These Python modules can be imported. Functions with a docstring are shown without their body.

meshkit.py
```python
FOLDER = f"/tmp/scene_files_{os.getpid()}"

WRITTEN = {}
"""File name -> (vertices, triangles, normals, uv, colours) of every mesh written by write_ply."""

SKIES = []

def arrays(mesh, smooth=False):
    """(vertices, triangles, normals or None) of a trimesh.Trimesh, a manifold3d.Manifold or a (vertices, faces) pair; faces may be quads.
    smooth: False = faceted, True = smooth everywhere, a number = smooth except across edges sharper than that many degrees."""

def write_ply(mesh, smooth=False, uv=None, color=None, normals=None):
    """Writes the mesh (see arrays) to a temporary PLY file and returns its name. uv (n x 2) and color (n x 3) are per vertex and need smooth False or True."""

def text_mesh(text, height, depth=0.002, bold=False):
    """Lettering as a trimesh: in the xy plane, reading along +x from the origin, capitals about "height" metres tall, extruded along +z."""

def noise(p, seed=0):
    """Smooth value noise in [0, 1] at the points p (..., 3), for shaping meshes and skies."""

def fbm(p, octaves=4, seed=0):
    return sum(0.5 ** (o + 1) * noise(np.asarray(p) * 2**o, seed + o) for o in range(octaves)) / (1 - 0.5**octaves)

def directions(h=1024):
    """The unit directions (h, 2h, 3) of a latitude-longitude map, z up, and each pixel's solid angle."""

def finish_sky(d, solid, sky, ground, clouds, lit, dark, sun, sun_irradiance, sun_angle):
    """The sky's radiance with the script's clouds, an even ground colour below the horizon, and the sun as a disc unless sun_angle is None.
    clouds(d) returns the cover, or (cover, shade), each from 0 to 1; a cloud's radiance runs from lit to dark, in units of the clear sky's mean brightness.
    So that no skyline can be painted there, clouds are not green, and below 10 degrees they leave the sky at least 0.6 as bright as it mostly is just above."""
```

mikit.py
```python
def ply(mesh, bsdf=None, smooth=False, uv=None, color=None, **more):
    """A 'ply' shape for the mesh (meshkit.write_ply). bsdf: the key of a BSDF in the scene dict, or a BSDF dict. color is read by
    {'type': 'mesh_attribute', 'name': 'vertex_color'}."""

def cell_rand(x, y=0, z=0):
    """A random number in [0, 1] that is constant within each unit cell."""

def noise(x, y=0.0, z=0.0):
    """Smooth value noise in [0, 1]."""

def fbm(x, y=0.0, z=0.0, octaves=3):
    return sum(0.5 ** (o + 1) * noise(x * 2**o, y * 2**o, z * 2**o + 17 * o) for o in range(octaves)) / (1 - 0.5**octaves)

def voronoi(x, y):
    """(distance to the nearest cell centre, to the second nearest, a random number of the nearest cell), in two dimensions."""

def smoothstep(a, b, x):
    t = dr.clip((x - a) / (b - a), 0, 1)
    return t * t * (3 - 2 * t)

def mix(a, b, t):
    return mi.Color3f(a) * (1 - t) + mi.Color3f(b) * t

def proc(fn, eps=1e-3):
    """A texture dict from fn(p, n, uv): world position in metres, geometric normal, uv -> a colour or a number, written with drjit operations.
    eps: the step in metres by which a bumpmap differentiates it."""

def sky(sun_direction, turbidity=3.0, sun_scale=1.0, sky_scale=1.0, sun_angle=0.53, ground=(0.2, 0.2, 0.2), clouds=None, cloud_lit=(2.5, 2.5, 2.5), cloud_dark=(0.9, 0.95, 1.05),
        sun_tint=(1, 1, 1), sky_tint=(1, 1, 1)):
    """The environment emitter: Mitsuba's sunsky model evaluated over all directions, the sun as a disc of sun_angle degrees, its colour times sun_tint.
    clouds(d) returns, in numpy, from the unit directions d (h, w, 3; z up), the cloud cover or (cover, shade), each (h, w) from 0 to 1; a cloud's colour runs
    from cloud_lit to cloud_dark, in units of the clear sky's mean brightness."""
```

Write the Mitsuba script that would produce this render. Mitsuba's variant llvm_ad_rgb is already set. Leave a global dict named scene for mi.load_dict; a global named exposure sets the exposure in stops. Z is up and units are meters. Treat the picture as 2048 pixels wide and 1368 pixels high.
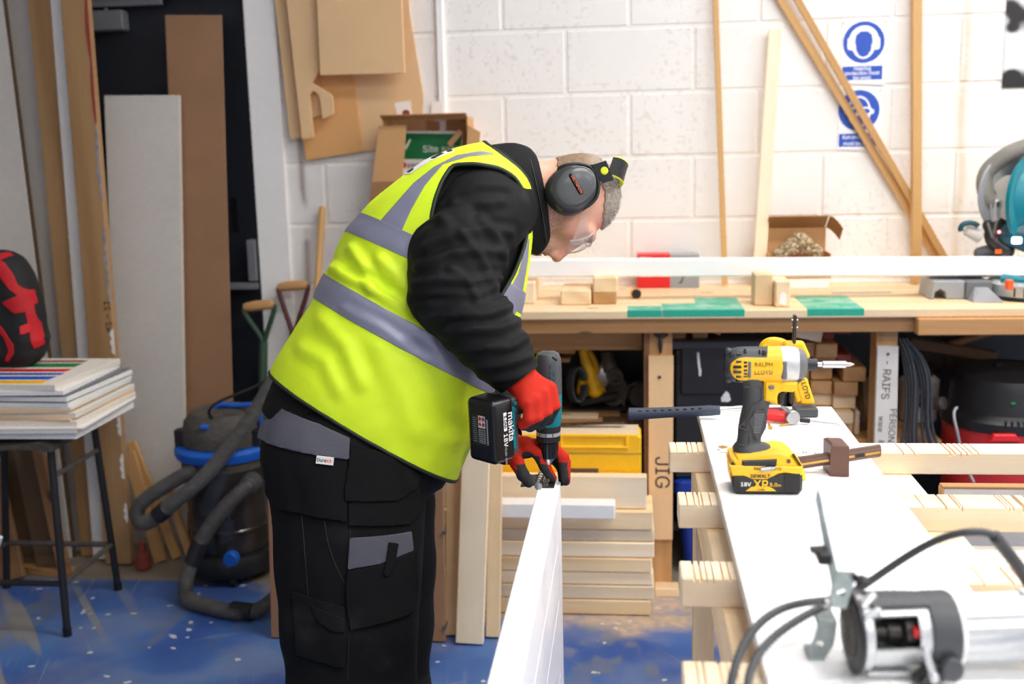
import math, numpy as np, trimesh, mitsuba as mi, drjit as dr, mikit, meshkit, shapely
import manifold3d as m3
from shapely.geometry import Polygon
from mikit import proc, noise, fbm, voronoi, cell_rand, smoothstep, mix
T4 = mi.ScalarTransform4f
scene, labels = {}, {}
RNG = np.random.default_rng(7)

# ------------------------------------------------------------------ camera (metres, z up, back wall along x at y = YW)
EYE = np.array([0, 0, 1.465]); YAW, PITCH, ROLL = 0.10722, 0.17909, -0.02379
FPX = 2200.0; YW = 4.03
_f = np.array([-math.sin(YAW) * math.cos(PITCH), math.cos(YAW) * math.cos(PITCH), -math.sin(PITCH)])
_r = np.array([math.cos(YAW), math.sin(YAW), 0]); _u = np.cross(_r, _f)
_r, _u = math.cos(ROLL) * _r + math.sin(ROLL) * _u, -math.sin(ROLL) * _r + math.cos(ROLL) * _u
scene['camera'] = {'type': 'thinlens', 'fov': math.degrees(2 * math.atan(1024 / FPX)), 'fov_axis': 'x', 'near_clip': 0.05, 'far_clip': 50.0,
                   'aperture_radius': 0.0056, 'focus_distance': 2.16,
                   'to_world': T4().look_at(EYE.tolist(), (EYE + _f).tolist(), _u.tolist())}
exposure = 0.62
# the ceiling lights: flat fluorescent fittings (x0, x1, y0, y1, radiance)
CEIL = 3.25
LAMPS = [(x0, x0 + 1.5, y0, y0 + .3, 17.0) for y0 in (2.35, .55, -1.35) for x0 in (.05, 1.95)]
LAMP_TINT = (1.0, 0.98, 0.94)


def at(px, py, x=None, y=None, z=None):
    """The point of a plane (x, y or z given) seen at a point of the 2048 x 1368 photograph: used to read off sizes."""
    d = _f + ((px - 1024) / FPX) * _r - ((py - 684) / FPX) * _u
    t = (x - EYE[0]) / d[0] if x is not None else (y - EYE[1]) / d[1] if y is not None else (z - EYE[2]) / d[2]
    return EYE + t * d


def xz(pts, y):
    return np.array([at(a, b, y=y)[[0, 2]] for a, b in pts])


# ------------------------------------------------------------------ meshes: (vertices, triangles, uv)
class Me:
    def __init__(s, v, f, uv=None):
        s.v, s.f = np.asarray(v, float), np.asarray(f, int)
        if s.f.ndim == 2 and s.f.shape[1] == 4:
            s.f = np.vstack([s.f[:, [0, 1, 2]], s.f[:, [0, 2, 3]]])
        s.uv = np.zeros((len(s.v), 2)) if uv is None else np.asarray(uv, float)

    def T(s, m):
        f = s.f[:, ::-1] if np.linalg.det(m[:3, :3]) < 0 else s.f
        return Me(s.v @ m[:3, :3].T + m[:3, 3], f, s.uv)

    def mv(s, x=0, y=0, z=0):
        return Me(s.v + [x, y, z], s.f, s.uv)

    def rot(s, ax, deg, o=(0, 0, 0)):
        a = {'x': (1, 0, 0), 'y': (0, 1, 0), 'z': (0, 0, 1)}.get(ax, ax) if isinstance(ax, str) else ax
        return s.T(trimesh.transformations.rotation_matrix(math.radians(deg), a, o))

    def sc(s, a, b=None, c=None):
        return s.T(np.diag([a, a if b is None else b, a if c is None else c, 1.0]))

    def __add__(s, o):
        if isinstance(o, int):
            return s
        return Me(np.vstack([s.v, o.v]), np.vstack([s.f, o.f + len(s.v)]), np.vstack([s.uv, o.uv]))
    __radd__ = __add__

    def tm(s):
        return trimesh.Trimesh(s.v, s.f, process=False)


def join(l):
    l = list(l); n = np.cumsum([0] + [len(m.v) for m in l])
    return Me(np.vstack([m.v for m in l]), np.vstack([m.f + k for m, k in zip(l, n)]), np.vstack([m.uv for m in l]))


_C = np.array([[x, y, z] for x in (-1, 1) for y in (-1, 1) for z in (-1, 1)], float)
_BV = np.vstack([_C * (1 - .2 * (np.arange(3) != i)) for i in range(3)])


def _bevel_faces():
    h = trimesh.PointCloud(_BV).convex_hull
    k = [int(np.argmin(np.abs(_BV - p).sum(1))) for p in h.vertices]
    return np.array(k)[h.faces]


_BF = _bevel_faces()


def box(sx, sy, sz, b=.0015, uvo=None):
    """A box with chamfered edges about the origin; uv runs in metres along the longest side."""
    s = np.array([sx, sy, sz]) / 2
    b = min(b, s.min() * .6)
    v = np.vstack([_C * (s - b * (np.arange(3) != i)) for i in range(3)])
    o = np.argsort(-s)
    if uvo is None:
        uvo = (RNG.uniform(0, 50), 10 * RNG.integers(1, 60) + 5)
    return Me(v, _BF, np.stack([v[:, o[0]] + uvo[0], v[:, o[1]] + 1.37 * v[:, o[2]] + uvo[1]], 1))


def bx(x0, x1, y0, y1, z0, z1, b=.0015):
    return box(abs(x1 - x0), abs(y1 - y0), abs(z1 - z0), b).mv((x0 + x1) / 2, (y0 + y1) / 2, (z0 + z1) / 2)


def frame(o, xd, zd):
    """Matrix with origin o, x axis xd and z axis near zd."""
    x = np.asarray(xd, float) / np.linalg.norm(xd); y = np.cross(zd, x); y /= np.linalg.norm(y)
    m = np.eye(4); m[:3, 0], m[:3, 1], m[:3, 2], m[:3, 3] = x, y, np.cross(x, y), o
    return m


def beam(p0, p1, w, t, up=(0, 0, 1), b=.0015):
    """A board from p0 to p1: t thick along up, w wide across."""
    p0, p1 = np.asarray(p0, float), np.asarray(p1, float)
    return box(np.linalg.norm(p1 - p0), w, t, b).T(frame((p0 + p1) / 2, p1 - p0, up))


def rings(R, caps=True, closed=True, uv=None):
    """Loft through rings R (n, m, 3)."""
    R = np.asarray(R, float); n, m = R.shape[:2]
    i, j = np.meshgrid(np.arange(n - 1), np.arange(m if closed else m - 1), indexing='ij')
    a, b2 = i * m + j, i * m + (j + 1) % m
    f = np.stack([a, b2, b2 + m, a + m], -1).reshape(-1, 4)
    f = np.vstack([f[:, [0, 1, 2]], f[:, [0, 2, 3]]])
    v = R.reshape(-1, 3)
    if uv is None:
        L = np.concatenate([[0], np.cumsum(np.linalg.norm(np.diff(R.mean(1), axis=0), axis=1))])
        uv = np.stack(np.broadcast_arrays(L[:, None], np.arange(m)[None] / m), -1).reshape(-1, 2)
    if caps:
        v = np.vstack([v, R[0].mean(0), R[-1].mean(0)])
        uv = np.vstack([uv, uv[0], uv[-1]])
        k = np.arange(m); q = (k + 1) % m
        f = np.vstack([f, np.stack([q, k, np.full(m, n * m)], 1), np.stack([k + (n - 1) * m, q + (n - 1) * m, np.full(m, n * m + 1)], 1)])
    return Me(v, f, uv)


def spline(P, n):
    """A smooth path through the points (Catmull-Rom)."""
    P = np.asarray(P, float)
    from scipy.interpolate import CubicSpline
    t = np.concatenate([[0], np.cumsum(np.linalg.norm(np.diff(P[:, :3], axis=0), axis=1) ** .5 + 1e-9)])
    return CubicSpline(t, P)(np.linspace(0, t[-1], n))


def tube(P, r, n=12, caps=True):
    """A round tube along the path; r: one radius or one per point."""
    P = np.asarray(P, float); r = np.broadcast_to(r, len(P))
    t = np.gradient(P, axis=0); t /= np.linalg.norm(t, axis=1, keepdims=True) + 1e-12
    a = np.cross(t[0], [0, 0, 1] if abs(t[0][2]) < .9 else [1, 0, 0]); a /= np.linalg.norm(a)
    an = np.arange(n) * 2 * np.pi / n; R = []
    for k in range(len(P)):
        a = a - t[k] * (a @ t[k]); a /= np.linalg.norm(a); b = np.cross(t[k], a)
        R.append(P[k] + r[k] * (np.cos(an)[:, None] * a + np.sin(an)[:, None] * b))
    return rings(R, caps)


def cyl(p0, p1, r0, r1=None, n=20, b=0.0):
    p0, p1 = np.asarray(p0, float), np.asarray(p1, float); r1 = r0 if r1 is None else r1
    if b:
        d = (p1 - p0) / np.linalg.norm(p1 - p0) * b
        return tube([p0, p0 + d, p1 - d, p1], [r0 - b, r0, r1, r1 - b], n)
    return tube([p0, p1], [r0, r1], n)


def lathe(prof, n=32, o=(0, 0, 0), d=(0, 0, 1)):
    """Profile [(radius, height)] turned about the axis d through o."""
    d = np.asarray(d, float) / np.linalg.norm(d)
    a = np.cross(d, [1, 0, 0] if abs(d[0]) < .9 else [0, 1, 0]); a /= np.linalg.norm(a); b = np.cross(d, a)
    an = np.arange(n) * 2 * np.pi / n
    return rings([np.asarray(o) + h * d + max(r, 1e-5) * (np.cos(an)[:, None] * a + np.sin(an)[:, None] * b) for r, h in prof])


def _inset(P, b):
    P = np.asarray(P, float); e = np.roll(P, -1, 0) - P
    nrm = np.stack([e[:, 1], -e[:, 0]], 1); nrm /= np.linalg.norm(nrm, axis=1, keepdims=True) + 1e-12
    a, c = np.roll(nrm, 1, 0), nrm
    m = a + c; m /= np.maximum((m * m).sum(1, keepdims=True), .35) / 2
    return P - b * m


def prism(poly, t, b=0.0, holes=()):
    """The polygon (counter-clockwise) extruded from z = 0 to t with chamfer b."""
    P = np.asarray(poly, float)
    if ((P[:, 0] * np.roll(P[:, 1], -1) - P[:, 1] * np.roll(P[:, 0], -1)).sum()) < 0:
        P = P[::-1]
    if holes:
        m = trimesh.creation.extrude_polygon(Polygon(P, [np.asarray(h) for h in holes]), t, engine='earcut')
        v = np.array(m.vertices); return Me(v, m.faces, v[:, [1, 0]] + [RNG.uniform(0, 50), 10 * RNG.integers(1, 60) + 5])
    n = len(P)
    lay = [(0, b), (b, 0), (t - b, 0), (t, b)] if b else [(0, 0), (t, 0)]
    V = np.vstack([np.c_[_inset(P, d) if d else P, np.full(n, z)] for z, d in lay])
    F, k = [], np.arange(n); q = (k + 1) % n
    for i in range(len(lay) - 1):
        a = i * n
        F += [np.stack([a + k, a + q, a + n + q], 1), np.stack([a + k, a + n + q, a + n + k], 1)]
    _, tri = trimesh.creation.triangulate_polygon(Polygon(P), engine='earcut')
    pv = np.asarray(_); idx = np.array([int(np.argmin(np.abs(P - p).sum(1))) for p in pv]); tri = idx[tri]
    a2 = (P[tri[:, 1]] - P[tri[:, 0]]); c2 = (P[tri[:, 2]] - P[tri[:, 0]])
    neg = a2[:, 0] * c2[:, 1] - a2[:, 1] * c2[:, 0] < 0
    tri[neg] = tri[neg][:, ::-1]
    F += [tri[:, ::-1], tri + (len(lay) - 1) * n]
    v = V
    return Me(v, np.vstack(F), v[:, [1, 0]] + [RNG.uniform(0, 50), 10 * RNG.integers(1, 60) + 5])


def upright(m, y):
    """Turns a mesh drawn in (x, z) and extruded along +z into one standing at y, extruded towards the viewer (-y)."""
    return m.T(np.array([[1, 0, 0, 0], [0, 0, -1, y], [0, 1, 0, 0], [0, 0, 0, 1.0]]))


def plate(pts, y, t, b=.001, holes=()):
    """A flat piece with the outline pts in (x, z), its back at y, t thick towards the room."""
    return upright(prism(pts, t, b, holes), y)


def rrect(x0, x1, y0, y1, r, n=5):
    o = []
    for cx, cy, a0 in ((x1 - r, y1 - r, 0), (x0 + r, y1 - r, 90), (x0 + r, y0 + r, 180), (x1 - r, y0 + r, 270)):
        for k in range(n + 1):
            a = math.radians(a0 + 90 * k / n); o.append((cx + r * math.cos(a), cy + r * math.sin(a)))
    return np.array(o)


def rbox(x0, x1, y0, y1, z0, z1, r, n=4):
    """A box with rounded vertical... all edges: hull of spheres."""
    s = trimesh.creation.icosphere(2, r).vertices
    c = np.array([[x, y, z] for x in (x0 + r, x1 - r) for y in (y0 + r, y1 - r) for z in (z0 + r, z1 - r)])
    h = trimesh.PointCloud((s[None] + c[:, None]).reshape(-1, 3)).convex_hull
    return Me(h.vertices, h.faces)


def hull(pts):
    h = trimesh.PointCloud(np.asarray(pts, float)).convex_hull
    return Me(h.vertices, h.faces)


def hullspheres(c):
    """Hull of spheres (x, y, z, r)."""
    s = trimesh.creation.icosphere(2, 1).vertices
    return hull(np.vstack([np.array(q[:3]) + q[3] * s for q in c]))


def text(t, h, depth=.0006, bold=False, center=True):
    m = meshkit.text_mesh(t, h, depth, bold); v = np.array(m.vertices)
    if center:
        v[:, 0] -= (v[:, 0].min() + v[:, 0].max()) / 2; v[:, 1] -= h / 2
    return Me(v, m.faces)


def facing(m, o, right=(1, 0, 0), up=(0, 0, 1)):
    """Puts lettering (drawn in xy) at o, reading along right."""
    r, u = np.asarray(right, float), np.asarray(up, float); r = r / np.linalg.norm(r); u = u - r * (u @ r); u /= np.linalg.norm(u)
    k = np.eye(4); k[:3, 0], k[:3, 1], k[:3, 2], k[:3, 3] = r, u, np.cross(r, u), o
    return m.T(k)


def sph(o, r, s=2, k=(1, 1, 1)):
    m = trimesh.creation.icosphere(s, r); return Me(np.array(m.vertices) * k + np.asarray(o), m.faces)


def clip(m, d):
    """The part of the mesh where the per-vertex value d is positive, cut exactly along zero."""
    v, f, uv, d = m.v, m.f, m.uv, np.where(np.abs(d) < 1e-7, 1e-7, d)
    s = (d[f] > 0).sum(1); V, U, F = [v], [uv], [f[s == 3]]; base = len(v)
    for cnt in (1, 2):
        g = f[s == cnt]
        if not len(g):
            continue
        pos = d[g] > 0
        k = np.argmax(pos if cnt == 1 else ~pos, axis=1)
        r = np.arange(len(g)); A, Bq, Cq = g[r, k], g[r, (k + 1) % 3], g[r, (k + 2) % 3]
        tb, tc = (d[A] / (d[A] - d[Bq]))[:, None], (d[A] / (d[A] - d[Cq]))[:, None]
        n = len(g); ib, ic = base + np.arange(n), base + n + np.arange(n); base += 2 * n
        V += [v[A] + tb * (v[Bq] - v[A]), v[A] + tc * (v[Cq] - v[A])]; U += [uv[A] + tb * (uv[Bq] - uv[A]), uv[A] + tc * (uv[Cq] - uv[A])]
        F += [np.stack([A, ib, ic], 1)] if cnt == 1 else [np.stack([ib, Bq, Cq], 1), np.stack([ib, Cq, ic], 1)]
    V, U, F = np.vstack(V), np.vstack(U), np.vstack(F)
    q, i = np.unique(F, return_inverse=True)
    return weld(Me(V[q], i.reshape(-1, 3), U[q]))


def weld(m, tol=1e-6):
    k = np.round(m.v / tol).astype(np.int64)
    _, a, i = np.unique(k, axis=0, return_index=True, return_inverse=True)
    f = i.ravel()[m.f]; f = f[(f[:, 0] != f[:, 1]) & (f[:, 1] != f[:, 2]) & (f[:, 0] != f[:, 2])]
    return Me(m.v[a], f, m.uv[a])


def normals(m):
    n = np.zeros_like(m.v); fn = np.cross(m.v[m.f[:, 1]] - m.v[m.f[:, 0]], m.v[m.f[:, 2]] - m.v[m.f[:, 0]])
    for k in range(3):
        np.add.at(n, m.f[:, k], fn)
    return n / (np.linalg.norm(n, axis=1, keepdims=True) + 1e-15)


def offset(m, d):
    return Me(m.v + normals(m) * (d[:, None] if np.ndim(d) else d), m.f, m.uv)


def thick(m, d):
    """An open sheet given a thickness d along its normals (outer face kept at +d)."""
    o = offset(m, d); e = np.sort(np.vstack([m.f[:, [0, 1]], m.f[:, [1, 2]], m.f[:, [2, 0]]]), axis=1)
    raw = np.vstack([m.f[:, [0, 1]], m.f[:, [1, 2]], m.f[:, [2, 0]]])
    _, inv, c = np.unique(e, axis=0, return_inverse=True, return_counts=True)
    b = raw[c[inv.ravel()] == 1]; n = len(m.v)
    side = np.vstack([np.stack([b[:, 0], b[:, 1], b[:, 1] + n], 1), np.stack([b[:, 0], b[:, 1] + n, b[:, 0] + n], 1)])
    return Me(np.vstack([m.v, o.v]), np.vstack([m.f[:, ::-1], o.f + n, side]), np.vstack([m.uv, m.uv]))


def insd(poly, pts):
    """Signed distance of 2-D points to a polygon, positive inside."""
    g = Polygon(poly); p = shapely.points(np.asarray(pts)); d = shapely.distance(g.exterior, p)
    return np.where(shapely.contains(g, p), d, -d)


# ------------------------------------------------------------------ signed-distance modelling
def smin(a, b, k):
    h = np.clip(.5 + .5 * (b - a) / k, 0, 1); return b + (a - b) * h - k * h * (1 - h)


def s_cone(p, a, b, ra, rb):
    a, b = np.asarray(a, float), np.asarray(b, float); ab = b - a
    h = np.clip(((p - a) @ ab) / (ab @ ab), 0, 1)
    return np.linalg.norm(p - a - h[..., None] * ab, axis=-1) - (ra + (rb - ra) * h)


def s_ell(p, c, r, R=None):
    q = p - np.asarray(c); q = q @ R if R is not None else q; r = np.asarray(r, float)
    k0 = np.linalg.norm(q / r, axis=-1); k1 = np.linalg.norm(q / r ** 2, axis=-1)
    return k0 * (k0 - 1) / (k1 + 1e-9)


def s_box(p, c, h, r=0.0, R=None):
    q = p - np.asarray(c); q = q @ R if R is not None else q
    q = np.abs(q) - (np.asarray(h) - r)
    return np.linalg.norm(np.maximum(q, 0), axis=-1) + np.minimum(q.max(-1), 0) - r


def nets(fn, lo, hi, h):
    """Surface nets: the zero surface of fn over a grid with spacing h."""
    lo, hi = np.asarray(lo, float), np.asarray(hi, float); n = np.ceil((hi - lo) / h).astype(int) + 1
    ax = [lo[k] + h * np.arange(n[k]) for k in range(3)]
    D = fn(np.stack(np.meshgrid(*ax, indexing='ij'), -1).astype(np.float32).reshape(-1, 3)).reshape(n).astype(np.float32)
    S = D < 0; cells = tuple(n - 1); acc = np.zeros(cells + (3,), np.float32); cnt = np.zeros(cells, np.float32)
    cr = [np.array(c) for c in np.ndindex(2, 2, 2)]
    sl = lambda c: tuple(slice(c[k], n[k] - 1 + c[k]) for k in range(3))
    for i, a in enumerate(cr):
        for b in cr[i + 1:]:
            if np.abs(a - b).sum() != 1:
                continue
            da, db = D[sl(a)], D[sl(b)]; x = S[sl(a)] != S[sl(b)]
            t = np.where(x, da / np.where(x, da - db, 1), 0)[..., None]
            acc += np.where(x[..., None], a + t * (b - a), 0); cnt += x
    on = cnt > 0; idx = np.full(cells, -1); idx[on] = np.arange(on.sum())
    V = lo + h * (np.argwhere(on) + acc[on] / cnt[on][:, None]); F = []
    for k in range(3):
        u, w = (k + 1) % 3, (k + 2) % 3
        s0 = [slice(1, n[q] - 1) for q in range(3)]; s0[k] = slice(0, n[k] - 1); s1 = list(s0); s1[k] = slice(1, n[k])
        x = S[tuple(s0)] != S[tuple(s1)]; P = np.argwhere(x)
        P[:, u] += 1; P[:, w] += 1
        flip = ~S[tuple(s0)][x]
        def c(du, dw):
            Q = P.copy(); Q[:, u] -= du; Q[:, w] -= dw; return idx[tuple(Q.T)]
        q = np.stack([c(1, 1), c(0, 1), c(0, 0), c(1, 0)], 1); q[flip] = q[flip][:, ::-1]; F.append(q)
    return Me(V, np.vstack(F))


def relax(m, n=6):
    t = m.tm(); trimesh.smoothing.filter_taubin(t, lamb=.5, nu=.53, iterations=n); return Me(t.vertices, t.faces, m.uv)


# ------------------------------------------------------------------ the scene's entries
def new(key):
    if key not in scene and key not in labels and not any(k.startswith(key + '__') for k in scene):
        return key
    i = 1
    while True:
        k = f'{key}_{i:03d}'
        if k not in scene and k not in labels and not any(q.startswith(k + '__') for q in scene):
            return k
        i += 1


def put(key, mesh, mat, smooth=False, label=None, cat=None, group=None, kind=None, color=None):
    """One entry of the scene; a key that is taken gets the next number. Returns the key."""
    if not len(mesh.f):
        print('EMPTY', key); return key
    key = new(key)
    uv = mesh.uv if smooth in (True, False) else None
    scene[key] = mikit.ply((mesh.v, mesh.f), mat, smooth=smooth, uv=uv, color=color)
    tag(key, label, cat, group, kind)
    return key


def tag(key, label=None, cat=None, group=None, kind=None):
    d = {k: v for k, v in (('label', label), ('category', cat), ('group', group), ('kind', kind)) if v}
    if d:
        labels[key] = d
    return key


def thing(key, label, cat, group=None):
    return tag(new(key), label, cat, group)


# ------------------------------------------------------------------ materials
def col(c):
    return proc(c) if callable(c) else {'type': 'rgb', 'value': list(c)}


def hexc(h):
    """sRGB 0-255 triple to linear."""
    c = np.array(h) / 255.0
    return tuple(float(x) for x in np.where(c < .04045, c / 12.92, ((c + .055) / 1.055) ** 2.4))


def mat(name, c, rough=.5, bump=None, bscale=1.0, eps=1e-3, **kw):
    b = {'type': 'principled', 'base_color': col(c), 'roughness': rough if not callable(rough) else proc(rough), **kw}
    if bump:
        b = {'type': 'bumpmap', 'arbitrary': proc(bump, eps), 'scale': bscale, 'bsdf': b}
    scene[name] = {'type': 'twosided', 'bsdf': b}
    return name


def C(*a):
    return mi.Color3f(*a)


def wood(light, dark, ring=70.0, streak=.5, knots=0.0, tone=.12):
    def fn(p, n, uv):
        u, v = uv.x, uv.y
        o = cell_rand(dr.floor(v * .1), 3)
        w = v + .012 * noise(u * 1.7, v * 6, o * 9) + .004 * noise(u * 9, v * 30)
        r = .5 + .5 * dr.sin(w * ring * 6.283 * (.6 + .5 * o) / 6 + 5 * noise(u * .9, v * 9))
        fine = noise(u * 14, v * 420)
        g = dr.clip(streak * (.65 * r * r + .35 * fine), 0, 1)
        c = mix(light, dark, g)
        if knots:
            d, _, h = voronoi(u * 3.1, v * 9)
            k = smoothstep(.1, .03, d) * dr.select(h > 1 - knots, 1.0, 0.0)
            c = mix(c, C(*[x * .42 for x in dark]), k)
        return c * (1 - tone + 2 * tone * o)
    return fn


W = hexc
mat('m_pine', wood(W((238, 212, 172)), W((205, 165, 112)), 60, .55, .12), .55)
mat('m_pinepale', wood(W((243, 225, 196)), W((222, 190, 146)), 60, .5, .1), .55)
mat('m_batten', wood(W((216, 170, 108)), W((188, 138, 78)), 80, .5, 0), .5)
mat('m_tan', wood(W((196, 150, 98)), W((156, 108, 62)), 40, .7, .15), .55)
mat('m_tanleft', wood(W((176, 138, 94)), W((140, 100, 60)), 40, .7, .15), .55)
mat('m_brown', wood(W((150, 108, 70)), W((112, 76, 46)), 40, .7, .15), .55)
mat('m_darkwood', wood(W((110, 84, 58)), W((70, 50, 34)), 40, .7, .1), .6)
mat('m_rosewood', wood(W((104, 70, 58)), W((66, 40, 34)), 60, .8, 0, .05), .4)
mat('m_redwood', wood(W((150, 66, 52)), W((116, 46, 38)), 60, .6, 0), .55)


def grainy(c, s=900.0, a=.06, b=6.0, bb=.05):
    def fn(p, n, uv):
        return C(*c) * (1 - a + 2 * a * noise(p.x * s, p.y * s, p.z * s)) * (1 - bb + 2 * bb * fbm(p.x * b, p.y * b, p.z * b))
    return fn


mat('m_mdf', grainy(W((222, 184, 138))), .6)
mat('m_mdfwarm', grainy(W((216, 162, 102))), .6)
mat('m_mdfdark', grainy(W((150, 112, 82)), bb=.12), .6)
mat('m_card', grainy(W((196, 150, 100)), 300, .04), .65)
mat('m_carddark', grainy(W((150, 108, 68)), 300, .04), .65)
mat('m_white', grainy(W((246, 245, 243)), 60, .01, 3, .015), .35)
mat('m_whitematt', grainy(W((236, 234, 231)), 60, .015, 3, .03), .5)
mat('m_offwhite', grainy(W((206, 200, 192)), 60, .03, 3, .05), .5)
mat('m_black', grainy(W((30, 30, 32)), 400, .1, 9, .2), .45)
mat('m_blackgloss', W((22, 22, 24)), .22)
mat('m_rubber', grainy(W((64, 66, 70)), 500, .08, 14, .1), .5)
mat('m_dusty', grainy(W((76, 70, 64)), 90, .25, 12, .3), .6)
mat('m_grey', W((150, 152, 155)), .4)
mat('m_midgrey', grainy(W((104, 106, 110)), 300, .05), .5)
mat('m_chrome', W((205, 205, 208)), .18, metallic=1.0)
mat('m_steel', grainy(W((168, 168, 170)), 200, .08), .32, metallic=1.0)
mat('m_darksteel', W((72, 70, 68)), .4, metallic=.8)
mat('m_alloy', grainy(W((200, 202, 204)), 200, .05), .4, metallic=.6)
mat('m_brass', W((196, 158, 84)), .35, metallic=.8)
mat('m_yellow', grainy(W((250, 190, 24)), 200, .03, 20, .04), .38)
mat('m_yellowbin', grainy(W((246, 188, 20)), 100, .03, 8, .05), .35)
mat('m_teal', W((0, 118, 132)), .38)
mat('m_tealdark', W((12, 70, 84)), .4)
mat('m_red', W((214, 30, 34)), .4)
mat('m_blue', W((24, 92, 190)), .4)
mat('m_bluebin', W((16, 50, 140)), .4)
mat('m_signblue', W((44, 84, 186)), .35)
mat('m_signwhite', W((246, 246, 246)), .35)
mat('m_green', W((10, 122, 62)), .4)
mat('m_tape', lambda p, n, uv: mix(W((34, 158, 132)), W((176, 196, 170)), smoothstep(.35, .75, fbm(p.x * 30, p.y * 60, p.z * 30, 4)) * .75 * smoothstep(3.39, 3.43, p.y)), .45)
mat('m_ink', W((34, 32, 36)), .6)
mat('m_orange', W((240, 96, 34)), .4)
mat('m_paper', W((236, 232, 226)), .6)
# ------------------------------------------------------------------ the room
def wall_fn(p, n, uv):
    c = C(*W((240, 237, 232)))
    m = fbm(p.x * 2.2, p.z * 2.2, p.y, 4)
    c = c * (.96 + .07 * m)
    sp = smoothstep(.74, .82, noise(p.x * 95, p.z * 95)) * smoothstep(.45, .75, noise(p.x * 5, p.z * 5, 3))
    c = mix(c, C(*W((196, 184, 168))), .25 * sp)
    # stained cracks: one near the dark door, one beside the poster
    x1 = -1.215 + .012 * (noise(p.z * 9, 1) - .5) + .01 * p.z
    d1 = dr.exp(-dr.square((p.x - x1) / .012)) * smoothstep(.35, .7, noise(p.z * 13, 4) + .3 * noise(p.z * 60, 2))
    x2 = 1.155 + .018 * (noise(p.z * 7, 5) - .5)
    d2 = dr.exp(-dr.square((p.x - x2) / .016)) * (.35 + .65 * noise(p.z * 11, p.x * 30))
    c = mix(c, C(*W((112, 84, 58))), dr.clip(d1, 0, 1) * .8)
    c = mix(c, C(*W((214, 186, 148))), dr.clip(d2, 0, 1) * .7)
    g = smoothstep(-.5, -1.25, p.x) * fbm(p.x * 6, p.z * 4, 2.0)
    return mix(c, C(*W((206, 200, 196))), dr.clip(g * .8, 0, .6))


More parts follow.
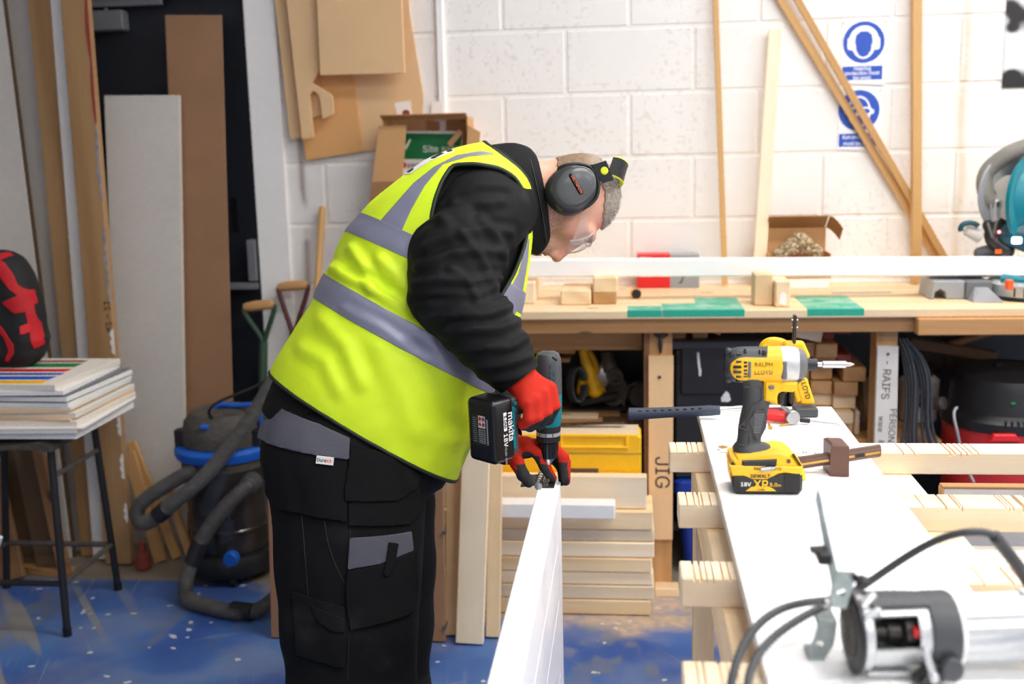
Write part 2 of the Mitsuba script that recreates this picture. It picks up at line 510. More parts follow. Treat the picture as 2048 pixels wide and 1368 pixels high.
mat('m_wall', wall_fn, .6, bump=lambda p, n, uv: .0014 * fbm(p.x * 40, p.z * 40, 0, 3) + .0006 * noise(p.x * 160, p.z * 160), bscale=1.0, eps=2e-3)


def mortar_fn(p, n, uv):
    c = wall_fn(p, n, uv)
    s = smoothstep(.45, .8, noise(p.x * 3.1, p.z * 2.3, 7) * .6 + .4 * noise(p.x * 40, p.z * 3, 2))
    return mix(c, C(*W((220, 190, 150))), .2 * s)


mat('m_mortar', mortar_fn, .7)


def floor_fn(p, n, uv):
    x, y = p.x, p.y
    m = fbm(x * 3, y * 3, 1.0, 4)
    c = mix(W((22, 70, 146)), W((66, 110, 172)), smoothstep(.25, .75, m))
    c = mix(c, C(*W((16, 44, 104))), .6 * smoothstep(.55, .8, fbm(x * 1.4, y * 1.4, 4.0)))
    dust = smoothstep(.42, .72, fbm(x * 4.5 + 3, y * 4.5, 8.0, 4)) * .5 + .12
    c = mix(c, C(*W((146, 148, 158))), dust * .55)
    # scratches
    for k, (a, b2) in enumerate(((.9, .44), (.25, -.97), (-.6, .8))):
        s = noise((x * a + y * b2) * 2.6 + noise(x * 2, y * 2, k), (x * b2 - y * a) * 120 + 5 * noise(x * 3, y * 3), k * 3.0)
        c = mix(c, C(*W((150, 164, 172))), .4 * smoothstep(.84, .97, s) * smoothstep(.5, .75, fbm(x * 2.3, y * 2.3, k + 5.0)))
    c = mix(c, C(*W((112, 116, 122))), .6 * smoothstep(.5, .7, fbm(x * 16, y * 9, 3.0, 3)) * smoothstep(.4, .65, fbm(x * 1.8, y * 1.8, 11.0)))
    # paint drips
    for s0, th in ((17, .13), (7, .075)):
        d, _, h = voronoi(x * s0 + .3 * noise(x * 40, y * 40), y * s0 + .3 * noise(x * 40, y * 40, 3))
        c = mix(c, C(*W((206, 208, 208))), dr.select(h > .84, 1.0, 0.0) * smoothstep(th * 1.1, th * .7, d * (.5 + 1.0 * h * noise(x * 70, y * 70))) * .8)
    # sawdust, thick under and before the bench, and bare concrete along the wall
    saw = smoothstep(3.16, 3.32, y + .5 * (fbm(x * 3.5, y * 3.5, 2.0) - .5) - .30 * smoothstep(-.6, -1.4, x) + .12 * smoothstep(-.6, -.3, x) * smoothstep(.2, 0., x))
    saw = dr.clip(saw + .25 * smoothstep(.66, .78, fbm(x * 5, y * 5, 6.0, 4)), 0, 1)
    c = mix(c, C(*W((206, 176, 136))), .85 * saw * (.6 + .4 * noise(x * 60, y * 60)) * smoothstep(-1.5, -.8, x))
    con = smoothstep(3.44, 3.47, y + .03 * (noise(x * 9, 3) - .5))
    c = mix(c, C(*W((126, 116, 102))) * (.85 + .3 * fbm(x * 9, y * 9)), con)
    st = smoothstep(.6, .8, noise((x + y * .75) * 26, (x - y) * 1.2, 9.0)) * smoothstep(-1.5, -1.8, x) * smoothstep(3.5, 3.2, y)
    return mix(c, C(*W((150, 142, 120))), .7 * st)


mat('m_floor', floor_fn, lambda p, n, uv: .38 + .35 * fbm(p.x * 7, p.y * 7), clearcoat=.0)
mat('m_ceiling', W((236, 235, 232)), .8)
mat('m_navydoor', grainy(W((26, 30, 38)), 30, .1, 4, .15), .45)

mat('m_wallgrey', W((150, 146, 140)), .7)
X0, X1, Y0 = -3.0, 4.0, -3.2
put('floor', bx(X0, X1, Y0, YW, -.1, 0, 0), 'm_floor', kind='structure')
put('ceiling', bx(X0, X1, Y0, YW, CEIL, CEIL + .1, 0), 'm_ceiling', kind='structure')
put('wall_left', bx(X0 - .1, X0, Y0, YW, 0, CEIL, 0), 'm_wallgrey', kind='structure')
put('wall_right', bx(X1, X1 + .1, Y0, YW, 0, CEIL, 0), 'm_ceiling', kind='structure')
put('wall_front', bx(X0, X1, Y0 - .1, Y0, 0, CEIL, 0), 'm_ceiling', kind='structure')
DX0, DX1, DZ = -2.32, -1.365, 2.06
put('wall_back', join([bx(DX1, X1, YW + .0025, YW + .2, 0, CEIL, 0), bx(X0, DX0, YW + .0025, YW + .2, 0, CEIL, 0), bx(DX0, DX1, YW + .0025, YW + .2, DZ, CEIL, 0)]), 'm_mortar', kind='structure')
# painted concrete blocks, each proud of its mortar
lib = {}
for k in range(-7, 9):
    z0 = max(1.8555 + .225 * (k - 1) + .0055, 0.001); z1 = min(1.8555 + .225 * k - .0055, CEIL)
    if z1 - z0 < .05:
        continue
    xs = -.4426 + .45 * np.arange(-8, 12) + (.225 if k % 2 == 0 else 0)
    for a, b2 in zip(xs[:-1], xs[1:]):
        for lo, hi in ((X0, DX0), (DX1 + .02, X1)) if z0 < DZ - .1 else ((X0, X1),):
            x0, x1 = max(a + .0055, lo), min(b2 - .0055, hi)
            if x1 - x0 > .04:
                o = .0015 * RNG.random()
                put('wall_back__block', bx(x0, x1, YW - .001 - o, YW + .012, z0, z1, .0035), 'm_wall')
# ceiling lights
mat('m_lamphousing', W((230, 230, 230)), .5)
for i, (a, b2, c, d, e) in enumerate(LAMPS):
    t = thing('ceiling_light', f'flat fluorescent ceiling light {("nearest the block wall", "above the trestle table", "farthest from the block wall")[i // 2]}, {("left", "right")[i % 2]} of its pair', 'ceiling light', 'ceiling lights')
    put(t + '__housing', bx(a - .02, b2 + .02, c - .02, d + .02, CEIL - .06, CEIL - .001, .004), 'm_lamphousing')
    k = new(t + '__diffuser')
    scene[k] = mikit.ply((np.array([[a, c, CEIL - .062], [b2, c, CEIL - .062], [b2, d, CEIL - .062], [a, d, CEIL - .062]]), np.array([[0, 2, 1], [0, 3, 2]])), 'm_lamphousing',
                         emitter={'type': 'area', 'radiance': {'type': 'rgb', 'value': [e * q for q in LAMP_TINT]}})
# the dark door, its white lining
put('door_1', bx(DX0 + .04, DX1 - .005, YW + .05, YW + .094, .01, DZ - .04, .003), 'm_navydoor', kind='structure')
put('trim_1', bx(-1.382, -1.262, YW - .02, YW + .12, 0, DZ + .08, .003), 'm_whitematt', kind='structure')
put('trim_2', bx(DX0 - .08, -1.372, YW - .02, YW + .12, DZ - .035, DZ + .08, .003), 'm_darksteel', kind='structure')
def dp(a, b2, y=YW + .04): return at(a, b2, y=y)
a, b2 = dp(150, 26), dp(258, 62)
put('door_1__closer', bx(a[0], b2[0], YW - .01, YW + .048, b2[2], a[2], .004), 'm_midgrey', label='grey door closer body')
a, b2 = dp(150, 2), dp(332, 12)
put('door_1__closer_arm', bx(a[0], b2[0], YW + .0, YW + .02, b2[2], a[2], .003) + cyl(dp(212, 30, YW + .02), dp(212, 8, YW + .02), .008), 'm_midgrey', label='grey closer arm')
a, b2 = dp(500, 478, YW + .02), dp(523, 560, YW + .02)
put('door_1__push_bar', bx(a[0], b2[0], YW - .03, YW + .048, b2[2], a[2], .004) + bx(dp(468, 560)[0], b2[0], YW - .03, YW - .005, dp(468, 575)[2], dp(468, 562)[2], .003) + bx(DX0 + .1, dp(470, 570)[0], YW - .03, YW - .005, dp(468, 575)[2], dp(468, 562)[2], .003), 'm_midgrey', label='grey push bar')
a, b2 = dp(462, 395), dp(478, 462)
put('door_1__vision_panel', bx(a[0], b2[0], YW + .04, YW + .05, b2[2], a[2], .002), 'm_blackgloss')
# white cable trunking up the wall
a, b2 = at(874, 60, y=YW)[0], at(888, 60, y=YW)[0]
tag(put('cable_trunking', bx(a, b2, YW - .022, YW - .001, 1.0, CEIL, .003) + bx(a - .002, b2 + .002, YW - .008, YW - .0008, 1.0, CEIL, .001), 'm_white'), 'narrow white plastic cable trunking running up the block wall beside the hanging cardboard', 'trunking')
# ------------------------------------------------------------------ the workbench along the wall
ZB = .945
BX0 = -.66
bench = thing('workbench', 'long rough softwood workbench against the white block wall', 'workbench')
for k, (y0, y1) in enumerate(((3.385, 3.695), (3.701, 4.024))):
    put(bench + '__top_board', bx(BX0, 3.6, y0, y1, ZB - .027, ZB, .003), 'm_pine')
put(bench + '__apron', bx(BX0, 3.6, 3.41, 3.445, ZB - .075, ZB - .0275, .002), 'm_tan')
put(bench + '__front_rail', bx(.865, 3.0, 3.366, 3.409, .866, .917, .003), 'm_tan', label='extra rail screwed to the front at the right')
for a, b2 in ((.064, .138), (.765, .830), (-.64, -.57), (1.9, 1.97)):
    put(bench + '__leg', bx(a, b2, 3.46, 3.54, 0, ZB - .0275, .002), 'm_tan')
put(bench + '__leg', bx(.048, .0635, 3.46, 3.50, .0, ZB - .028, .002), 'm_brown', label='thin post beside the left leg')
put(bench + '__crossbar', bx(BX0, .045, 3.55, 3.58, .79, .865, .002), 'm_tan')
put(bench + '__shelf', bx(BX0, .045, 3.56, 4.02, .515, .533, .002), 'm_darkwood')
put(bench + '__shelf', bx(.56, 1.0, 3.545, 4.02, .475, .493, .002), 'm_tan')
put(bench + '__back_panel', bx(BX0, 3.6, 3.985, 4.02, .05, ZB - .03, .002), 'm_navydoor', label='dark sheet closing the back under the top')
put(bench + '__foot_block', bx(.080, .16, 3.40, 3.458, .0, .03, .003), 'm_pine', label='flat block under the left leg')
tp = [(1255, 1322, 626, 612), (1326, 1396, 626, 607), (1398, 1472, 622, 595), (1618, 1692, 622, 592)]
for a, b2, c, d in tp:
    p, q = at(a, c, z=ZB), at(b2, d, z=ZB)
    put(bench + '__tape', bx(p[0], q[0], 3.3844, max(q[1], 3.40), ZB - .0, ZB + .0008, 0) + bx(p[0], q[0], 3.3838, 3.3852, ZB - .02, ZB + .0008, 0), 'm_tape', label='strip of green tape over the front edge')
# things nailed to the posts
m = plate(xz([(1297, 712), (1347, 712), (1345, 1080), (1297, 1080)], 3.44), 3.459, .018)
b2 = put('jig_board', m, 'm_mdf', label='upright tan MDF board marked JIG on the bench leg', cat='board')
put('jig_board__lettering', facing(text('JIG', .046, .0006), at(1325, 945, y=3.4406), (0, 0, -1), (1, 0, .04)), 'm_ink', label='hand-drawn JIG, turned on its side')
put('jig_board__screw', cyl(at(1319, 754, y=3.441), at(1319, 754, y=3.441) - [0, .004, 0], .005), 'm_darksteel')
m = plate(xz([(1755, 692), (1797, 693), (1791, 990), (1745, 990)], 3.44), 3.459, .02)
put('marked_board', m, 'm_offwhite', label='whitewashed upright board with handwriting on the right bench leg', cat='board')
o = lambda a, b2: at(a, b2, y=3.4386)
[put('marked_board__lettering', facing(text(s, h, .0005), o(a, b2), (-.03, 0, -1), (1, 0, 0)), 'm_ink', label='dark handwriting running down the board') for s, h, a, b2 in (('- RAIFS', .024, 1773, 760), ('PERSONAL', .020, 1784, 862), ('ware', .016, 1762, 848), ('&', .016, 1763, 884))]
put('marked_board__screw', cyl(o(1776, 708), o(1776, 708) - [0, .003, 0], .004), 'm_darksteel')
# hook with a ring on the post
k = thing('ring_hook', 'dark iron hook with a ring hanging from the bench post above the JIG board', 'hook')
c = at(1322, 667, y=3.452)
an = np.linspace(0, 2 * np.pi, 25)
put(k + '__ring', tube([c + [.020 * math.cos(a), -.003, .013 * math.sin(a)] for a in an], .0026, 8, False), 'm_darksteel', 20)
put(k + '__shank', lathe([(.004, 0), (.0055, .01), (.0075, .03), (.006, .045), (.004, .056), (.018, .058), (.020, .065), (.012, .07)], 16, at(1321, 706, y=3.445)), 'm_darksteel', 30)
put(k + '__nail', sph(at(1322, 659, y=3.452), .006), 'm_brass', True, label='copper nail head')

# ------------------------------------------------------------------ on the bench
def onb(a, b2, z=ZB): return at(a, b2, z=z)
def block(px0, px1, pyb, h, dep, lab, cat='wood block', m='m_pine', b=.004, group=None, name='wood_block', z=ZB):
    p, q = onb(px0, pyb, z), onb(px1, pyb, z)
    return put(name, bx(p[0], q[0], p[1], p[1] + dep, z + .0005, z + h, b), m, label=lab, cat=cat, group=group)
block(1121, 1182, 611, .048, .20, 'wide pale pine block at the left end of the bench', name='pine_block')
p = onb(1186, 609)
put('pine_block', bx(p[0], p[0] + .075, p[1], p[1] + .16, ZB + .0005, ZB + .036, .003), 'm_tan', label='brown softwood offcut lying under a paler block on the bench', cat='wood block')
put('pine_block', bx(p[0], p[0] + .08, p[1], p[1] + .17, ZB + .0365, ZB + .088, .005), 'm_pine', label='chunky pine block sitting on top of a brown offcut on the bench', cat='wood block')
p = onb(1062, 608)
put('pine_block', bx(p[0] - .03, p[0] + .012, p[1], p[1] + .3, ZB + .0005, ZB + .07, .003), 'm_pinepale', label='pale pine batten end just in front of the man on the bench', cat='wood block')
p = onb(1508, 612)
put('pine_block', bx(p[0], p[0] + .058, p[1], p[1] + .09, ZB + .0005, ZB + .10, .004), 'm_pine', label='upright pine block left of the paint-dabbed block', cat='wood block')
p = onb(1549, 614)
put('pine_block', bx(p[0], p[0] + .046, p[1] - .01, p[1] + .12, ZB + .0005, ZB + .082, .004), 'm_pine', label='pine block with a dab of white paint on its end', cat='wood block')
put('pine_block_005__paint' if 'pine_block_005' in scene else 'pine_block__paint', plate(np.array([(p[0] + .012, ZB + .012), (p[0] + .034, ZB + .006), (p[0] + .036, ZB + .04), (p[0] + .022, ZB + .05), (p[0] + .014, ZB + .035)]), p[1] - .0095, .001, 0), 'm_whitematt', label='white paint dab')
# red carton with a grey half
p, q = onb(1275, 577), onb(1399, 577)
xm = onb(1341, 577)[0]
k = thing('fixings_carton', 'red and grey fixings carton standing behind the white rail', 'carton')
H = .118
put(k + '__box', bx(p[0], q[0], p[1], p[1] + .09, ZB + .0005, ZB + H, .002), 'm_grey', label='grey end')
put(k + '__red_panel', bx(p[0] - .001, xm, p[1] - .001, p[1] + .091, ZB + .001, ZB + H + .001, .002), 'm_red', label='red half')
put(k + '__print', facing(text('DNA', .014), [p[0] + .03, p[1] - .0012, ZB + H - .012]) + facing(text('red box', .008), [p[0] + .035, p[1] - .0012, ZB + .045]) , 'm_signwhite')
put(k + '__printed_bolt', facing(tube(spline([(0, .02, 0), (.004, .01, 0), (.0, -.02, 0), (-.01, -.025, 0)], 12), .002, 6), [xm + .04, p[1] - .001, ZB + .045]), 'm_darksteel')
# small yellow tape measure
p = onb(1273, 597)
k = thing('battery', 'small round yellow and black cell lying on the bench before the red carton', 'battery')
put(k + '__case', cyl(p + [-.008, .035, .0155], p + [0, .003, .0155], .015, n=20, b=.003), 'm_yellow', 30)
put(k + '__cap', cyl(p + [0, .006, .0155], p + [.0, -.006, .0155], .0158, n=20, b=.002), 'm_black', 30)
# open cardboard box with shavings
y0 = 3.862
P0, P1 = at(1537, 560, y=y0), at(1661, 560, y=y0)
zt = at(1600, 478, y=y0)[2] - .02
zf = at(1600, 455, y=y0 + .12)[2]
k = thing('open_carton', 'open brown cardboard carton full of wood shavings on the bench', 'carton')
x0, x1, y1 = P0[0], P1[0], y0 + .12
put(k + '__tray', join([bx(x0, x1, y0, y0 + .004, ZB + .034, ZB + .10, 0), bx(x0, x1, y1 - .004, y1, ZB + .034, zf, 0), bx(x0, x0 + .004, y0, y1, ZB + .034, ZB + .12, 0), bx(x1 - .004, x1, y0, y1, ZB + .034, ZB + .12, 0), bx(x0, x1, y0, y1, ZB + .034, ZB + .038, 0)]), 'm_card')
put(k + '__lid', beam([(x0 + x1) / 2, y1 - .002, zf], [(x0 + x1) / 2, y1 - .07, zf + .045], x1 - x0 - .006, .004, (0, .4, 1)), 'm_carddark', label='raised lid flap')
put(k + '__lid_flap', thick(rings([[(x1, y1 - .004 - .07 * s, zf + .045 * s) if u == 0 else (x1 + .048 * u, y1 - .01 - .07 * s * (1 - .2 * u), zf + .045 * s - .045 * u ** 1.6) for u in np.linspace(0, 1, 6)] for s in np.linspace(0, 1, 5)], caps=False, closed=False), .002), 'm_carddark')
cur = []
rg = np.random.default_rng(3)
for i in range(260):
    c = np.array([rg.uniform(x0 + .03, x1 - .03), rg.uniform(y0 + .02, y1 - .03), 0]); c[2] = ZB + .11 + .075 * math.exp(-((c[0] - x0 - .11) / .06) ** 2) * rg.random() ** .6
    n = 9; r = rg.uniform(.005, .011); w = .003; t = np.linspace(0, rg.uniform(3, 7), n)
    R = np.stack([np.stack([r * np.cos(t), np.linspace(-.006, .006, n) - w, r * np.sin(t)], 1), np.stack([r * np.cos(t), np.linspace(-.006, .006, n) + w, r * np.sin(t)], 1)], 1)
    q = trimesh.transformations.random_rotation_matrix(rg.random(3))
    cur.append(rings(R, caps=False, closed=False).T(q).mv(*c))
mat('m_shaving', W((206, 190, 158)), .6)
put(k + '__shavings', join(cur), 'm_shaving', kind='stuff', label='curly pale wood shavings')
# white packet and a steel rule
p, q = onb(1569, 576), onb(1656, 576)
put('white_block', bx(p[0], q[0], 3.858, 3.978, ZB + .0005, ZB + .033, .002), 'm_white', label='flat white-painted block on the bench below the cardboard carton', cat='wood block')
p, q = onb(1664, 586), onb(1786, 587)
put('steel_rule', bx(p[0], q[0], p[1] - .012, p[1] + .012, ZB + .0003, ZB + .0015, .0004), 'm_steel', label='thin steel rule lying flat on the bench', cat='rule')
# long white rail: lies on the saw table and on a block behind the man
zr = (at(1060, 552, y=3.62)[2] + at(2040, 552, y=3.62)[2]) / 2
zl, zr2 = at(1060, 552, y=3.62)[2], at(2040, 552, y=3.62)[2]
put('white_rail', beam([-.64, 3.62, zl + .03], [2.2, 3.62, zr2 + .03 - .005], .045, .058, (0, 0, 1), .004), 'm_white', label='long white-painted rail lying across the bench into the mitre saw', cat='rail')
p = at(1010, 560, y=3.64)
put('pine_block', bx(-.62, -.55, 3.60, 3.68, ZB + .0005, zl - .0, .003), 'm_pine', label='pine packing block under the left end of the white rail', cat='wood block')

# ------------------------------------------------------------------ battens leaning on the wall
def lean(p0, p1, w, t, lab, m='m_batten', name='batten', cat='batten'):
    p0, p1 = np.array(p0, float), np.array(p1, float)
    return put(name, beam(p0, p1, w, t, (0, -1, 0), .0015), m, label=lab, cat=cat)
p, q = at(1450, 578, y=3.93)*[1,1,0]+[0,0,ZB], at(1431, 0, y=YW - .035)
d = q - p
lean(p + [0, 0, .006], p + d * 1.25, .020, .012, 'thin golden batten leaning on the wall left of the pine slat', name='wall_batten')
p, q = at(1516, 575, y=3.93)*[1,1,0]+[0,0,ZB], at(1550, 58, y=YW - .03)
lean(p + [0, 0, .004], q, .044, .018, 'short pale pine slat leaning on the wall with its top end in view', 'm_pinepale', 'leaning_lath', 'batten')
p, q = at(1832, 566, y=3.95)*[1,1,0]+[0,0,ZB], at(1833, 0, y=YW - .03)
d = q - p
k = lean(p + [0, 0, .006], p + d * 1.25, .032, .03, 'thick upright golden batten leaning on the wall at the right of the signs', name='wall_batten')
# a pair of diagonal battens
p0, p1 = at(1880, 500, y=YW - .045), at(1595, 0, y=YW - .045); d = p1 - p0
e = p0 - d * ((p0[2] - ZB - .02) / d[2])
lean(e, p1 + d * .3, .024, .014, 'diagonal golden batten crossing the eye protection sign, upper of the pair', name='wall_batten')
p0, p1 = at(1868, 502, y=YW - .022), at(1562, 0, y=YW - .022); d = p1 - p0
e = p0 - d * ((p0[2] - ZB - .02) / d[2])
lean(e, p1 + d * .3, .026, .014, 'diagonal golden batten crossing the eye protection sign, lower of the pair', name='wall_batten')
# ------------------------------------------------------------------ safety signs on the wall
def flat(pts, y, m, key, lab=None, t=.0006, holes=()):
    return put(key, plate(pts, y, t, 0, holes), m, label=lab)


def ell(cx, cz, rx, rz, n=40, a0=0, a1=360):
    a = np.radians(np.linspace(a0, a1, n, endpoint=a1 - a0 != 360)); return np.stack([cx + rx * np.cos(a), cz + rz * np.sin(a)], 1)


def band(c, r0, r1, a0, a1, k=1.0, n=30):
    return np.vstack([ell(*c, r1, r1 * k, n, a0, a1), ell(*c, r0, r0 * k, n, a0, a1)[::-1]])


yS = YW - .003
for i, (pc, c, bnd, lines, lab) in enumerate((
        ([(1685, 38), (1772, 42), (1769, 170), (1681, 166)], (1727.5, 84.5), (1684, 131, 1765, 161), ('Hearing', 'protection must', 'be worn'), 'blue and white hearing protection sign, the upper of the two on the wall'),
        ([(1680, 177), (1763, 180), (1760, 300), (1674, 299)], (1718, 221), (1677, 266, 1756, 294), ('Eye protection', 'must be worn'), 'blue and white eye protection sign, the lower one partly behind the diagonal battens'))):
    k = thing('safety_sign', lab, 'sign')
    put(k + '__plate', plate(xz(pc, yS), yS, .003, .0005), 'm_signwhite')
    y = yS - .003
    o = at(*c, y=y)[[0, 2]]; R = .070
    flat(ell(*o, R, R), y, 'm_signblue', k + '__disc')
    y -= .0006
    if i == 0:
        flat(ell(o[0], o[1] - .004, .040, .052), y, 'm_signwhite', k + '__symbol', 'white head wearing ear defenders')
        flat(band((o[0], o[1] + .006), .040, .050, -10, 190, 1.0), y - .0003, 'm_signwhite', k + '__symbol')
        for s in (-1, 1):
            flat(rrect(o[0] + s * .042 - .013, o[0] + s * .042 + .013, o[1] - .026, o[1] + .018, .010), y - .0005, 'm_signwhite', k + '__symbol')
        flat(np.array([(o[0] + a, o[1] + b2) for a, b2 in ((-.030, .0), (-.026, .024), (-.012, .036), (.012, .036), (.026, .024), (.030, 0), (.026, -.008), (.025, -.026), (.014, -.044), (0, -.050), (-.014, -.044), (-.025, -.026), (-.026, -.008))]), y - .0009, 'm_signblue', k + '__face')
    else:
        flat(ell(o[0], o[1] - .004, .040, .054), y, 'm_signwhite', k + '__symbol', 'white head wearing goggles')
        flat(ell(o[0], o[1] - .004, .034, .047), y - .0004, 'm_signblue', k + '__face')
        flat(rrect(o[0] - .044, o[0] + .044, o[1] - .018, o[1] + .012, .012), y - .0008, 'm_signwhite', k + '__symbol')
        flat(np.array([(o[0] + a, o[1] + b2) for a, b2 in ((-.052, .0), (-.040, .006), (-.040, -.010), (-.048, -.014))]), y - .0006, 'm_signwhite', k + '__symbol')
        flat(np.array([(o[0] - a, o[1] + b2) for a, b2 in ((-.052, .0), (-.040, .006), (-.040, -.010), (-.048, -.014))]), y - .0006, 'm_signwhite', k + '__symbol')
        for s in (-1, 1):
            flat(ell(o[0] + s * .022, o[1] - .003, .015, .009), y - .0012, 'm_signblue', k + '__face')
    p, q = at(bnd[0], bnd[3], y=y), at(bnd[2], bnd[1], y=y)
    flat(rrect(p[0], q[0], p[2], q[2], .002), yS - .003, 'm_signblue', k + '__caption_band')
    n = len(lines); dz = (q[2] - p[2]) / n
    for j, s in enumerate(lines):
        put(k + '__lettering', facing(text(s, .0115, .0005, True), [(p[0] + q[0]) / 2, y - .0002, q[2] - dz * (j + .5)]), 'm_signwhite')
    for s in (.07, -.07):
        pp = at(c[0], c[1], y=y)
        put(k + '__screw', cyl([pp[0] + s, yS - .003, pp[2] + .066], [pp[0] + s, yS - .006, pp[2] + .066], .003), 'm_brass')


# poster at the right edge, dark soft shapes on a pale ground
def poster_fn(p, n, uv):
    c = C(*W((226, 230, 234))) * (.9 + .14 * fbm(p.x * 5, p.z * 5))
    d = mi.Float(0)
    for a, b2, r in POST:
        d += dr.exp(-dr.square((p.x - a) / r) - dr.square((p.z - b2) / (r * .8)))
    d += smoothstep(PZ + .10, PZ + .03, p.z + .06 * noise(p.x * 12, p.z * 12)) * .9
    return mix(c, C(*W((34, 30, 30))), dr.clip(smoothstep(.25, .9, d), 0, 1))


a = at(2004, 176, y=YW - .004); PZ = a[2]
POST = [(at(*q, y=YW)[0], at(*q, y=YW)[2], r) for q, r in (((2018, 12), .035), ((2030, 30), .03), ((2022, 56), .025), ((2075, 40), .06), ((2110, 120), .05), ((2022, 150), .02))]
mat('m_poster', poster_fn, .35)
tag(put('poster', bx(a[0], a[0] + .6, YW - .009, YW - .0025, PZ, PZ + .45, .001), 'm_poster'), 'black and white photographic poster at the top right of the block wall', 'poster')

# ------------------------------------------------------------------ boards hanging high on the wall at the left
def hang(pts, y, t, lab, m='m_mdf', name='board_offcut', cat='board', holes=()):
    return put(name, plate(xz(pts, y), y, t, .001), m, label=lab, cat=cat)


hang([(690, -90), (812, -95), (821, 31), (849, 200), (856, 292), (700, 306)], YW - .004, .009, 'large tan fibreboard at the back of the hanging boards', 'm_mdfdark' if 0 else 'm_mdf')
hang([(590, -60), (690, -70), (708, 150), (717, 222), (727, 303), (613, 321), (604, 270)], YW - .016, .006, 'orange-toned hardboard with its bottom edge lowest of the hanging boards', 'm_mdfwarm')
T1 = [(568, -60), (640, -60), (640, 140), (627, 166), (664, 189), (667, 195), (669, 229), (647, 238), (643, 205), (640, 192), (634, 184), (627, 183), (621, 190), (622, 205), (629, 275), (606, 279)]
hang([(x - 24 + .0 * y, y) for x, y in T1], YW - .026, .012, 'narrow fibreboard template edge, rearmost of the two notched templates')
hang([(x - 6, y) for x, y in T1], YW - .044, .012, 'middle fibreboard template peeping out behind the notched one') if 0 else None
hang(T1, YW - .058, .014, 'fibreboard router template with an arched notch, frontmost of the two templates')
hang([(633, -70), (802, -70), (811, 147), (643, 151)], YW - .082, .018, 'square fibreboard panel hanging in front of all the other boards')
for i, (a, b2) in enumerate(((660, -60), (600, -50))):
    put('wall_nail', cyl(at(a, b2, y=YW), at(a, b2, y=YW) - [0, .11, 0], .004), 'm_steel', label=('long nail carrying the square fibreboard panel', 'long nail carrying the notched templates')[i], cat='nail')

# cardboard box fixed to the wall, with a site safety notice inside
k = thing('wall_carton', 'open cardboard box taped to the wall behind the man', 'carton')
yb, yf = YW - .006, YW - .15
IN = [at(800, 246, y=yf), at(936, 252, y=yf)]
x0, x1 = at(765, 240, y=yf)[0], at(936, 250, y=yf)[0]; zt, zb = at(790, 238, y=yf)[2], .98
put(k + '__shell', join([bx(x0, x1, yb - .004, yb, zb, zt, 0), bx(x0, x0 + .005, yf, yb, zb, zt, 0), bx(x1 - .005, x1, yf, yb, zb, zt, 0), bx(x0, x1, yf, yb, zt - .005, zt, 0), bx(x0, x1, yf, yb, zb, zb + .005, 0)]), 'm_card')
lp = [(757, 252), (812, 250), (806, 340), (786, 520), (722, 520), (741, 385)]
put(k + '__flap', plate(xz(lp, yf - .012), yf - .004, .005, .0005), 'm_card', label='left flap folded out')
put(k + '__flap', plate(xz([(936, 250), (961, 264), (951, 420), (928, 420)], yf), yf - .003, .005, .0005), 'm_card', label='right flap folded out')
put(k + '__flap', beam([(x0 + x1) / 2, yf, zt - .002], [(x0 + x1) / 2, yf - .045, zt + .012], x1 - x0, .005, (0, .2, 1)), 'm_carddark', label='narrow top flap sticking out')
put(k + '__tape', plate(xz([(744, 364), (806, 362), (803, 396), (740, 398)], yf - .017), yf - .0175, .0006, 0), 'm_carddark', label='band of brown tape')
put(k + '__tape', plate(xz([(848, 192), (866, 190), (866, 240), (846, 238)], YW), YW - .0125, .001, 0) + plate(xz([(866, 203), (888, 204), (888, 246), (864, 240)], YW), YW - .0265, .001, 0), 'm_paper', label='yellowed tape tabs above')
n = thing('safety_notice', 'green and white notice reading Site safety inside the cardboard box', 'notice')
yn = YW - .03
put(n + '__board', plate(xz([(800, 262), (925, 262), (918, 520), (790, 520)], yn), yn, .004, .0005), 'm_signwhite')
put(n + '__green_panel', plate(xz([(804, 266), (924, 268), (921, 320), (802, 318)], yn), yn - .004, .0006, 0), 'm_green')
put(n + '__lettering', facing(text('Site safety', .024, .0006), at(890, 297, y=yn - .0048)), 'm_signwhite', label='white lettering')
put(n + '__lettering', facing(text('PROTECT', .018, .0006, True), at(846, 332, y=yn - .0042)), 'm_ink', label='black lettering')
put(n + '__tick', plate(xz([(806, 290), (809, 287), (812, 292), (820, 277), (823, 279), (813, 300)], yn), yn - .0048, .0006, 0), 'm_signwhite')
put(n + '__red_disc', plate(ell(*at(808, 330, y=yn)[[0, 2]], .011, .011), yn - .004, .0006, 0), 'm_red')
tag(put('wood_strip', beam(at(898, 290, y=yf + .05), at(922, 262, y=yf + .04), .02, .006, (0, -1, 0)), 'm_card'), 'short buff strip lying across the notice in the cardboard box', 'strip')
tag(put('paper_label', plate(xz([(789, 206), (821, 201), (825, 233), (796, 236)], YW - .014), YW - .0135, .0008, 0), 'm_paper'), 'torn white paper label stuck above the cardboard box', 'label')
put('paper_label__stain', plate(ell(*at(812, 226, y=YW - .0145)[[0, 2]], .014, .012), YW - .0145, .0006, 0), 'm_redwood', label='dark red print')

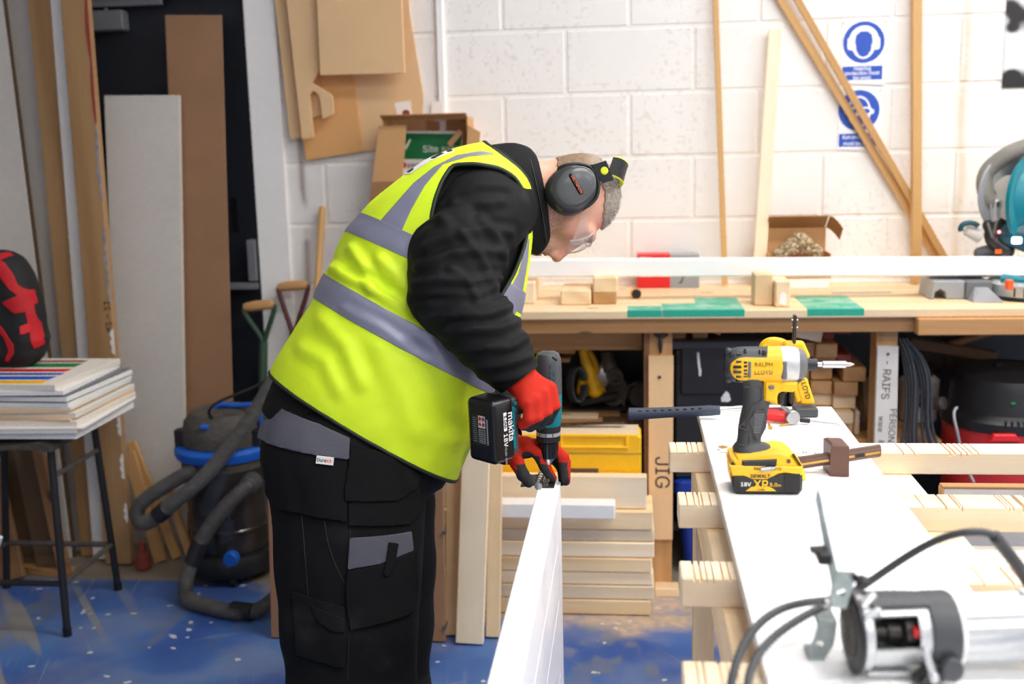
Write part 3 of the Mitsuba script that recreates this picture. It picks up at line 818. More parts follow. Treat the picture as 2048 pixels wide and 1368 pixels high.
# ------------------------------------------------------------------ long-handled tools by the white door lining
def dgrip(g0, g1, neck, foot, y, m, lab, yfoot):
    k = thing('spade', lab, 'spade')
    a, b2, c = at(*g0, y=y), at(*g1, y=y), at(*neck, y=y + .0)
    put(k + '__grip', tube(spline([a, a * .5 + b2 * .5 + [0, 0, .002], b2], 9), [.014, .017, .0185, .019, .019, .019, .0185, .017, .014], 14), 'm_tan')
    for s, e in ((a, 1), (b2, -1)):
        P = spline([s, s + [e * .004, 0, -.03], c + [-e * .012, 0, .035], c + [-e * .004, 0, -.01]], 16)
        put(k + '__strap', tube(P, .0095, 10), m)
    f = at(*foot, y=y); d = (f - c) / np.linalg.norm(f - c)
    e = np.array([c[0] + (c[2] - .3) * d[0] / -d[2], yfoot, .30])
    put(k + '__shaft', tube([c + [0, 0, .01], c * .7 + e * .3, e], .0165, 12), m)
    put(k + '__blade', rings([[(e[0] + q, e[1] + .02 * math.cos(q * 12) - .02, z) for q in np.linspace(-w, w, 9)] + [(e[0] + q, e[1] + .02 * math.cos(q * 12) - .017, z) for q in np.linspace(w, -w, 9)] for z, w in ((.30, .09), (.1, .088), (.04, .07), (.004, .02))]), 'm_darksteel')


mat('m_spadegreen', grainy(W((38, 66, 48)), 90, .15), .5)
mat('m_maroon', grainy(W((88, 46, 42)), 90, .15), .5)
dgrip((489, 615), (548, 609), (527, 690), (533, 790), 3.90, 'm_spadegreen', 'spade with green straps and a wooden grip leaning by the dark door', 3.80)
dgrip((557, 575), (615, 570), (588, 672), (592, 760), 3.96, 'm_maroon', 'maroon spade with a flat wooden grip behind the green one', 3.90)
p, q = at(645, 414, y=YW - .03), at(633, 600, y=YW - .10)
tag(put('broom_stick', tube([p, p + (q - p) * 4.05], .0125, 14), 'm_batten'), 'bare round wooden stick leaning on the wall left of the man', 'stick')
# ------------------------------------------------------------------ boards leaning at the left
def slab(c, t, lab, m, name='panel', cat='panel', b=.001):
    """A sheet from its four corners seen from the front (top left, top right, bottom right, bottom left), t thick to the back."""
    c = np.asarray(c, float); n = np.cross(c[1] - c[0], c[3] - c[0]); n /= np.linalg.norm(n)
    n = n if n[1] > 0 else -n
    x = c[1] - c[0]; x /= np.linalg.norm(x); o = c[0]; z = np.cross(x, n)
    loc = np.array([[(p - o) @ x, (p - o) @ z] for p in c])
    m4 = np.eye(4); m4[:3, 0], m4[:3, 1], m4[:3, 2], m4[:3, 3] = x, z, np.cross(x, z), o
    me = prism(loc, t, b).T(m4)
    if (np.cross(x, z) @ n) < 0:
        me = me.mv(*(n * t))
    return put(name, me, m, label=lab, cat=cat)


def up(px, py, y, ext=0.0): return at(px, py, y=y)
slab([at(330, 30, y=3.98), at(443, 30, y=3.98), at(472, 1062, y=3.87) * [1, 1, 0], at(372, 1062, y=3.87) * [1, 1, 0]], .006, 'tall brown hardboard sheet leaning on the dark door', 'm_mdfdark')
slab([at(208, 191, y=3.93), at(358, 190, y=3.93), at(372, 1078, y=3.80) * [1, 1, 0], at(243, 1080, y=3.80) * [1, 1, 0]], .018, 'white melamine panel leaning in front of the brown hardboard sheet', 'm_offwhite')


# rough plank with torn paint on its edge
def torn(p, n, uv):
    return wood(W((200, 154, 102)), W((160, 112, 66)), 40, .7, .1)(p, n, uv)


def plank(pt, pb, yt, yb2, w, t, lab, m, ang=0.0, name='plank', cat='plank'):
    a, b2 = at(*pt, y=yt), at(*pb, y=yb2); b2[2] = 0.004
    if yb2 is None:
        b2 = at(*pb, z=0)
    side = np.array([math.cos(ang), math.sin(ang), 0])
    d = b2 - a; upv = np.cross(d, side); upv = upv if upv[1] < 0 else -upv
    return put(name, beam(a, b2, w, t, upv, .002), m, label=lab, cat=cat), a, b2, side


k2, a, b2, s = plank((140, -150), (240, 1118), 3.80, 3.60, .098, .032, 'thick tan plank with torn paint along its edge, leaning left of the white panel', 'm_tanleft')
mat('m_tornpaint', grainy(W((150, 144, 146)), 60, .3), .6)
d = (b2 - a)
for i, (f0, f1, m) in enumerate(((.0, .30, 'm_redwood'), (.305, .42, 'm_tornpaint'), (.46, .58, 'm_tornpaint'), (.62, .66, 'm_whitematt'), (.71, .74, 'm_whitematt'), (.76, .79, 'm_whitematt'), (.82, .86, 'm_whitematt'), (.9, .93, 'm_whitematt'))):
    p0, p1 = a + d * f0 + s * .0475 + [0, -.017, 0], a + d * f1 + s * .0475 + [0, -.017, 0]
    n = 14; L = np.linspace(0, 1, n); wv = .004 + .009 * np.abs(np.sin(L * 9 + i * 2)) * np.sin(np.pi * L) ** .4
    R = [[p0 + (p1 - p0) * q + [x, -.0008, 0] for x in (0.0012, -w2)] + [p0 + (p1 - p0) * q + [-w2, .0006, 0], p0 + (p1 - p0) * q + [.0012, .004, 0]] for q, w2 in zip(L, wv)]
    put(k2 + '__paint_patch', rings(R), m, label={'m_redwood': 'dark red paint', 'm_tornpaint': 'torn grey paint', 'm_whitematt': 'white paint scrap'}[m])
put(k2 + '__lettering', facing(text('42 ~ 21', .022, .0006), a + d * .60 + s * .036 + [0, -.0185, 0], -d / np.linalg.norm(d), (1, 0, 0)), 'm_ink', label='pencilled marks')
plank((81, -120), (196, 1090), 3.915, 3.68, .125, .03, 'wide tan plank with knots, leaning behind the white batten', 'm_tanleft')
plank((108, -120), (200, 1092), 3.86, 3.64, .052, .02, 'narrow white-painted batten leaning against the wide tan plank', 'm_whitematt', name='white_batten', cat='batten')
slab([at(-40, -80, y=3.97), at(62, -80, y=3.97), at(222, 1108, y=3.74) * [1, 1, 0], at(120, 1128, y=3.72) * [1, 1, 0]], .016, 'white panel leaning at the far left, reaching the floor behind the stool', 'm_offwhite')
slab([at(-190, -80, y=3.90), at(-4, -80, y=3.90), at(150, 1142, y=3.66) * [1, 1, 0], at(20, 1146, y=3.64) * [1, 1, 0]], .012, 'white panel with a raw brown edge leaning at the left border, in front of another', 'm_offwhite')
a, b2 = at(-4, -80, y=3.90), at(150, 1142, y=3.66) * [1, 1, 0]
put('panel_003__edge', beam(a + [.004, .004, 0], b2 + [.004, .004, .004], .008, .013, (0, -1, 0), .0005), 'm_darkwood', label='raw brown edge')
# offcuts under the stool
for i, (pt, pb, w, m, lab) in enumerate((((6, 860), (66, 1104), .06, 'm_darkwood', 'dark plank under the stool, leftmost of the leaning offcuts'), ((38, 850), (96, 1112), .075, 'm_darkwood', 'broad dark plank under the stool, middle of the leaning offcuts'),
                                         ((66, 850), (128, 1116), .04, 'm_brown', 'brown plank with a yellow edge under the stool, right of the dark ones'), ((-24, 930), (20, 1100), .09, 'm_brown', 'knotted brown plank low at the left border under the stool'))):
    plank(pt, pb, 3.64 - .032 * i, 3.53 - .032 * i, w, .022, lab, m, name='offcut_plank')
put('floor_batten', beam(at(5, 1128, z=.014), at(140, 1146, z=.014), .05, .026, (0, 0, 1)), 'm_tan', label='short batten lying on the floor under the stool', cat='batten')
slab([at(-60, 1050, y=2.98), at(2, 1078, y=2.98), at(20, 1182, z=0), at(-50, 1240, z=0)], .012, 'white board corner low at the left border', 'm_white')
plank((262, 884), (352, 1080), 3.78, 3.66, .035, .018, 'thin pine batten leaning on the white panel, upper of two', 'm_batten', name='leaning_batten', cat='batten')
plank((258, 905), (318, 1085), 3.74, 3.62, .045, .018, 'pine batten leaning on the tan plank, lower of two', 'm_tan', name='leaning_batten', cat='batten')
plank((330, 960), (384, 1090), 3.66, 3.6, .03, .018, 'short pale batten standing left of the vacuum cleaner', 'm_tan', name='leaning_batten', cat='batten')
tag(put('red_knob', sph(at(290, 1072, y=3.58), .028, 3, (1, 1, 1)), 'm_redwood', True), 'dull red ball by the foot of the torn plank', 'ball') if 0 else None
c = at(282, 1070, y=3.56); 
tag(put('red_plug', lathe([(0, 0), (.026, .004), (.03, .02), (.024, .05), (.012, .06), (.012, .10)], 20, [c[0], c[1], .001]), 'm_redwood', 30), 'dull red plastic plug standing on the floor by the torn plank', 'plug')

# ------------------------------------------------------------------ stool
st = thing('stool', 'black steel bar stool with a worn curved seat carrying the stacked boards', 'stool')
F = {'fr': at(135, 1268, z=0.006), 'br': at(236, 1176, z=0.006)}
F['fl'], F['bl'] = F['fr'] - [.40, 0, 0], F['br'] - [.40, 0, 0]
ztop = at(100, 882, y=3.06)[2]
Tp = {'fr': at(100, 884, y=3.06), 'br': at(186, 838, y=3.34)}
Tp['br'][2] = ztop; Tp['fl'], Tp['bl'] = Tp['fr'] - [.30, 0, 0], Tp['br'] - [.31, 0, 0]
for q in ('fr', 'br', 'fl', 'bl'):
    put(st + '__leg', tube([Tp[q], F[q]], .0115, 12), 'm_black')
    put(st + '__foot', cyl(F[q] - [0, 0, .005], F[q] + [0, 0, .02], .0135), 'm_blackgloss', label='rubber foot')
L = lambda q, z: Tp[q] + (F[q] - Tp[q]) * (Tp[q][2] - z) / (Tp[q][2] - F[q][2])
zr = .165
for (a, b2) in (('fl', 'fr'), ('fr', 'br'), ('br', 'bl'), ('bl', 'fl')):
    put(st + '__footrail', tube([L(a, zr), L(b2, zr)], .009, 10), 'm_dusty' if a != 'fl' else 'm_black')
put(st + '__side_rail', tube([L('fr', .50), L('br', .50)], .008, 10), 'm_dusty')
put(st + '__side_rail', tube([L('fl', .50), L('bl', .50)], .008, 10), 'm_dusty')
xs = np.linspace(Tp['fl'][0] - .03, Tp['fr'][0] + .035, 18)
R = []
for y in np.linspace(3.0, 3.36, 12):
    cx = np.linspace(0, 1, 18); dip = -.018 * np.sin(np.pi * cx) - .022 * np.clip((cx - .86) / .14, 0, 1) ** 2 - .022 * np.clip((.14 - cx) / .14, 0, 1) ** 2
    top = [(x, y, ztop + .018 + d) for x, d in zip(xs, dip)]; R.append(top + [(x, y, z - .014) for x, y, z in top[::-1]])
put(st + '__seat', rings(R), 'm_dusty', 40, label='worn grey curved seat')

# stack of sign boards on the stool
ordn = ['topmost', 'second', 'third', 'fourth', 'fifth', 'sixth', 'seventh', 'eighth', 'ninth', 'tenth', 'eleventh', 'twelfth', 'thirteenth', 'fourteenth', 'fifteenth', 'sixteenth']
zs = ztop + .0195
rg = np.random.default_rng(11)
cor = at(152, 884, y=2.995)
spec = [(.020, 0, 0), (.012, .012, 0), (.006, .03, 1), (.016, .0, 0), (.007, -.02, 2), (.016, -.008, 0), (.007, -.03, 2), (.010, -.01, 0), (.012, -.02, 0), (.005, -.035, 3), (.014, -.02, 0), (.006, -.03, 4), (.014, -.03, 0), (.018, -.045, 0)]
mats = ['m_whitematt', 'm_paper', 'm_mdf', 'm_green', 'm_midgrey']
nst = len(spec)
mat('m_boardedge', grainy(W((222, 216, 204)), 200, .06), .6)
for i, (t, dx, mi_) in enumerate(spec):
    x1, y0 = cor[0] + dx + rg.uniform(-.008, .008), cor[1] + rg.uniform(0, .03)
    m = box(.62, .40, t, .001).rot('z', rg.uniform(-3, 3), (.31, -.2, 0)).mv(x1 - .31, y0 + .2, zs + t / 2)
    e = ordn[nst - 1 - i]
    lab = f'{("white", "thin buff", "brown", "green-edged", "grey")[mi_]} board, {e} in the stack on the stool'
    kb = put('stacked_board', m, 'm_boardedge' if mi_ == 0 and i % 2 else mats[mi_], label=lab, cat='board')
    zs += t + .0004
    topk, tx, ty = kb, x1, y0
for a, b2, m, c in ((0.02, .06, 'm_yellow', 0), (.075, .12, 'm_blue', 1), (.14, .17, 'm_signblue', 1), (.19, .23, 'm_red', 2), (.26, .32, 'm_green', 3), (.34, .37, 'm_redwood', 4)):
    put(topk + '__printed_band', bx(tx - .55, tx - .05 - .008 * c, ty + a, ty + b2, zs - .0006, zs + .0004, 0), m)

# red and black tool bag on the stack
bg = thing('tool_bag', 'red and black fabric tool bag standing on the stacked boards', 'bag')
yb0 = 3.10
YBG = 3.215
sil = [at(a, b2, y=YBG + .03)[[0, 2]] for a, b2 in ((-20, 499), (15, 503), (31, 520), (49, 551), (63, 590), (74, 646), (83, 680), (74, 700))]
S = np.array(sil)[::-1]; zlow = zs + .001; ztb = S[-1, 1]; hb = (ztb - zlow) / 2


def bagf(p):
    x, y, z = p[:, 0], p[:, 1], p[:, 2]
    xr = np.interp(z, S[:, 1], S[:, 0])
    q = np.stack([np.maximum(x - xr + .06, 0), np.maximum(np.abs(y - YBG - .065) - .012, 0), np.maximum(np.abs(z - zlow - hb) - hb + .06, 0)], -1)
    return np.maximum(np.linalg.norm(q, axis=1) - .06 + .003 * np.sin(x * 40) * np.sin(z * 50), S[:, 0].max() - .36 - x)


bag = relax(nets(bagf, (S[:, 0].max() - .38, YBG - .03, zlow - .02), (S[:, 0].max() + .03, YBG + .17, ztb + .03), .006), 4)
bag.v[:, 2] = np.maximum(bag.v[:, 2], zlow)
mat('m_bagblack', grainy(W((26, 26, 28)), 500, .25, 9, .2), .75)
mat('m_bagred', grainy(W((190, 20, 30)), 500, .12, 9, .1), .7)
put(bg + '__body', bag, 'm_bagblack', True)
fr = bag
P2 = fr.v[:, [0, 2]]
for pts in ([(0, 521), (9, 526), (26, 551), (34, 570), (46, 581), (61, 589), (64, 603), (57, 612), (72, 676), (74, 692), (63, 699), (49, 624), (32, 627), (8, 604), (36, 591), (24, 580), (0, 549)], [(0, 644), (15, 661), (32, 689), (31, 707), (18, 722), (10, 722), (21, 701), (15, 676), (0, 658)], [(-30, 514), (0, 508), (14, 503), (18, 510), (0, 521), (-30, 528)], [(-30, 640), (0, 646), (0, 658), (-30, 650)]):
    sd = insd(xz(pts, YBG + .005), P2); sd = np.minimum(sd, YBG + .055 - fr.v[:, 1])
    put(bg + '__strap', thick(offset(clip(fr, sd), .0005), .003), 'm_bagred', True, label='red webbing')
sd = np.minimum(insd(xz([(42, 652), (56, 646), (58, 664), (44, 670)], YBG + .005), P2), YBG + .055 - fr.v[:, 1])
if (sd > 0).any():
    put(bg + '__tag', thick(offset(clip(fr, sd), .003), .002), 'm_red', True)

# ------------------------------------------------------------------ workshop vacuum cleaner
vc = thing('vacuum_cleaner', 'dusty canister workshop vacuum with blue ring and handle beside the man', 'vacuum cleaner')
YV = 3.55
zz = lambda py: at(455, py, y=YV - .13)[2]
ax = at(462, 1050, y=YV)[0]; o = (ax, YV, 0)
mat('m_drum', grainy(W((92, 88, 84)), 20, .2, 7, .3), .22, metallic=.75)
put(vc + '__drum', lathe([(.10, zz(1128)), (.128, zz(1115)), (.135, zz(1090)), (.135, zz(1074)), (.139, zz(1072)), (.139, zz(1066)), (.136, zz(1064)), (.142, zz(1000)), (.146, zz(960)), (.148, zz(945)), (.10, zz(944))], 40, o), 'm_drum', 30)
put(vc + '__base', lathe([(.09, .03), (.15, .03), (.158, .045), (.158, zz(1130)), (.150, zz(1118)), (.10, zz(1114))], 40, o), 'm_black', 30)
for a in (20, 110, 200, 290):
    a = math.radians(a); c = np.array([ax + .14 * math.cos(a), YV + .14 * math.sin(a), .017])
    put(vc + '__castor', cyl(c - [.009, 0, 0], c + [.009, 0, 0], .0165), 'm_blackgloss')
put(vc + '__collar', lathe([(.12, zz(948)), (.150, zz(946)), (.152, zz(930)), (.14, zz(928))], 40, o), 'm_dusty', 30)
put(vc + '__ring', lathe([(.12, zz(929)), (.164, zz(927)), (.170, zz(918)), (.170, zz(910)), (.160, zz(904)), (.12, zz(903))], 40, o), 'm_blue', 30, label='blue plastic ring')
put(vc + '__motor_head', lathe([(.13, zz(905)), (.140, zz(902)), (.142, zz(880)), (.132, zz(855)), (.108, zz(838)), (.07, zz(831)), (.0, zz(830))], 40, o), 'm_dusty', 30)
for s in (-1, 1):
    c = np.array([ax + s * .135, YV - .05, zz(890)])
    put(vc + '__clip', rbox(c[0] - .018, c[0] + .018, c[1] - .02, c[1] + .02, c[2] - .04, c[2] + .035, .008), 'm_black')
h0, h1 = at(429, 834, y=YV - .03), at(521, 834, y=YV - .03); ht = at(440, 812, y=YV - .03)[2]
put(vc + '__handle', tube(spline([h0 - [0, 0, .03], h0, [h0[0] + .012, h0[1], ht], [(h0[0] + h1[0]) / 2, h0[1], ht + .002], [h1[0] - .012, h0[1], ht], h1, h1 - [0, 0, .03]], 40), .0095, 12), 'm_blue', True, label='blue carrying handle')
put(vc + '__switch', rbox(ax - .03, ax + .0, YV - .142, YV - .11, zz(858), zz(850), .004), 'm_blue')
c = at(462, 1118, y=YV - .14)
put(vc + '__drain_cap', cyl(c + [0, .02, 0], c + [0, -.014, 0], .026, n=28, b=.004), 'm_blue', 30, label='round blue drain cap')
c = at(500, 968, y=YV - .14)
put(vc + '__inlet', cyl(c + [0, .03, 0], c + [0, -.03, .0], .035, .031, n=24, b=.004), 'm_rubber', 30)
put(vc + '__lettering', join([facing(text(q, .018, .0006, True), [ax + .147 * math.sin(t), YV - .1475 * math.cos(t), zz(1034)], (math.cos(t), math.sin(t), 0)) for q, t in zip('vacmaster', np.linspace(-.5, .55, 9))]), 'm_ink')


def hose(px, r, key, m='m_hose', amp=.07, pitch=.007, owner=vc, lab=None):
    P = np.array([at(a, b2, y=y) for a, b2, y in px]); P[:, 2] = np.maximum(P[:, 2], r * 1.1)
    L = np.linalg.norm(np.diff(P, axis=0), axis=1).sum(); n = int(L / pitch * 4)
    Q = spline(P, n); return put(owner + '__' + key, tube(Q, r * (1 + amp * np.sign(np.sin(np.arange(n) * np.pi / 2 + .3))), 18), m, 40, label=lab)


mat('m_hose', grainy(W((88, 86, 84)), 60, .2, 9, .25), .55)
hose([(500, 968, 3.39), (462, 1002, 3.35), (425, 1046, 3.33), (398, 1090, 3.32), (378, 1140, 3.3), (372, 1190, 3.26), (396, 1232, 3.22), (440, 1254, 3.18), (500, 1246, 3.16), (545, 1200, 3.2), (585, 1150, 3.25)], .0235, 'hose')
hose([(585, 700, 3.42), (540, 775, 3.40), (500, 838, 3.38), (450, 905, 3.36), (400, 962, 3.34), (345, 1008, 3.33), (312, 1034, 3.33), (286, 1046, 3.34), (274, 1030, 3.36), (282, 1008, 3.38), (310, 985, 3.39), (350, 960, 3.40), (392, 938, 3.42)], .0235, 'hose')
for q in ((398, 1090, 3.32, 388, 1118, 3.31), (318, 1030, 3.33, 330, 1020, 3.33), (474, 1252, 3.17, 500, 1246, 3.16)):
    a, b2 = at(q[0], q[1], y=q[2]), at(q[3], q[4], y=q[5]); a[2], b2[2] = max(a[2], .027), max(b2[2], .027)
    put(vc + '__hose_cuff', cyl(a - (b2 - a) * .3, b2 + (b2 - a) * .3, .0285, n=18, b=.002), 'm_black', 30)
Q = spline([at(424, 836, y=3.44), at(420, 818, y=3.42), at(445, 800, y=3.42), at(500, 778, y=3.44), at(560, 735, y=3.48)], 30)
put(vc + '__power_cord', tube(Q, .005, 8), 'm_black', True)
# ------------------------------------------------------------------ pine stack, boards, case in front of and under the bench
o9 = ['lowest', 'second', 'third', 'fourth', 'fifth', 'sixth', 'seventh']
zt = [0.002, .052, .098, .143, .190, .241, .281, .343]
for i in range(7):
    put('stacked_pine_board', bx(-.62 + .02 * ((i * 5) % 3), .064 + .012 * (i == 4) + .004 * ((i * 3) % 4), 3.25 + .004 * ((i * 7) % 3), 3.415, zt[i] + .001, zt[i + 1] - .0015, .003), 'm_pinepale' if i % 3 else 'm_pine',
        label=f'pine board, {o9[i]} from the floor in the stack before the bench', cat='board')
put('stacked_pine_board', bx(-.60, .054, 3.268, 3.306, .3445, .448, .003), 'm_pinepale', label='wide pine board standing on edge on top of the pine stack', cat='board')
p, q = at(1230, 1040, z=.3445), at(972, 1036, z=.3445)
put('white_batten', beam([-.47, q[1] + .03, .3445 + .024], [p[0], p[1] + .03, .3445 + .024], .06, .046, (0, 0, 1), .003), 'm_whitematt', label='white-primed batten lying aslant on the pine stack', cat='batten')
print('batten y', p, q)
k = thing('yellow_case', 'yellow plastic tool case with a recessed grip under the bench', 'case')
y0 = 3.325
zc0, zc1 = .3445, at(1130, 868, y=y0)[2]
m = plate(np.array([(-.56, zc0), (.038, zc0), (.038, zc1 - .012), (.026, zc1), (-.56, zc1)]), 3.44, 3.44 - y0, .004)
put(k + '__body', m, 'm_yellowbin')
a, b2 = at(1125, 868, y=y0), at(1250, 892, y=y0)
put(k + '__grip_frame', plate(rrect(a[0] - .012, b2[0] + .012, b2[2] - .012, a[2] + .002, .006), y0, .006, .002, holes=[rrect(a[0], b2[0], b2[2], a[2] - .008, .004)]) if 0 else join([bx(a[0] - .01, b2[0] + .01, y0 - .006, y0 + .002, a[2] - .010, a[2], .002), bx(a[0] - .01, b2[0] + .01, y0 - .006, y0 + .002, b2[2] - .008, b2[2], .002), bx(a[0] - .01, a[0], y0 - .006, y0 + .002, b2[2], a[2], .002), bx(b2[0], b2[0] + .01, y0 - .006, y0 + .002, b2[2], a[2], .002)]), 'm_yellowbin')
zl = at(1130, 906, y=y0)[2]
put(k + '__lid_seam', bx(-.56, .0385, y0 - .002, y0 + .002, zl - .002, zl + .002, .0005), 'm_brass')
a, b2 = at(1140, 936, y=y0), at(1197, 954, y=y0)
put(k + '__latch_hole', bx(a[0], b2[0], y0 - .0012, y0 + .002, b2[2], a[2], .0005), 'm_darkwood')
put(k + '__dust_cover', bx(-.55, .03, y0 + .004, 3.436, zc1 - .001, zc1 + .002, .001), 'm_pinepale', label='dust lying on the lid')
# boards leaning behind the man
put('fibreboard_sheet', beam([-.815, 3.04, .004], [-.815, 3.11, .60], .535, .018, (0, -1, .1), .001), 'm_mdfdark', label='broad brown fibreboard sheet standing on the floor behind the man', cat='sheet')
for p in ((862, 1006), (884, 1075), (888, 1258)):
    q = at(*p, y=3.02); put('fibreboard_sheet__screw', cyl(q + [0, .045, 0], q + [0, -.003 + (q[2]) * .117, 0], .005), 'm_steel')
put('fibreboard_sheet', beam([-.532, 3.085, .004], [-.518, 3.185, .66], .05, .022, (.15, -1, .1), .001), 'm_mdf', label='narrow pale fibreboard strip standing at the right edge of the brown sheet', cat='sheet')
put('standing_board', beam([-.474, 3.03, .004], [-.447, 3.14, .66], .082, .026, (0, -1, .1), .002), 'm_pinepale', label='wide pale pine board standing on end beside the man', cat='board')
put('standing_board', beam([-.410, 3.08, .004], [-.396, 3.18, .66], .042, .03, (0, -1, .1), .002), 'm_pine', label='narrow pine board standing on end behind the wider one', cat='board')
# short plank end beside the yellow case
put('plank_end', bx(at(1280, 900, y=3.40)[0], at(1292, 900, y=3.40)[0], 3.34, 3.42, at(1285, 922, y=3.4)[2], at(1285, 842, y=3.4)[2], .002), 'm_tan', label='short plank on end between the yellow case and the JIG board', cat='plank') if 0 else None

# ------------------------------------------------------------------ shelf at the left: saw and oddments
ZS = .5335
for i, (a, b2, dy, t, m) in enumerate(((1000, 1205, 0, .014, 'm_tan'), (1010, 1196, .01, .012, 'm_pine'), (1080, 1240, .10, .012, 'm_brown'))):
    p, q = at(a, 830, y=3.57 + dy), at(b2, 830, y=3.57 + dy)
    put('shelf_strip', bx(p[0], q[0], 3.565 + dy, 3.62 + dy, ZS + .001 + (.0145 if i == 1 else 0), ZS + t + (.0145 if i == 1 else 0), .002), m, label=('thin brown strip at the front of the shelf under the saw', 'pale strip lying on a brown one under the saw', 'brown strip lying on the shelf behind the other two')[i], cat='strip')
k = thing('circular_saw', 'dusty yellow handled circular saw on the shelf under the bench', 'saw')
ys = 3.74
s_ = lambda a, b2, dy=0.0: at(a, b2, y=ys + dy)
put(k + '__handle', hullspheres([(*s_(1166, 700), .016), (*s_(1172, 722), .018)]) + hullspheres([(*s_(1172, 722), .019), (*s_(1190, 782), .026)]), 'm_yellow', 40)
put(k + '__grip_bow', tube(spline([s_(1170, 700, .02), s_(1186, 718, .03), s_(1198, 756, .03), s_(1206, 786, .02)], 20), .012, 12), 'm_yellow', True)
put(k + '__body', hullspheres([(*s_(1168, 760, .02), .02), (*s_(1164, 782, .02), .02), (*s_(1198, 780, .02), .02)]), 'm_yellow', 40)
put(k + '__motor', cyl(s_(1196, 742, .03), s_(1222, 752, .03), .045, n=24, b=.006), 'm_alloy', 30)
put(k + '__dust_port', cyl(s_(1212, 704, .0), s_(1222, 742, -.01), .020, .026, n=20) + lathe([(.028, 0), (.028, .03), (.020, .031), (.020, .01)], 20, s_(1228, 750, -.02), (.15, -1, -.1)), 'm_dusty', 30)
put(k + '__blade_guard', cyl(s_(1232, 782, .06), s_(1226, 782, .03), .052, n=32), 'm_dusty', 30)
p = s_(1200, 822, .02)
put(k + '__base_plate', bx(p[0] - .10, p[0] + .13, ys - .03, ys + .12, ZS + .0135, ZS + .017, .001), 'm_darksteel')
put(k + '__foot_arm', beam(s_(1160, 806), s_(1235, 790), .03, .02), 'm_black')
put(k + '__cord', join([tube(spline([s_(1150 + 14 * math.cos(a) + 3 * i, 770 + 34 * math.sin(a), -.01 * i) for a in np.linspace(0, 6.0, 14)], 50), .006, 8) for i in range(4)]), 'm_rubber', True, label='grey cord looped beside the saw')
tag(put('pipe_elbow', tube(spline([s_(1248, 812, .02), s_(1252, 780, .02), s_(1268, 768, .02), s_(1286, 778, .04)], 20), .006, 10), 'm_dusty', True), 'grey bent tube behind the saw on the shelf', 'tube')
p = s_(1284, 812, .05); tag(put('dark_reel', cyl([p[0] - .0, ys + .03, ZS + .05], [p[0], ys + .10, ZS + .05], .047, n=28, b=.005), 'm_dusty', 30), 'dusty dark reel on the shelf at the right of the saw', 'reel')
p, q = at(1122, 846, y=3.50), at(1252, 842, y=3.50)
sp = thing('punched_strip', 'thin punched metal strip lying on the yellow case', 'strip')
P = spline([p, p * .5 + q * .5 + [0, 0, -.003], q], 24); P[:, 1] = 3.40; P[:, 2] = zc1 + .006 + (P[:, 0] - P[0, 0]) * .05
put(sp + '__strip', rings([[c + [0, -.010, .001], c + [0, .010, .006], c + [0, .010, .005], c + [0, -.010, .0]] for c in P]), 'm_steel', 30)
put(sp + '__hole', join([bx(c[0] - .002, c[0] + .002, c[1] - .011, c[1] + .004, c[2] - .0, c[2] + .0045, 0) for c in P[1:-1]]), 'm_darkwood', kind='stuff')
for i, (a, b2, z, t, m, lab) in enumerate(((1000, 1150, .765, .016, 'm_tan', 'long tan strip stowed on edge under the bench top'), (980, 1140, .735, .014, 'm_brown', 'brown strip stowed below the tan one under the bench top'), (990, 1090, .66, .02, 'm_offwhite', 'whitish board end in the dark behind the drill'), (990, 1084, .635, .018, 'm_offwhite', 'whitish board end below another behind the drill'))):
    p, q = at(a, 680, y=3.64), at(b2, 680, y=3.64)
    put('stowed_strip', bx(p[0], q[0], 3.62, 3.9, z, z + t, .002), m, label=lab, cat='strip')
put('strip_support', bx(-.55, -.50, 3.62, 3.9, .534, .634, .002), 'm_brown', label='short upright block under the stowed strips', cat='block')
put('strip_support', bx(-.5, -.46, 3.62, 3.9, .681, .734, .002), 'm_brown', label='small block between stowed strips', cat='block')
# ------------------------------------------------------------------ black tool chest, blue bin, marked blocks
k = thing('tool_chest', 'black plastic tool chest with paint marks under the bench', 'tool chest')
yc = 3.56
x0, x1 = at(1345, 700, y=yc)[0], .555
zb, zl, ztp = .352, at(1400, 698, y=yc)[2], at(1400, 684, y=yc)[2]
put(k + '__body', rbox(x0 + .006, x1 - .04, yc, yc + .36, zb, zl, .012), 'm_black', 30)
put(k + '__lid', rbox(x0 - .012, x1 - .04, yc - .014, yc + .37, zl, ztp + .006, .008), 'm_rubber', 30)
a, b2 = at(1362, 702, y=yc - .012), at(1449, 789, y=yc - .012)
put(k + '__latch', rbox(a[0], b2[0], yc - .016, yc + .01, b2[2], a[2] + .01, .006), 'm_black', 30)
a = at(1449, 724, y=yc)
put(k + '__lid_rib', rbox(a[0] + .0, x1 - .05, yc - .006, yc + .01, at(1460, 742, y=yc)[2], zl, .004), 'm_black', 30)
for pts, lab in (([(1394, 706), (1398, 704), (1401, 735), (1403, 740), (1402, 752), (1398, 752), (1397, 738), (1395, 722)], 'long white paint dribble'), ([(1446, 790), (1452, 782), (1458, 787), (1462, 800), (1456, 804), (1443, 803), (1442, 796)], 'white paint blot')):
    y = yc - (.016 if lab[0] == 'l' else .0)
    put(k + '__paint_mark', plate(xz(pts, y), y + .0005, .0015, 0), 'm_whitematt', label=lab)
zt2 = ztp + .0065
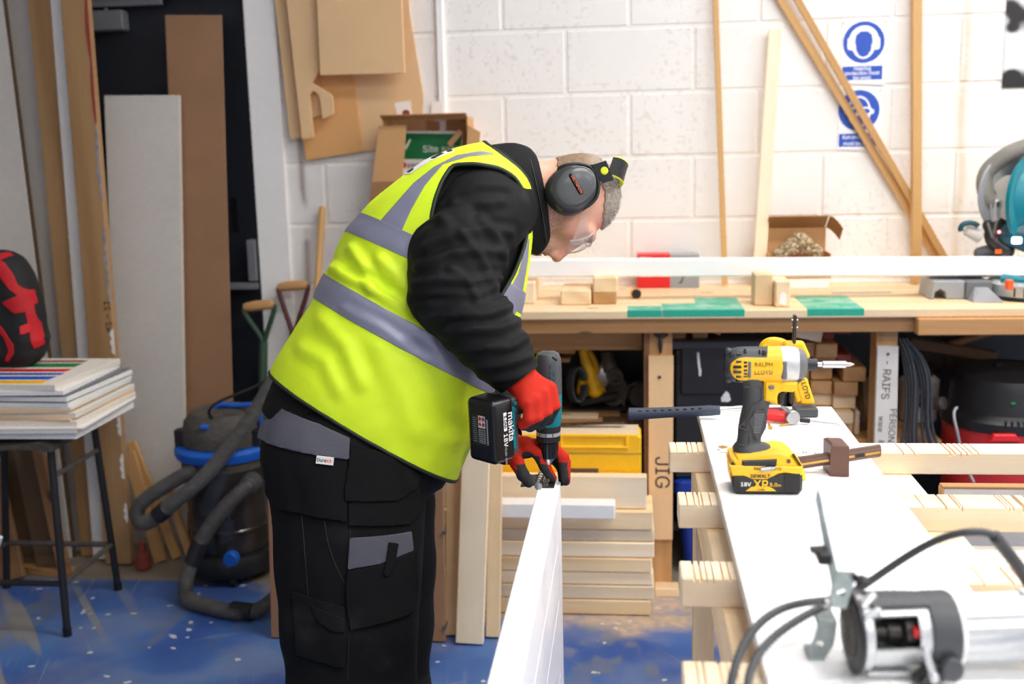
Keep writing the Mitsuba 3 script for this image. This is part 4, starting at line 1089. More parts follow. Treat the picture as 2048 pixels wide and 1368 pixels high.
for i, (a, b2, lab) in enumerate((((1345, 662), (1371, 684), 'small wood block with a scrawled mark, left one on the tool chest'), ((1386, 664), (1415, 682), 'small wood block with a scrawled mark, middle one on the tool chest'), ((1410, 656), (1440, 676), 'small tilted wood block marked JIG, leaning on another on the tool chest'))):
    p, q = at(*a, y=yc + .03), at(*b2, y=yc + .03); w = q[0] - p[0]; h = .030
    m = bx(-w / 2, w / 2, 0, .12, 0, h, .001)
    c = np.array([(p[0] + q[0]) / 2, yc + .03 + .0, zt2 + .0005])
    m2 = facing(text(('WAX', 'JIG', 'JIG')[i], .012, .0004), [0, -.0002, h / 2])
    if i == 2:
        m, m2 = m.rot('y', 28), m2.rot('y', 28); c = c + [0, -.012, .031 - m.v[:, 2].min() * 0]
        c[2] = zt2 + .022 - 0; c[1] += .0
    kk = put('marked_block', m.mv(*c), 'm_tan', label=lab, cat='wood block')
    put(kk + '__lettering', m2.mv(*c), 'm_ink')
k = thing('blue_bin', 'dark blue plastic bin standing on the floor below the black tool chest', 'bin')
put(k + '__body', rings([[(*q, z) for q in rrect(.16 - d, .57 + d, 3.56 - d, 3.93 + d, .03)] for z, d in ((.002, -.03), (.30, 0))]), 'm_bluebin', 40)
put(k + '__rim', rings([[(*q, z) for q in rrect(.16 - d, .57 + d, 3.56 - d, 3.93 + d, .03)] for z, d in ((.296, .001), (.30, .012), (.34, .012), (.35, .0))]), 'm_bluebin', 40)
# ------------------------------------------------------------------ timber offcuts, ends to the room
EN = [((1591, 650, 1646, 675), 'm_pinepale', 'pale end with red sides, topmost at the left', 12), ((1646, 655, 1669, 676), 'm_redwood', 'red painted offcut wedged at the top', 5), ((1669, 648, 1703, 663), 'm_redwood', 'red offcut touching the bench top', 3),
      ((1588, 679, 1631, 708), 'm_tan', 'upper left block of the second layer', 0), ((1632, 677, 1676, 706), 'm_tan', 'upper right block of the second layer', 0), ((1627, 707, 1673, 734), 'm_tan', 'block straight behind the driver bit', 0),
      ((1674, 706, 1703, 727), 'm_redwood', 'small red offcut right of the driver bit', 0), ((1686, 728, 1733, 757), 'm_tan', 'block sticking out furthest to the right', 0), ((1586, 712, 1619, 760), 'm_tan', 'tall block half hidden by the yellow clamp', 0),
      ((1621, 735, 1665, 759.5), 'm_tan', 'block just below the driver bit', 0), ((1621, 760.5, 1665, 785), 'm_tan', 'fifth-layer block at the left', 0), ((1668, 758, 1717, 785.5), 'm_tan', 'fifth-layer block at the right', 0),
      ((1586, 761, 1619, 810), 'm_tan', 'block behind the clamp jaw', 0), ((1621, 786, 1664, 811), 'm_pine', 'pale block above the white panel corner', 0), ((1666, 786.5, 1712, 814), 'm_pine', 'pale block in the right column', 0), ((1616, 812, 1668, 838), 'm_pine', 'block hidden behind the white panel corner', 0),
      ((1670, 815, 1708, 838), 'm_pine', 'pale block third from the bottom right', 0), ((1664, 839, 1706, 868), 'm_pine', 'lowest block at the right of the white panel', 0), ((1709, 819, 1721, 868), 'm_pinepale', 'thin upright strip with rounded corners', 0), ((1616, 839, 1662, 868), 'm_pine', 'lowest block behind the white panel', 0)]
for i, (r, m, lab, tilt) in enumerate(EN):
    ye = 3.55 + .02 * ((i * 7) % 4)
    p, q = at(r[0], r[3], y=ye), at(r[2], r[1], y=ye)
    if i >= 3:
        p[2] = .4945 + (.895 - .4945) * 0 + max(0, p[2] - at(1690, 868, y=ye)[2])
        q[2] = .4945 + max(0, q[2] - at(1690, 868, y=ye)[2]) - .0008
    else:
        dz = .4945 - at(1690, 868, y=3.57)[2]; p[2] += dz + .002; q[2] += dz
        q[2] = min(q[2], .905)
    w, h = q[0] - p[0] - .001, q[2] - p[2]
    me = box(w, .34, h, .002 if 'rounded' not in lab else .005).rot('y', tilt).mv((p[0] + q[0]) / 2, ye + .17, (p[2] + q[2]) / 2)
    put('timber_offcut', me, m, label=f'{lab} in the timber pile under the bench', cat='offcut')
for i in (0,):
    kk = 'timber_offcut__white_end'
p, q = at(1755 - 30, 760, y=3.75), at(1735, 862, y=3.60)
put('dark_timber', beam(p, [q[0], 3.62, .522], .05, .05, (.6, -1, .4), .002), 'm_darkwood', label='dark square timber leaning beside the offcut pile', cat='timber')
# ------------------------------------------------------------------ right-hand bay: cables, broom, vacuum, white tub
k = thing('cable_coil', 'coil of grey electric cable hanging beside the whitewashed board', 'cable')
rg = np.random.default_rng(5)
for i in range(9):
    c0 = (1792 + i * 2.2, 676 + (i % 3) * 5); c1 = (1812 + i * 6, 760); c2 = (1808 + i * 7.5 + rg.uniform(-6, 6), 835); c3 = (1798 + i * 11, 905)
    y = 3.52 - .008 * (i % 4)
    P = spline([at(c0[0] + 6, c0[1], y=3.50), at(*c1, y=y), at(*c2, y=y - .01), at(*c3, y=y)], 26); put(k + '__strand', tube(P, .0055, 8), 'm_rubber', True)
put(k + '__tie', tube([at(1784, 668, y=3.53), at(1800, 690, y=3.53)], .012, 10), 'm_black')
put(k + '__hook', cyl(at(1796, 668, y=3.50), at(1780, 664, y=3.50), .003), 'm_darksteel')
k = thing('broom', 'wide dark broom with its bristles down, lying under the bench top at the right', 'broom')
p, q = at(1816, 684, y=3.88), at(1990, 712, y=3.88)
put(k + '__head', beam(p, q, .06, .035), 'm_darkwood')
br = []
rg = np.random.default_rng(6)
for i in range(900):
    f = rg.random(); c = p + (q - p) * f + [0, rg.uniform(-.028, .028), -.016]; L = .05 + .01 * rg.random()
    e = c + [rg.uniform(-.006, .012), rg.uniform(-.008, .008), -L]
    br.append(Me([c - [.0012, 0, 0], c + [.0012, 0, 0], e + [.001, 0, 0], e - [.001, 0, 0]], [[0, 1, 2, 3]]))
mat('m_bristle', W((58, 48, 40)), .7)
put(k + '__bristles', join(br), 'm_bristle', kind='stuff')
put(k + '__handle', cyl((p + q) / 2 + [0, .02, .01], (p + q) / 2 + [.22, .06, .07], .012), 'm_brown')
k = thing('red_vacuum', 'red tub vacuum cleaner with a black dusty head under the bench at the right', 'vacuum cleaner')
yv = 3.62
c0 = at(2010, 850, y=yv)[0]
zq = lambda py: at(1990, py, y=yv - .19)[2]
ov = (c0, yv, 0)
mat('m_redtub', grainy(W((186, 44, 42)), 20, .1, 8, .2), .35)
put(k + '__tub', lathe([(.16, .03), (.178, .05), (.192, zq(900)), (.194, zq(872)), (.15, zq(870))], 48, ov), 'm_redtub', 30)
put(k + '__head', lathe([(.19, zq(872)), (.200, zq(870)), (.202, zq(852)), (.194, zq(846)), (.178, zq(838)), (.172, zq(795)), (.160, zq(772)), (.125, zq(758)), (.04, zq(752)), (0, zq(752))], 48, ov), 'm_dusty' if 0 else 'm_black', 30)
put(k + '__knob', cyl([c0 - .04, yv - .02, zq(760)], [c0 - .04, yv - .02, zq(748)], .014, n=18, b=.003), 'm_black', 30)
put(k + '__red_clip', plate(xz([(1978, 882), (1986, 868), (2030, 868), (2040, 882)], yv - .2), yv - .19, .022, .003), 'm_red')
for i in range(11):
    t = math.radians(-18 + 5.2 * i); c = np.array([c0 + .196 * math.sin(t), yv - .196 * math.cos(t), 0])
    put(k + '__vent_slot', bx(-.0035, .0035, -.006, .006, zq(855), zq(848) + .008, .0008).rot('z', math.degrees(t)).mv(*c), 'm_blackgloss')
put(k + '__switch', bx(c0 + .02, c0 + .05, yv - .176, yv - .165, zq(812), zq(808), .001), 'm_red', label='red switch')
put(k + '__switch', bx(c0 - .045, c0 - .03, yv - .176, yv - .165, zq(812), zq(808), .001), 'm_green', label='green switch')
for s in (-1, 1):
    put(k + '__castor', cyl([c0 + s * .13, yv - .1, .018], [c0 + s * .13 + .02, yv - .1, .018], .0175), 'm_blackgloss')
    put(k + '__castor', cyl([c0 + s * .13, yv + .1, .018], [c0 + s * .13 + .02, yv + .1, .018], .0175), 'm_blackgloss')
P = spline([at(1914, 815, y=yv - .19), at(1908, 832, y=yv - .215), at(1914, 862, y=yv - .225), at(1922, 900, y=yv - .21), at(1948, 965, y=yv - .22)], 30)
put(k + '__cord', tube(P, .0045, 8), 'm_grey', True, label='grey cord')
put(k + '__hose_stub', tube(spline([at(1888, 806, y=yv - .05), at(1860, 806, y=yv - .02), at(1835, 800, y=yv)], 12), .021, 14), 'm_dusty', True)
k = thing('white_tub', 'pale grey plastic tub behind the hanging cable under the bench', 'tub')
c = at(1838, 770, y=3.80); 
put(k + '__body', lathe([(.05, .494), (.062, .50), (.066, c[2] + .02), (.05, c[2] + .035), (.0, c[2] + .036)], 32, (c[0], 3.80, 0)), 'm_offwhite', 30)
put(k + '__lid', cyl([c[0], 3.80, c[2] + .036], [c[0], 3.80, c[2] + .075], .045, n=28, b=.004), 'm_black', 30)
# ------------------------------------------------------------------ mitre saw on the bench at the right edge
k = thing('mitre_saw', 'grey and teal mitre saw with a grey hose on the bench at the right', 'mitre saw')
ym = 3.56
M = lambda a, b2, dy=0.0: at(a, b2, y=ym + dy)
xa = M(1862, 600)[0]; zt = at(1900, 553, y=ym)[2] - .014
# base: left wing with a cut-out foot, fence, round turntable
put(k + '__base_wing', plate(np.array([(xa, ZB + .002), (xa + .012, ZB + .002), (xa + .014, ZB + .024), (xa + .03, ZB + .032), (xa + .045, ZB + .024), (xa + .05, ZB + .001), (xa + .105, ZB + .001), (xa + .105, zt - .002), (xa + .008, zt - .002)]), ym + .16, .15, .003), 'm_grey')
put(k + '__base_block', bx(xa + .105, xa + .185, ym + .0, ym + .20, ZB + .001, zt - .002, .004), 'm_midgrey')
put(k + '__base_foot', hull([(xa + .11, ym - .06, ZB + .001), (xa + .20, ym - .07, ZB + .001), (xa + .19, ym + .0, ZB + .001), (xa + .11, ym + .0, ZB + .001), (xa + .135, ym - .03, ZB + .03), (xa + .17, ym - .03, ZB + .03), (xa + .13, ym, ZB + .04), (xa + .17, ym, ZB + .04)]), 'm_grey')
tc = np.array([xa + .335, ym + .06])
put(k + '__turntable', lathe([(.14, ZB + .001), (.148, ZB + .006), (.150, ZB + .012)], 48, (*tc, 0)) + lathe([(.150, ZB + .012), (.150, ZB + .048), (.142, ZB + .052), (.135, zt - .004), (.0, zt - .002)], 48, (*tc, 0)), 'm_alloy', 30)
put(k + '__turntable_edge', lathe([(.1502, ZB + .002), (.153, ZB + .004), (.153, ZB + .011), (.1502, ZB + .013)], 48, (*tc, 0)), 'm_black', 30)
for i in range(7):
    t = math.radians(-42 + 11 * i); c = (tc[0] + .1505 * math.sin(t), tc[1] - .1505 * math.cos(t), ZB + .03)
    put(k + '__scale_mark', bx(-.0022, .0022, -.0015, .0015, -.014, .012, .0004).rot('z', math.degrees(t)).mv(*c), 'm_darksteel')
put(k + '__lock_handle', hull([(*M(2000, 556), )] + [tuple(M(a, b2, d)) for a, b2, d in ((2003, 574, 0), (2060, 590, -.05), (2060, 562, -.05), (2006, 548, .02), (2100, 560, -.05))]), 'm_teal')
put(k + '__orange_tab', bx(M(1998, 560)[0] - .006, M(2006, 560)[0], ym - .1, ym - .07, M(2000, 572)[2], M(2000, 553)[2], .002), 'm_orange')
put(k + '__fence', bx(xa + .02, xa + .7, ym + .10, ym + .118, zt - .002, zt + .055, .003), 'm_grey') 
put(k + '__yellow_label', bx(M(1818, 512, .09)[0] - .0, M(1846, 512, .09)[0], ym + .092, ym + .0995, zt + .04, zt + .064, .001), 'm_yellow') if 0 else None
# saw head: guard disc (tilted to the viewer), hose, pivot
gc = M(2052, 400, .12)
put(k + '__guard_back', cyl(gc + [-.035, .05, .02], gc + [-.030, .04, .02], .135, n=48, b=.004), 'm_grey', 30)
put(k + '__blade_guard', cyl(gc + [.0, .0, .0], gc + [.03, -.03, 0], .128, .10, n=48, b=.008) + lathe([(.128, 0), (.14, .004), (.14, .016), (.126, .02)], 48, gc, (.7, -.7, 0)), 'm_teal', 30)
put(k + '__clear_panel', cyl(gc + [-.05, -.03, .01], gc + [-.055, -.035, .01], .072, n=36), 'm_offwhite', 30)
put(k + '__motor_housing', hullspheres([(*M(2020, 470, .08), .035), (*M(2075, 480, .06), .05), (*M(2060, 440, .1), .05)]), 'm_tealdark', 30)
put(k + '__pivot_arm', hullspheres([(*M(1985, 480, .1), .022), (*M(2010, 500, .1), .03), (*M(1995, 440, .12), .018)]) + hullspheres([(*M(1975, 450, .12), .016), (*M(1984, 478, .1), .022)]), 'm_darksteel', 30)
put(k + '__pivot_cover', hullspheres([(*M(1960, 506, .14), .02), (*M(1998, 508, .14), .025), (*M(1990, 498, .12), .02)]), 'm_midgrey', 30)
put(k + '__dust_spout', tube(spline([M(1992, 398, .12), M(1990, 428, .12), M(1996, 452, .12)], 10), .019, 16), 'm_alloy', True)
put(k + '__clamp_band', cyl(M(1989, 404, .12), M(1991, 412, .12), .0225, n=20), 'm_chrome', 30)
P = [M(a, b2, d) for a, b2, d in ((1990, 400, .12), (1972, 385, .13), (1972, 350, .14), (1992, 325, .14), (2020, 306, .13), (2060, 292, .12), (2110, 285, .1))]
n = 260; Q = spline(P, n)
mat('m_greyhose', grainy(W((150, 146, 138)), 40, .1), .5)
put(k + '__dust_hose', tube(Q, .0255 * (1 + .045 * np.sign(np.sin(np.arange(n) * np.pi / 2 + .3))), 20), 'm_greyhose', 40, label='ribbed grey hose')
put(k + '__lock_lever', tube(spline([M(1922, 462, .1), M(1925, 450, .1), M(1940, 446, .1), M(1956, 452, .1)], 14), .0085, 10), 'm_tealdark', True)
put(k + '__rear_knob', cyl(M(1930, 460, .12), M(1962, 472, .12), .016, .024, n=20, b=.003), 'm_offwhite', 30)
put(k + '__orange_mark', bx(M(1984, 510, .1)[0], M(1997, 510, .1)[0], ym + .07, ym + .075, M(1990, 506, .1)[2], M(1990, 497, .1)[2], .001), 'm_orange')
scene['m_led'] = {'type': 'diffuse', 'reflectance': {'type': 'rgb', 'value': [.8, .85, .9]}}
c = M(2032, 480, .04)
key = new(k + '__work_light'); me = rbox(c[0] - .014, c[0] + .016, c[1] - .012, c[1] + .004, c[2] - .012, c[2] + .01, .006)
scene[key] = mikit.ply((me.v, me.f), 'm_led', smooth=40, emitter={'type': 'area', 'radiance': {'type': 'rgb', 'value': [3.2, 3.9, 4.4]}}); tag(key, 'lit white work light')
key = new(k + '__laser'); me = sph(M(1998, 464, .06), .005)
scene[key] = mikit.ply((me.v, me.f), 'm_led', smooth=True, emitter={'type': 'area', 'radiance': {'type': 'rgb', 'value': [6, .3, .3]}}); tag(key, 'glowing red laser dot')
# ------------------------------------------------------------------ sawhorse table with notched slats
tr = thing('trestle_table', 'pine trestle table with saw-notched crosspieces under the white panel', 'trestle table')
ZT = .867
def kerfs(me, cuts, y0, y1):
    t = me.tm(); M = m3.Manifold(m3.Mesh(np.asarray(t.vertices, np.float32), np.asarray(t.faces, np.uint32)))
    for x, w, d in cuts:
        M = M - m3.Manifold.cube((w, y1 - y0 + .02, .05), False).translate((x - w / 2, y0 - .01, ZT - d))
    o = M.to_mesh(); v = np.array(o.vert_properties)[:, :3]
    return Me(v, o.tri_verts, np.stack([v[:, 0] + RNG.uniform(0, 9), v[:, 1] + 1.37 * v[:, 2] + 10 * RNG.integers(1, 50) + 5], 1))


SL = [(2.088, 2.158, .079, 882, (1350.6, 1372, 1380.6, 1392, 1786, 1807, 1876, 1885, 1897, 1908, 1917, 1930)), (1.772, 1.838, .082, 983, (1370.6, 1384.6, 1393, 1400.6, 1416, 1823, 1866, 1891, 1897, 1980, 1987, 1994, 2015, 2036)),
      (1.455, 1.520, .071, 1122, (1384, 1396.6, 1408, 1420.6, 1438.7, 1452, 1933, 1988, 2008)), (1.145, 1.208, .060, 1322, (1392, 1405, 1436, 1452, 1470))]
for y0, y1, xl, py, ks in SL:
    rg = np.random.default_rng(int(py))
    cuts = [(at(k, py, z=ZT)[0], rg.choice([.0016, .0022, .0035]), rg.uniform(.003, .008)) for k in ks]
    if py == 983:
        cuts[12] = (cuts[12][0], .007, .012)
    put(tr + '__crosspiece', kerfs(bx(xl, 1.15, y0, y1, ZT - .043, ZT, .002), cuts, y0, y1), 'm_pinepale')
zb = ZT - .0432
xr = at(1853, 983, z=zb)[0]
for x0, x1 in ((.128, .168), (xr - .075, xr), (1.02, 1.09)):
    put(tr + '__long_beam', bx(x0, x1, 1.05, 2.22, zb - .09 if x0 < .3 or x0 > .9 else zb - .022, zb, .002), 'm_pine' if x0 < .3 else 'm_pinepale')
put(tr + '__long_beam', bx(.170, .205, 1.05, 2.22, zb - .16, zb - .012, .002), 'm_tan')
for x0 in (.128, 1.02):
    for y0 in (1.14, 2.09):
        put(tr + '__leg', bx(x0, x0 + .04, y0, y0 + .07, 0, zb - .0905, .002), 'm_pine')
    put(tr + '__stretcher', bx(x0 + .005, x0 + .035, 1.21, 2.09, .18, .25, .002), 'm_pine')
put(tr + '__side_rail', bx(.168, 1.02, 2.10, 2.14, .66, .73, .002), 'm_tan')
# white sheets lying in the frame
zw = zb - .0225
a, b2 = at(1905, 1053, z=zw), at(1938, 1092, z=zw)
put('white_sheet', bx(xr + .004, 1.016, b2[1] + .002, 1.765, zw - .018, zw, .001), 'm_offwhite', label='pale grey sheet in the trestle frame, behind the other and nearer the vacuum', cat='sheet')
put('white_sheet', bx(xr + .004, 1.016, 1.20, b2[1] - .003, zw - .018, zw, .001), 'm_offwhite', label='pale grey sheet in the trestle frame, nearer to the router', cat='sheet')
a = at(1888, 972, y=1.96)
k = put('edged_board', bx(a[0], 1.016, 1.96, 1.978, a[2] - .12, a[2] - .0045, .001), 'm_offwhite', label='white board with a pine-lipped top edge standing between two crosspieces', cat='board')
put(k + '__lipping', bx(a[0] - .003, 1.016, 1.958, 1.98, a[2] - .004, a[2], .0008) + bx(a[0] - .004, a[0] - .0002, 1.958, 1.98, a[2] - .12, a[2] - .004, .0006), 'm_tan', label='pine edging')
put('sheet_support', bx(.4, 1.0, 1.30, 1.36, zw - .07, zw - .0185, .002), 'm_tan', label='batten carrying the pale grey sheets in the trestle frame', cat='batten') if 0 else None
# the white panel
ZP = .885
mat('m_panel', grainy(W((250, 250, 249)), 60, .008, 3, .01), .3)
k = put('melamine_board', bx(.148, .4385, .62, 2.385, ZT + .0003, ZP, .0012), 'm_panel', label='long white melamine panel lying on the trestle table under the tools', cat='board')
put(k + '__edge', bx(.1476, .1482, .621, 2.384, ZT + .0005, ZP - .0012, 0), 'm_offwhite', label='raw grey edge')

# ------------------------------------------------------------------ tools on the white panel
onp = lambda a, b2, dz=0.0: at(a, b2, z=ZP + dz)
# claw hammer, its handle over the edge
k = thing('hammer', 'hammer with a blue rubber handle lying across the far end of the panel', 'hammer')
yh = 2.27
H = lambda a, b2: at(a, b2, y=yh)
mat('m_navyrubber', grainy(W((52, 60, 78)), 300, .12, 20, .2), .55)
P = [H(a, b2) for a, b2 in ((1254.5, 828), (1258, 828), (1280, 827.5), (1330, 825), (1380, 823), (1420, 821), (1440, 820.5))]
g = tube(P, [.004, .0135, .0125, .0112, .0108, .0112, .0095], 18)
put(k + '__grip', g, 'm_navyrubber', 50, label='dark blue rubber grip')
for i in range(9):
    c = H(1280 + i * 15, 819.5 - i * .75) + [0, -.009 + .0, .0]; c[2] -= .0005
    put(k + '__grip_dimple', sph(c + [0, .0, 0], .0022, 1, (1.8, 1, .7)), 'm_black')
z0 = P[-1][2]
put(k + '__neck', tube([H(1438, 820.5), H(1450, 818), H(1478, 816.5), H(1560, 814)], [.007, .0045, .006, .007], 12), 'm_chrome', 40)
hc = H(1566, 819)
hc[2] = ZP + .0155
put(k + '__head', lathe([(.0, -.05), (.0135, -.05), (.015, -.048), (.015, -.036), (.010, -.03), (.010, -.012), (.012, 0), (.011, .014), (.0, .016)], 28, hc + [.002, .0, 0], (-.25, .97, 0)), 'm_steel', 30)
put(k + '__claw', hullspheres([(*(hc + [-.005, .02, 0]), .009), (*(hc + [-.022, .075, .004]), .003), (*(hc + [-.002, .075, .004]), .003)]), 'm_steel', 40)
# quick clamp
k = thing('bar_clamp', 'yellow and black bar clamp standing on the far end of the panel', 'clamp')
yc = 2.31
Cc = lambda a, b2, d=0.0: at(a, b2, y=yc + d)
put(k + '__bar', beam(Cc(1590, 630), Cc(1582, 806), .006, .018, (0, -1, 0), .001).T(np.eye(4)), 'm_darksteel')
for py in (640, 655):
    put(k + '__stop_pin', cyl(Cc(1583, py), Cc(1596, py), .0022, n=10), 'm_steel')
put(k + '__jaw_body', hullspheres([(*Cc(1574, 690), .010), (*Cc(1600, 690), .010), (*Cc(1610, 712), .010), (*Cc(1594, 740), .010), (*Cc(1576, 720), .010)]), 'm_yellow', 40)
put(k + '__handle', tube(spline([Cc(1572, 690, .01), Cc(1556, 683, .012), Cc(1536, 684, .014), Cc(1526, 694, .015), Cc(1530, 706, .016)], 16), .009, 12), 'm_yellow', True)
put(k + '__fixed_arm', hullspheres([(*Cc(1596, 762), .008), (*Cc(1608, 762), .008), (*Cc(1622, 803), .007), (*Cc(1606, 803), .007)]) + hullspheres([(*Cc(1586, 762), .006), (*Cc(1596, 800), .006), (*Cc(1600, 796), .006)]), 'm_yellow', 40)
put(k + '__lettering', facing(text('LLOYD', .010, .0005), Cc(1611, 778, -.0085), (.30, 0, -1), (1, 0, .3)), 'm_ink')
a, b2 = Cc(1589, 818, -.02), Cc(1637, 803, -.02)
put(k + '__pad', rbox(a[0], b2[0], yc - .025, yc + .02, ZP + .0005, ZP + .019, .004), 'm_rubber', 30, label='black rubber pad')
# screwdriver
k = thing('screwdriver', 'red handled screwdriver lying behind the impact driver', 'screwdriver')
a, b2, c = onp(1520, 838, .010), onp(1586, 838, .010), onp(1686, 849, .004)
d = (c - b2) / np.linalg.norm(c - b2); L = np.linalg.norm(b2 - a)
put(k + '__handle', lathe([(0, 0), (.010, .001), (.0125, .006), (.0125, .03), (.0115, L - .02), (.0125, L - .008), (.010, L), (0, L)], 10, b2 - d * L + [0, 0, .003], d), 'm_red', 30, label='red plastic handle')
put(k + '__collar', cyl(b2 + d * .014, b2 + d * .034, .0048, n=14, b=.001), 'm_black', 30)
put(k + '__shaft', tube([b2 - d * .002, b2 + d * .03, c - d * .014, c - d * .008, c], [.0036, .0034, .0034, .0036, .0012], 12), 'm_chrome', 30)
# two screws
def screw(p, d, lab, L=.036):
    d = np.asarray(d, float) / np.linalg.norm(d)
    key = thing('screw', lab, 'screw'); n = 90
    put(key + '__shank', lathe([(.0003, 0), (.0012, .004)] + [(.0017 + .0006 * (i % 2), .004 + (L - .010) * i / 22) for i in range(23)] + [(.0017, L - .004)], 10, p, d), 'm_brass')
    put(key + '__head', lathe([(.0017, L - .004), (.0042, L - .0008), (.0042, L), (.001, L - .0004), (0, L - .002)], 14, p, d), 'm_brass', 30)
p = onp(1543, 858, .0043); screw(p + [.0, .046, .0 + .0], [-.02, -1, .0], 'brass screw with its head to the viewer on the white panel, before the screwdriver')
p = onp(1584, 846, .0043); screw(onp(1556, 852, .0022), p - onp(1556, 852, .0022), 'brass screw lying sideways on the white panel, touching the screwdriver')
# folding rule
k = thing('folding_rule', 'white folding rule lying behind the impact driver', 'rule')
a, b2 = onp(1446, 896, .003), onp(1664, 908, .003)
put(k + '__leaf', beam(a + (a - b2) * .05, b2, .017, .0032, (0, 0, 1), .0008), 'm_whitematt')
put(k + '__leaf', beam(a + [0, -.016, -.001] + (a - b2) * .04, b2 + [0, -.016, -.001], .013, .0025, (0, 0, 1), .0008), 'm_whitematt')
put(k + '__joint', cyl(a + [0, 0, .001], a + [0, 0, .0026], .0085, n=24) + cyl(a + [0, 0, .0026], a + [0, 0, .0034], .002, n=10), 'm_brass', 30, label='brass joint disc')
d = (b2 - a); e = d / np.linalg.norm(d)
put(k + '__lettering', join([facing(text(q, .006, .0003), a + d * f + [0, -.004, .0018], e, (0, 1, 0)) for q, f in (('5', .3), ('22', .55), ('25', .75), ('26', .86))]), 'm_midgrey')
put(k + '__graduations', join([beam(a + d * f + [0, -.011, .0016], a + d * f + [0, -.0072, .0016], .0006, .0004, (0, 0, 1), 0) for f in np.linspace(.15, .98, 60)]), 'm_midgrey', kind='stuff')
# marking gauge
k = thing('marking_gauge', 'rosewood marking gauge with brass strips beside the impact driver', 'marking gauge')
c0 = onp(1676, 953); yg = c0[1]
G = lambda a, b2, d=0.0: at(a, b2, y=yg + d)
p, q = G(1660, 953), G(1697, 953); zt_ = G(1680, 888)[2]
put(k + '__stock', hull([(x, y, z) for x, y, z in ((p[0], yg, ZP + .001), (q[0], yg - .004, ZP + .001), (q[0] - .004, yg + .045, ZP + .001), (p[0] - .004, yg + .048, ZP + .001), (p[0] - .0, yg, zt_ - .004), (q[0] - .001, yg - .004, zt_ - .004), (q[0] - .005, yg + .041, zt_ - .002), (p[0] - .005, yg + .044, zt_ - .002), (p[0] + .004, yg + .004, zt_), (q[0] - .006, yg + .002, zt_), (q[0] - .010, yg + .036, zt_ + .001), (p[0] + .0, yg + .038, zt_ + .001))]), 'm_rosewood')
a, b2 = at(1572, 930, y=yg + .02), at(1760, 901, y=yg + .02)
d = (b2 - a) / np.linalg.norm(b2 - a); w = .0098
put(k + '__beam', rings([[o_ + w * np.array([-d[2] * math.sin(t) * .0, math.cos(t), math.sin(t)]) * (1.12 if i % 2 else 1.12) for i, t in enumerate(np.arange(8) * math.pi / 4 + math.pi / 8)] for o_ in (a, a + d * .002, b2 - d * .002, b2)]), 'm_rosewood')
yv = yg + .02 - w * 1.06
for f0, f1 in ((.02, .47), (.60, .72), (.83, .99)):
    p0, p1 = a + (b2 - a) * f0, a + (b2 - a) * f1; p0[1] = p1[1] = yv
    put(k + '__brass_strip', beam(p0, p1, .0042, .0012, (0, -1, 0), .0002), 'm_brass', label='brass strip')
p0, p1 = a + (b2 - a) * .73, a + (b2 - a) * .82; p0[1] = p1[1] = yv + .0003
put(k + '__slot', beam(p0, p1, .006, .001, (0, -1, 0), 0), 'm_blackgloss')

# ------------------------------------------------------------------ impact driver
dv = thing('impact_driver', 'yellow and black cordless impact driver standing on its battery on the white panel', 'impact driver')
YD = 1.806
def q_(cx, cy, y=None): return at(1240 + cx / 3.657, 640 + cy / 3.657, y=YD if y is None else y)
def qx(pts, y=None): return np.array([q_(a, b2, y)[[0, 2]] for a, b2 in pts])
axz = q_(1000, 326)[2]; sc_ = np.linalg.norm(q_(1100, 326) - q_(1000, 326)) / 100
X_ = lambda c: q_(c, 326)[0]
prof = [(2, 772), (60, 774), (100, 786), (122, 815), (133, 860), (136, 920), (136, 1165)]
def barrel(pr, ky=.86, n=56):
    m = lathe([(r * sc_, X_(c)) for r, c in pr], n, (0, 0, 0), (1, 0, 0))
    v = m.v.copy(); v[:, 1] = v[:, 1] * ky + YD; v[:, 2] += axz; return Me(v, m.f, m.uv)
def sub(m, k):
    t = m.tm()
    for _ in range(k):
        t = t.subdivide()
    return Me(t.vertices, t.faces)
fine = barrel([(2, 772), (60, 774), (100, 786), (122, 815), (133, 860), (136, 900)] + [(136, c) for c in np.linspace(915, 1170, 26)] + [(4, 1170)], n=120)
put(dv + '__motor_housing', fine, 'm_rubber', 30)
for c in range(6):
    a = math.radians(100 + 32 * c)
    put(dv + '__rubber_lug', sph([X_(788), YD - .1 * sc_ * 100 * 0, axz], .001) if 0 else sph([X_(790 + 4 * (c % 2)), YD - .006, axz + (108 - 43 * c) * sc_], .0058, 2, (1, 1.2, 1)), 'm_rubber', True)
front = fine.v[:, 1] < YD
yel = [(800, 330), (808, 296), (835, 268), (880, 255), (1062, 258), (1078, 192), (1172, 190), (1172, 462), (1048, 440), (1040, 424), (860, 420), (822, 395), (806, 362)]
for s in (1, -1):
    v = fine.v.copy(); sd = insd(qx(yel), v[:, [0, 2]]); sd = np.minimum(sd, (YD - v[:, 1]) * s - .002)
    put(dv + '__side_panel', thick(offset(clip(fine, sd), .0003), .0012), 'm_yellow', 40, label='yellow side panel')
put(dv + '__gear_case', barrel([(130, 1164), (139, 1168), (139, 1240), (131, 1285), (120, 1302), (60, 1303)]), 'm_alloy', 35, label='silver gear case')
put(dv + '__nose_ring', barrel([(60, 1298), (121, 1300), (118, 1325), (100, 1348), (82, 1360), (60, 1366), (20, 1367)]), 'm_midgrey', 35)
a, b2 = q_(1168, 414), q_(1210, 280); yfr = YD - 139 * sc_ * .86
put(dv + '__case_rib', rbox(a[0], b2[0], yfr - .0006, yfr + .008, a[2], b2[2], .003), 'm_midgrey', 30)
put(dv + '__anvil', barrel([(10, 1362), (46, 1363), (48, 1370), (45, 1400), (47, 1425), (44, 1440), (10, 1441)], 1.0, 28), 'm_black', 30)
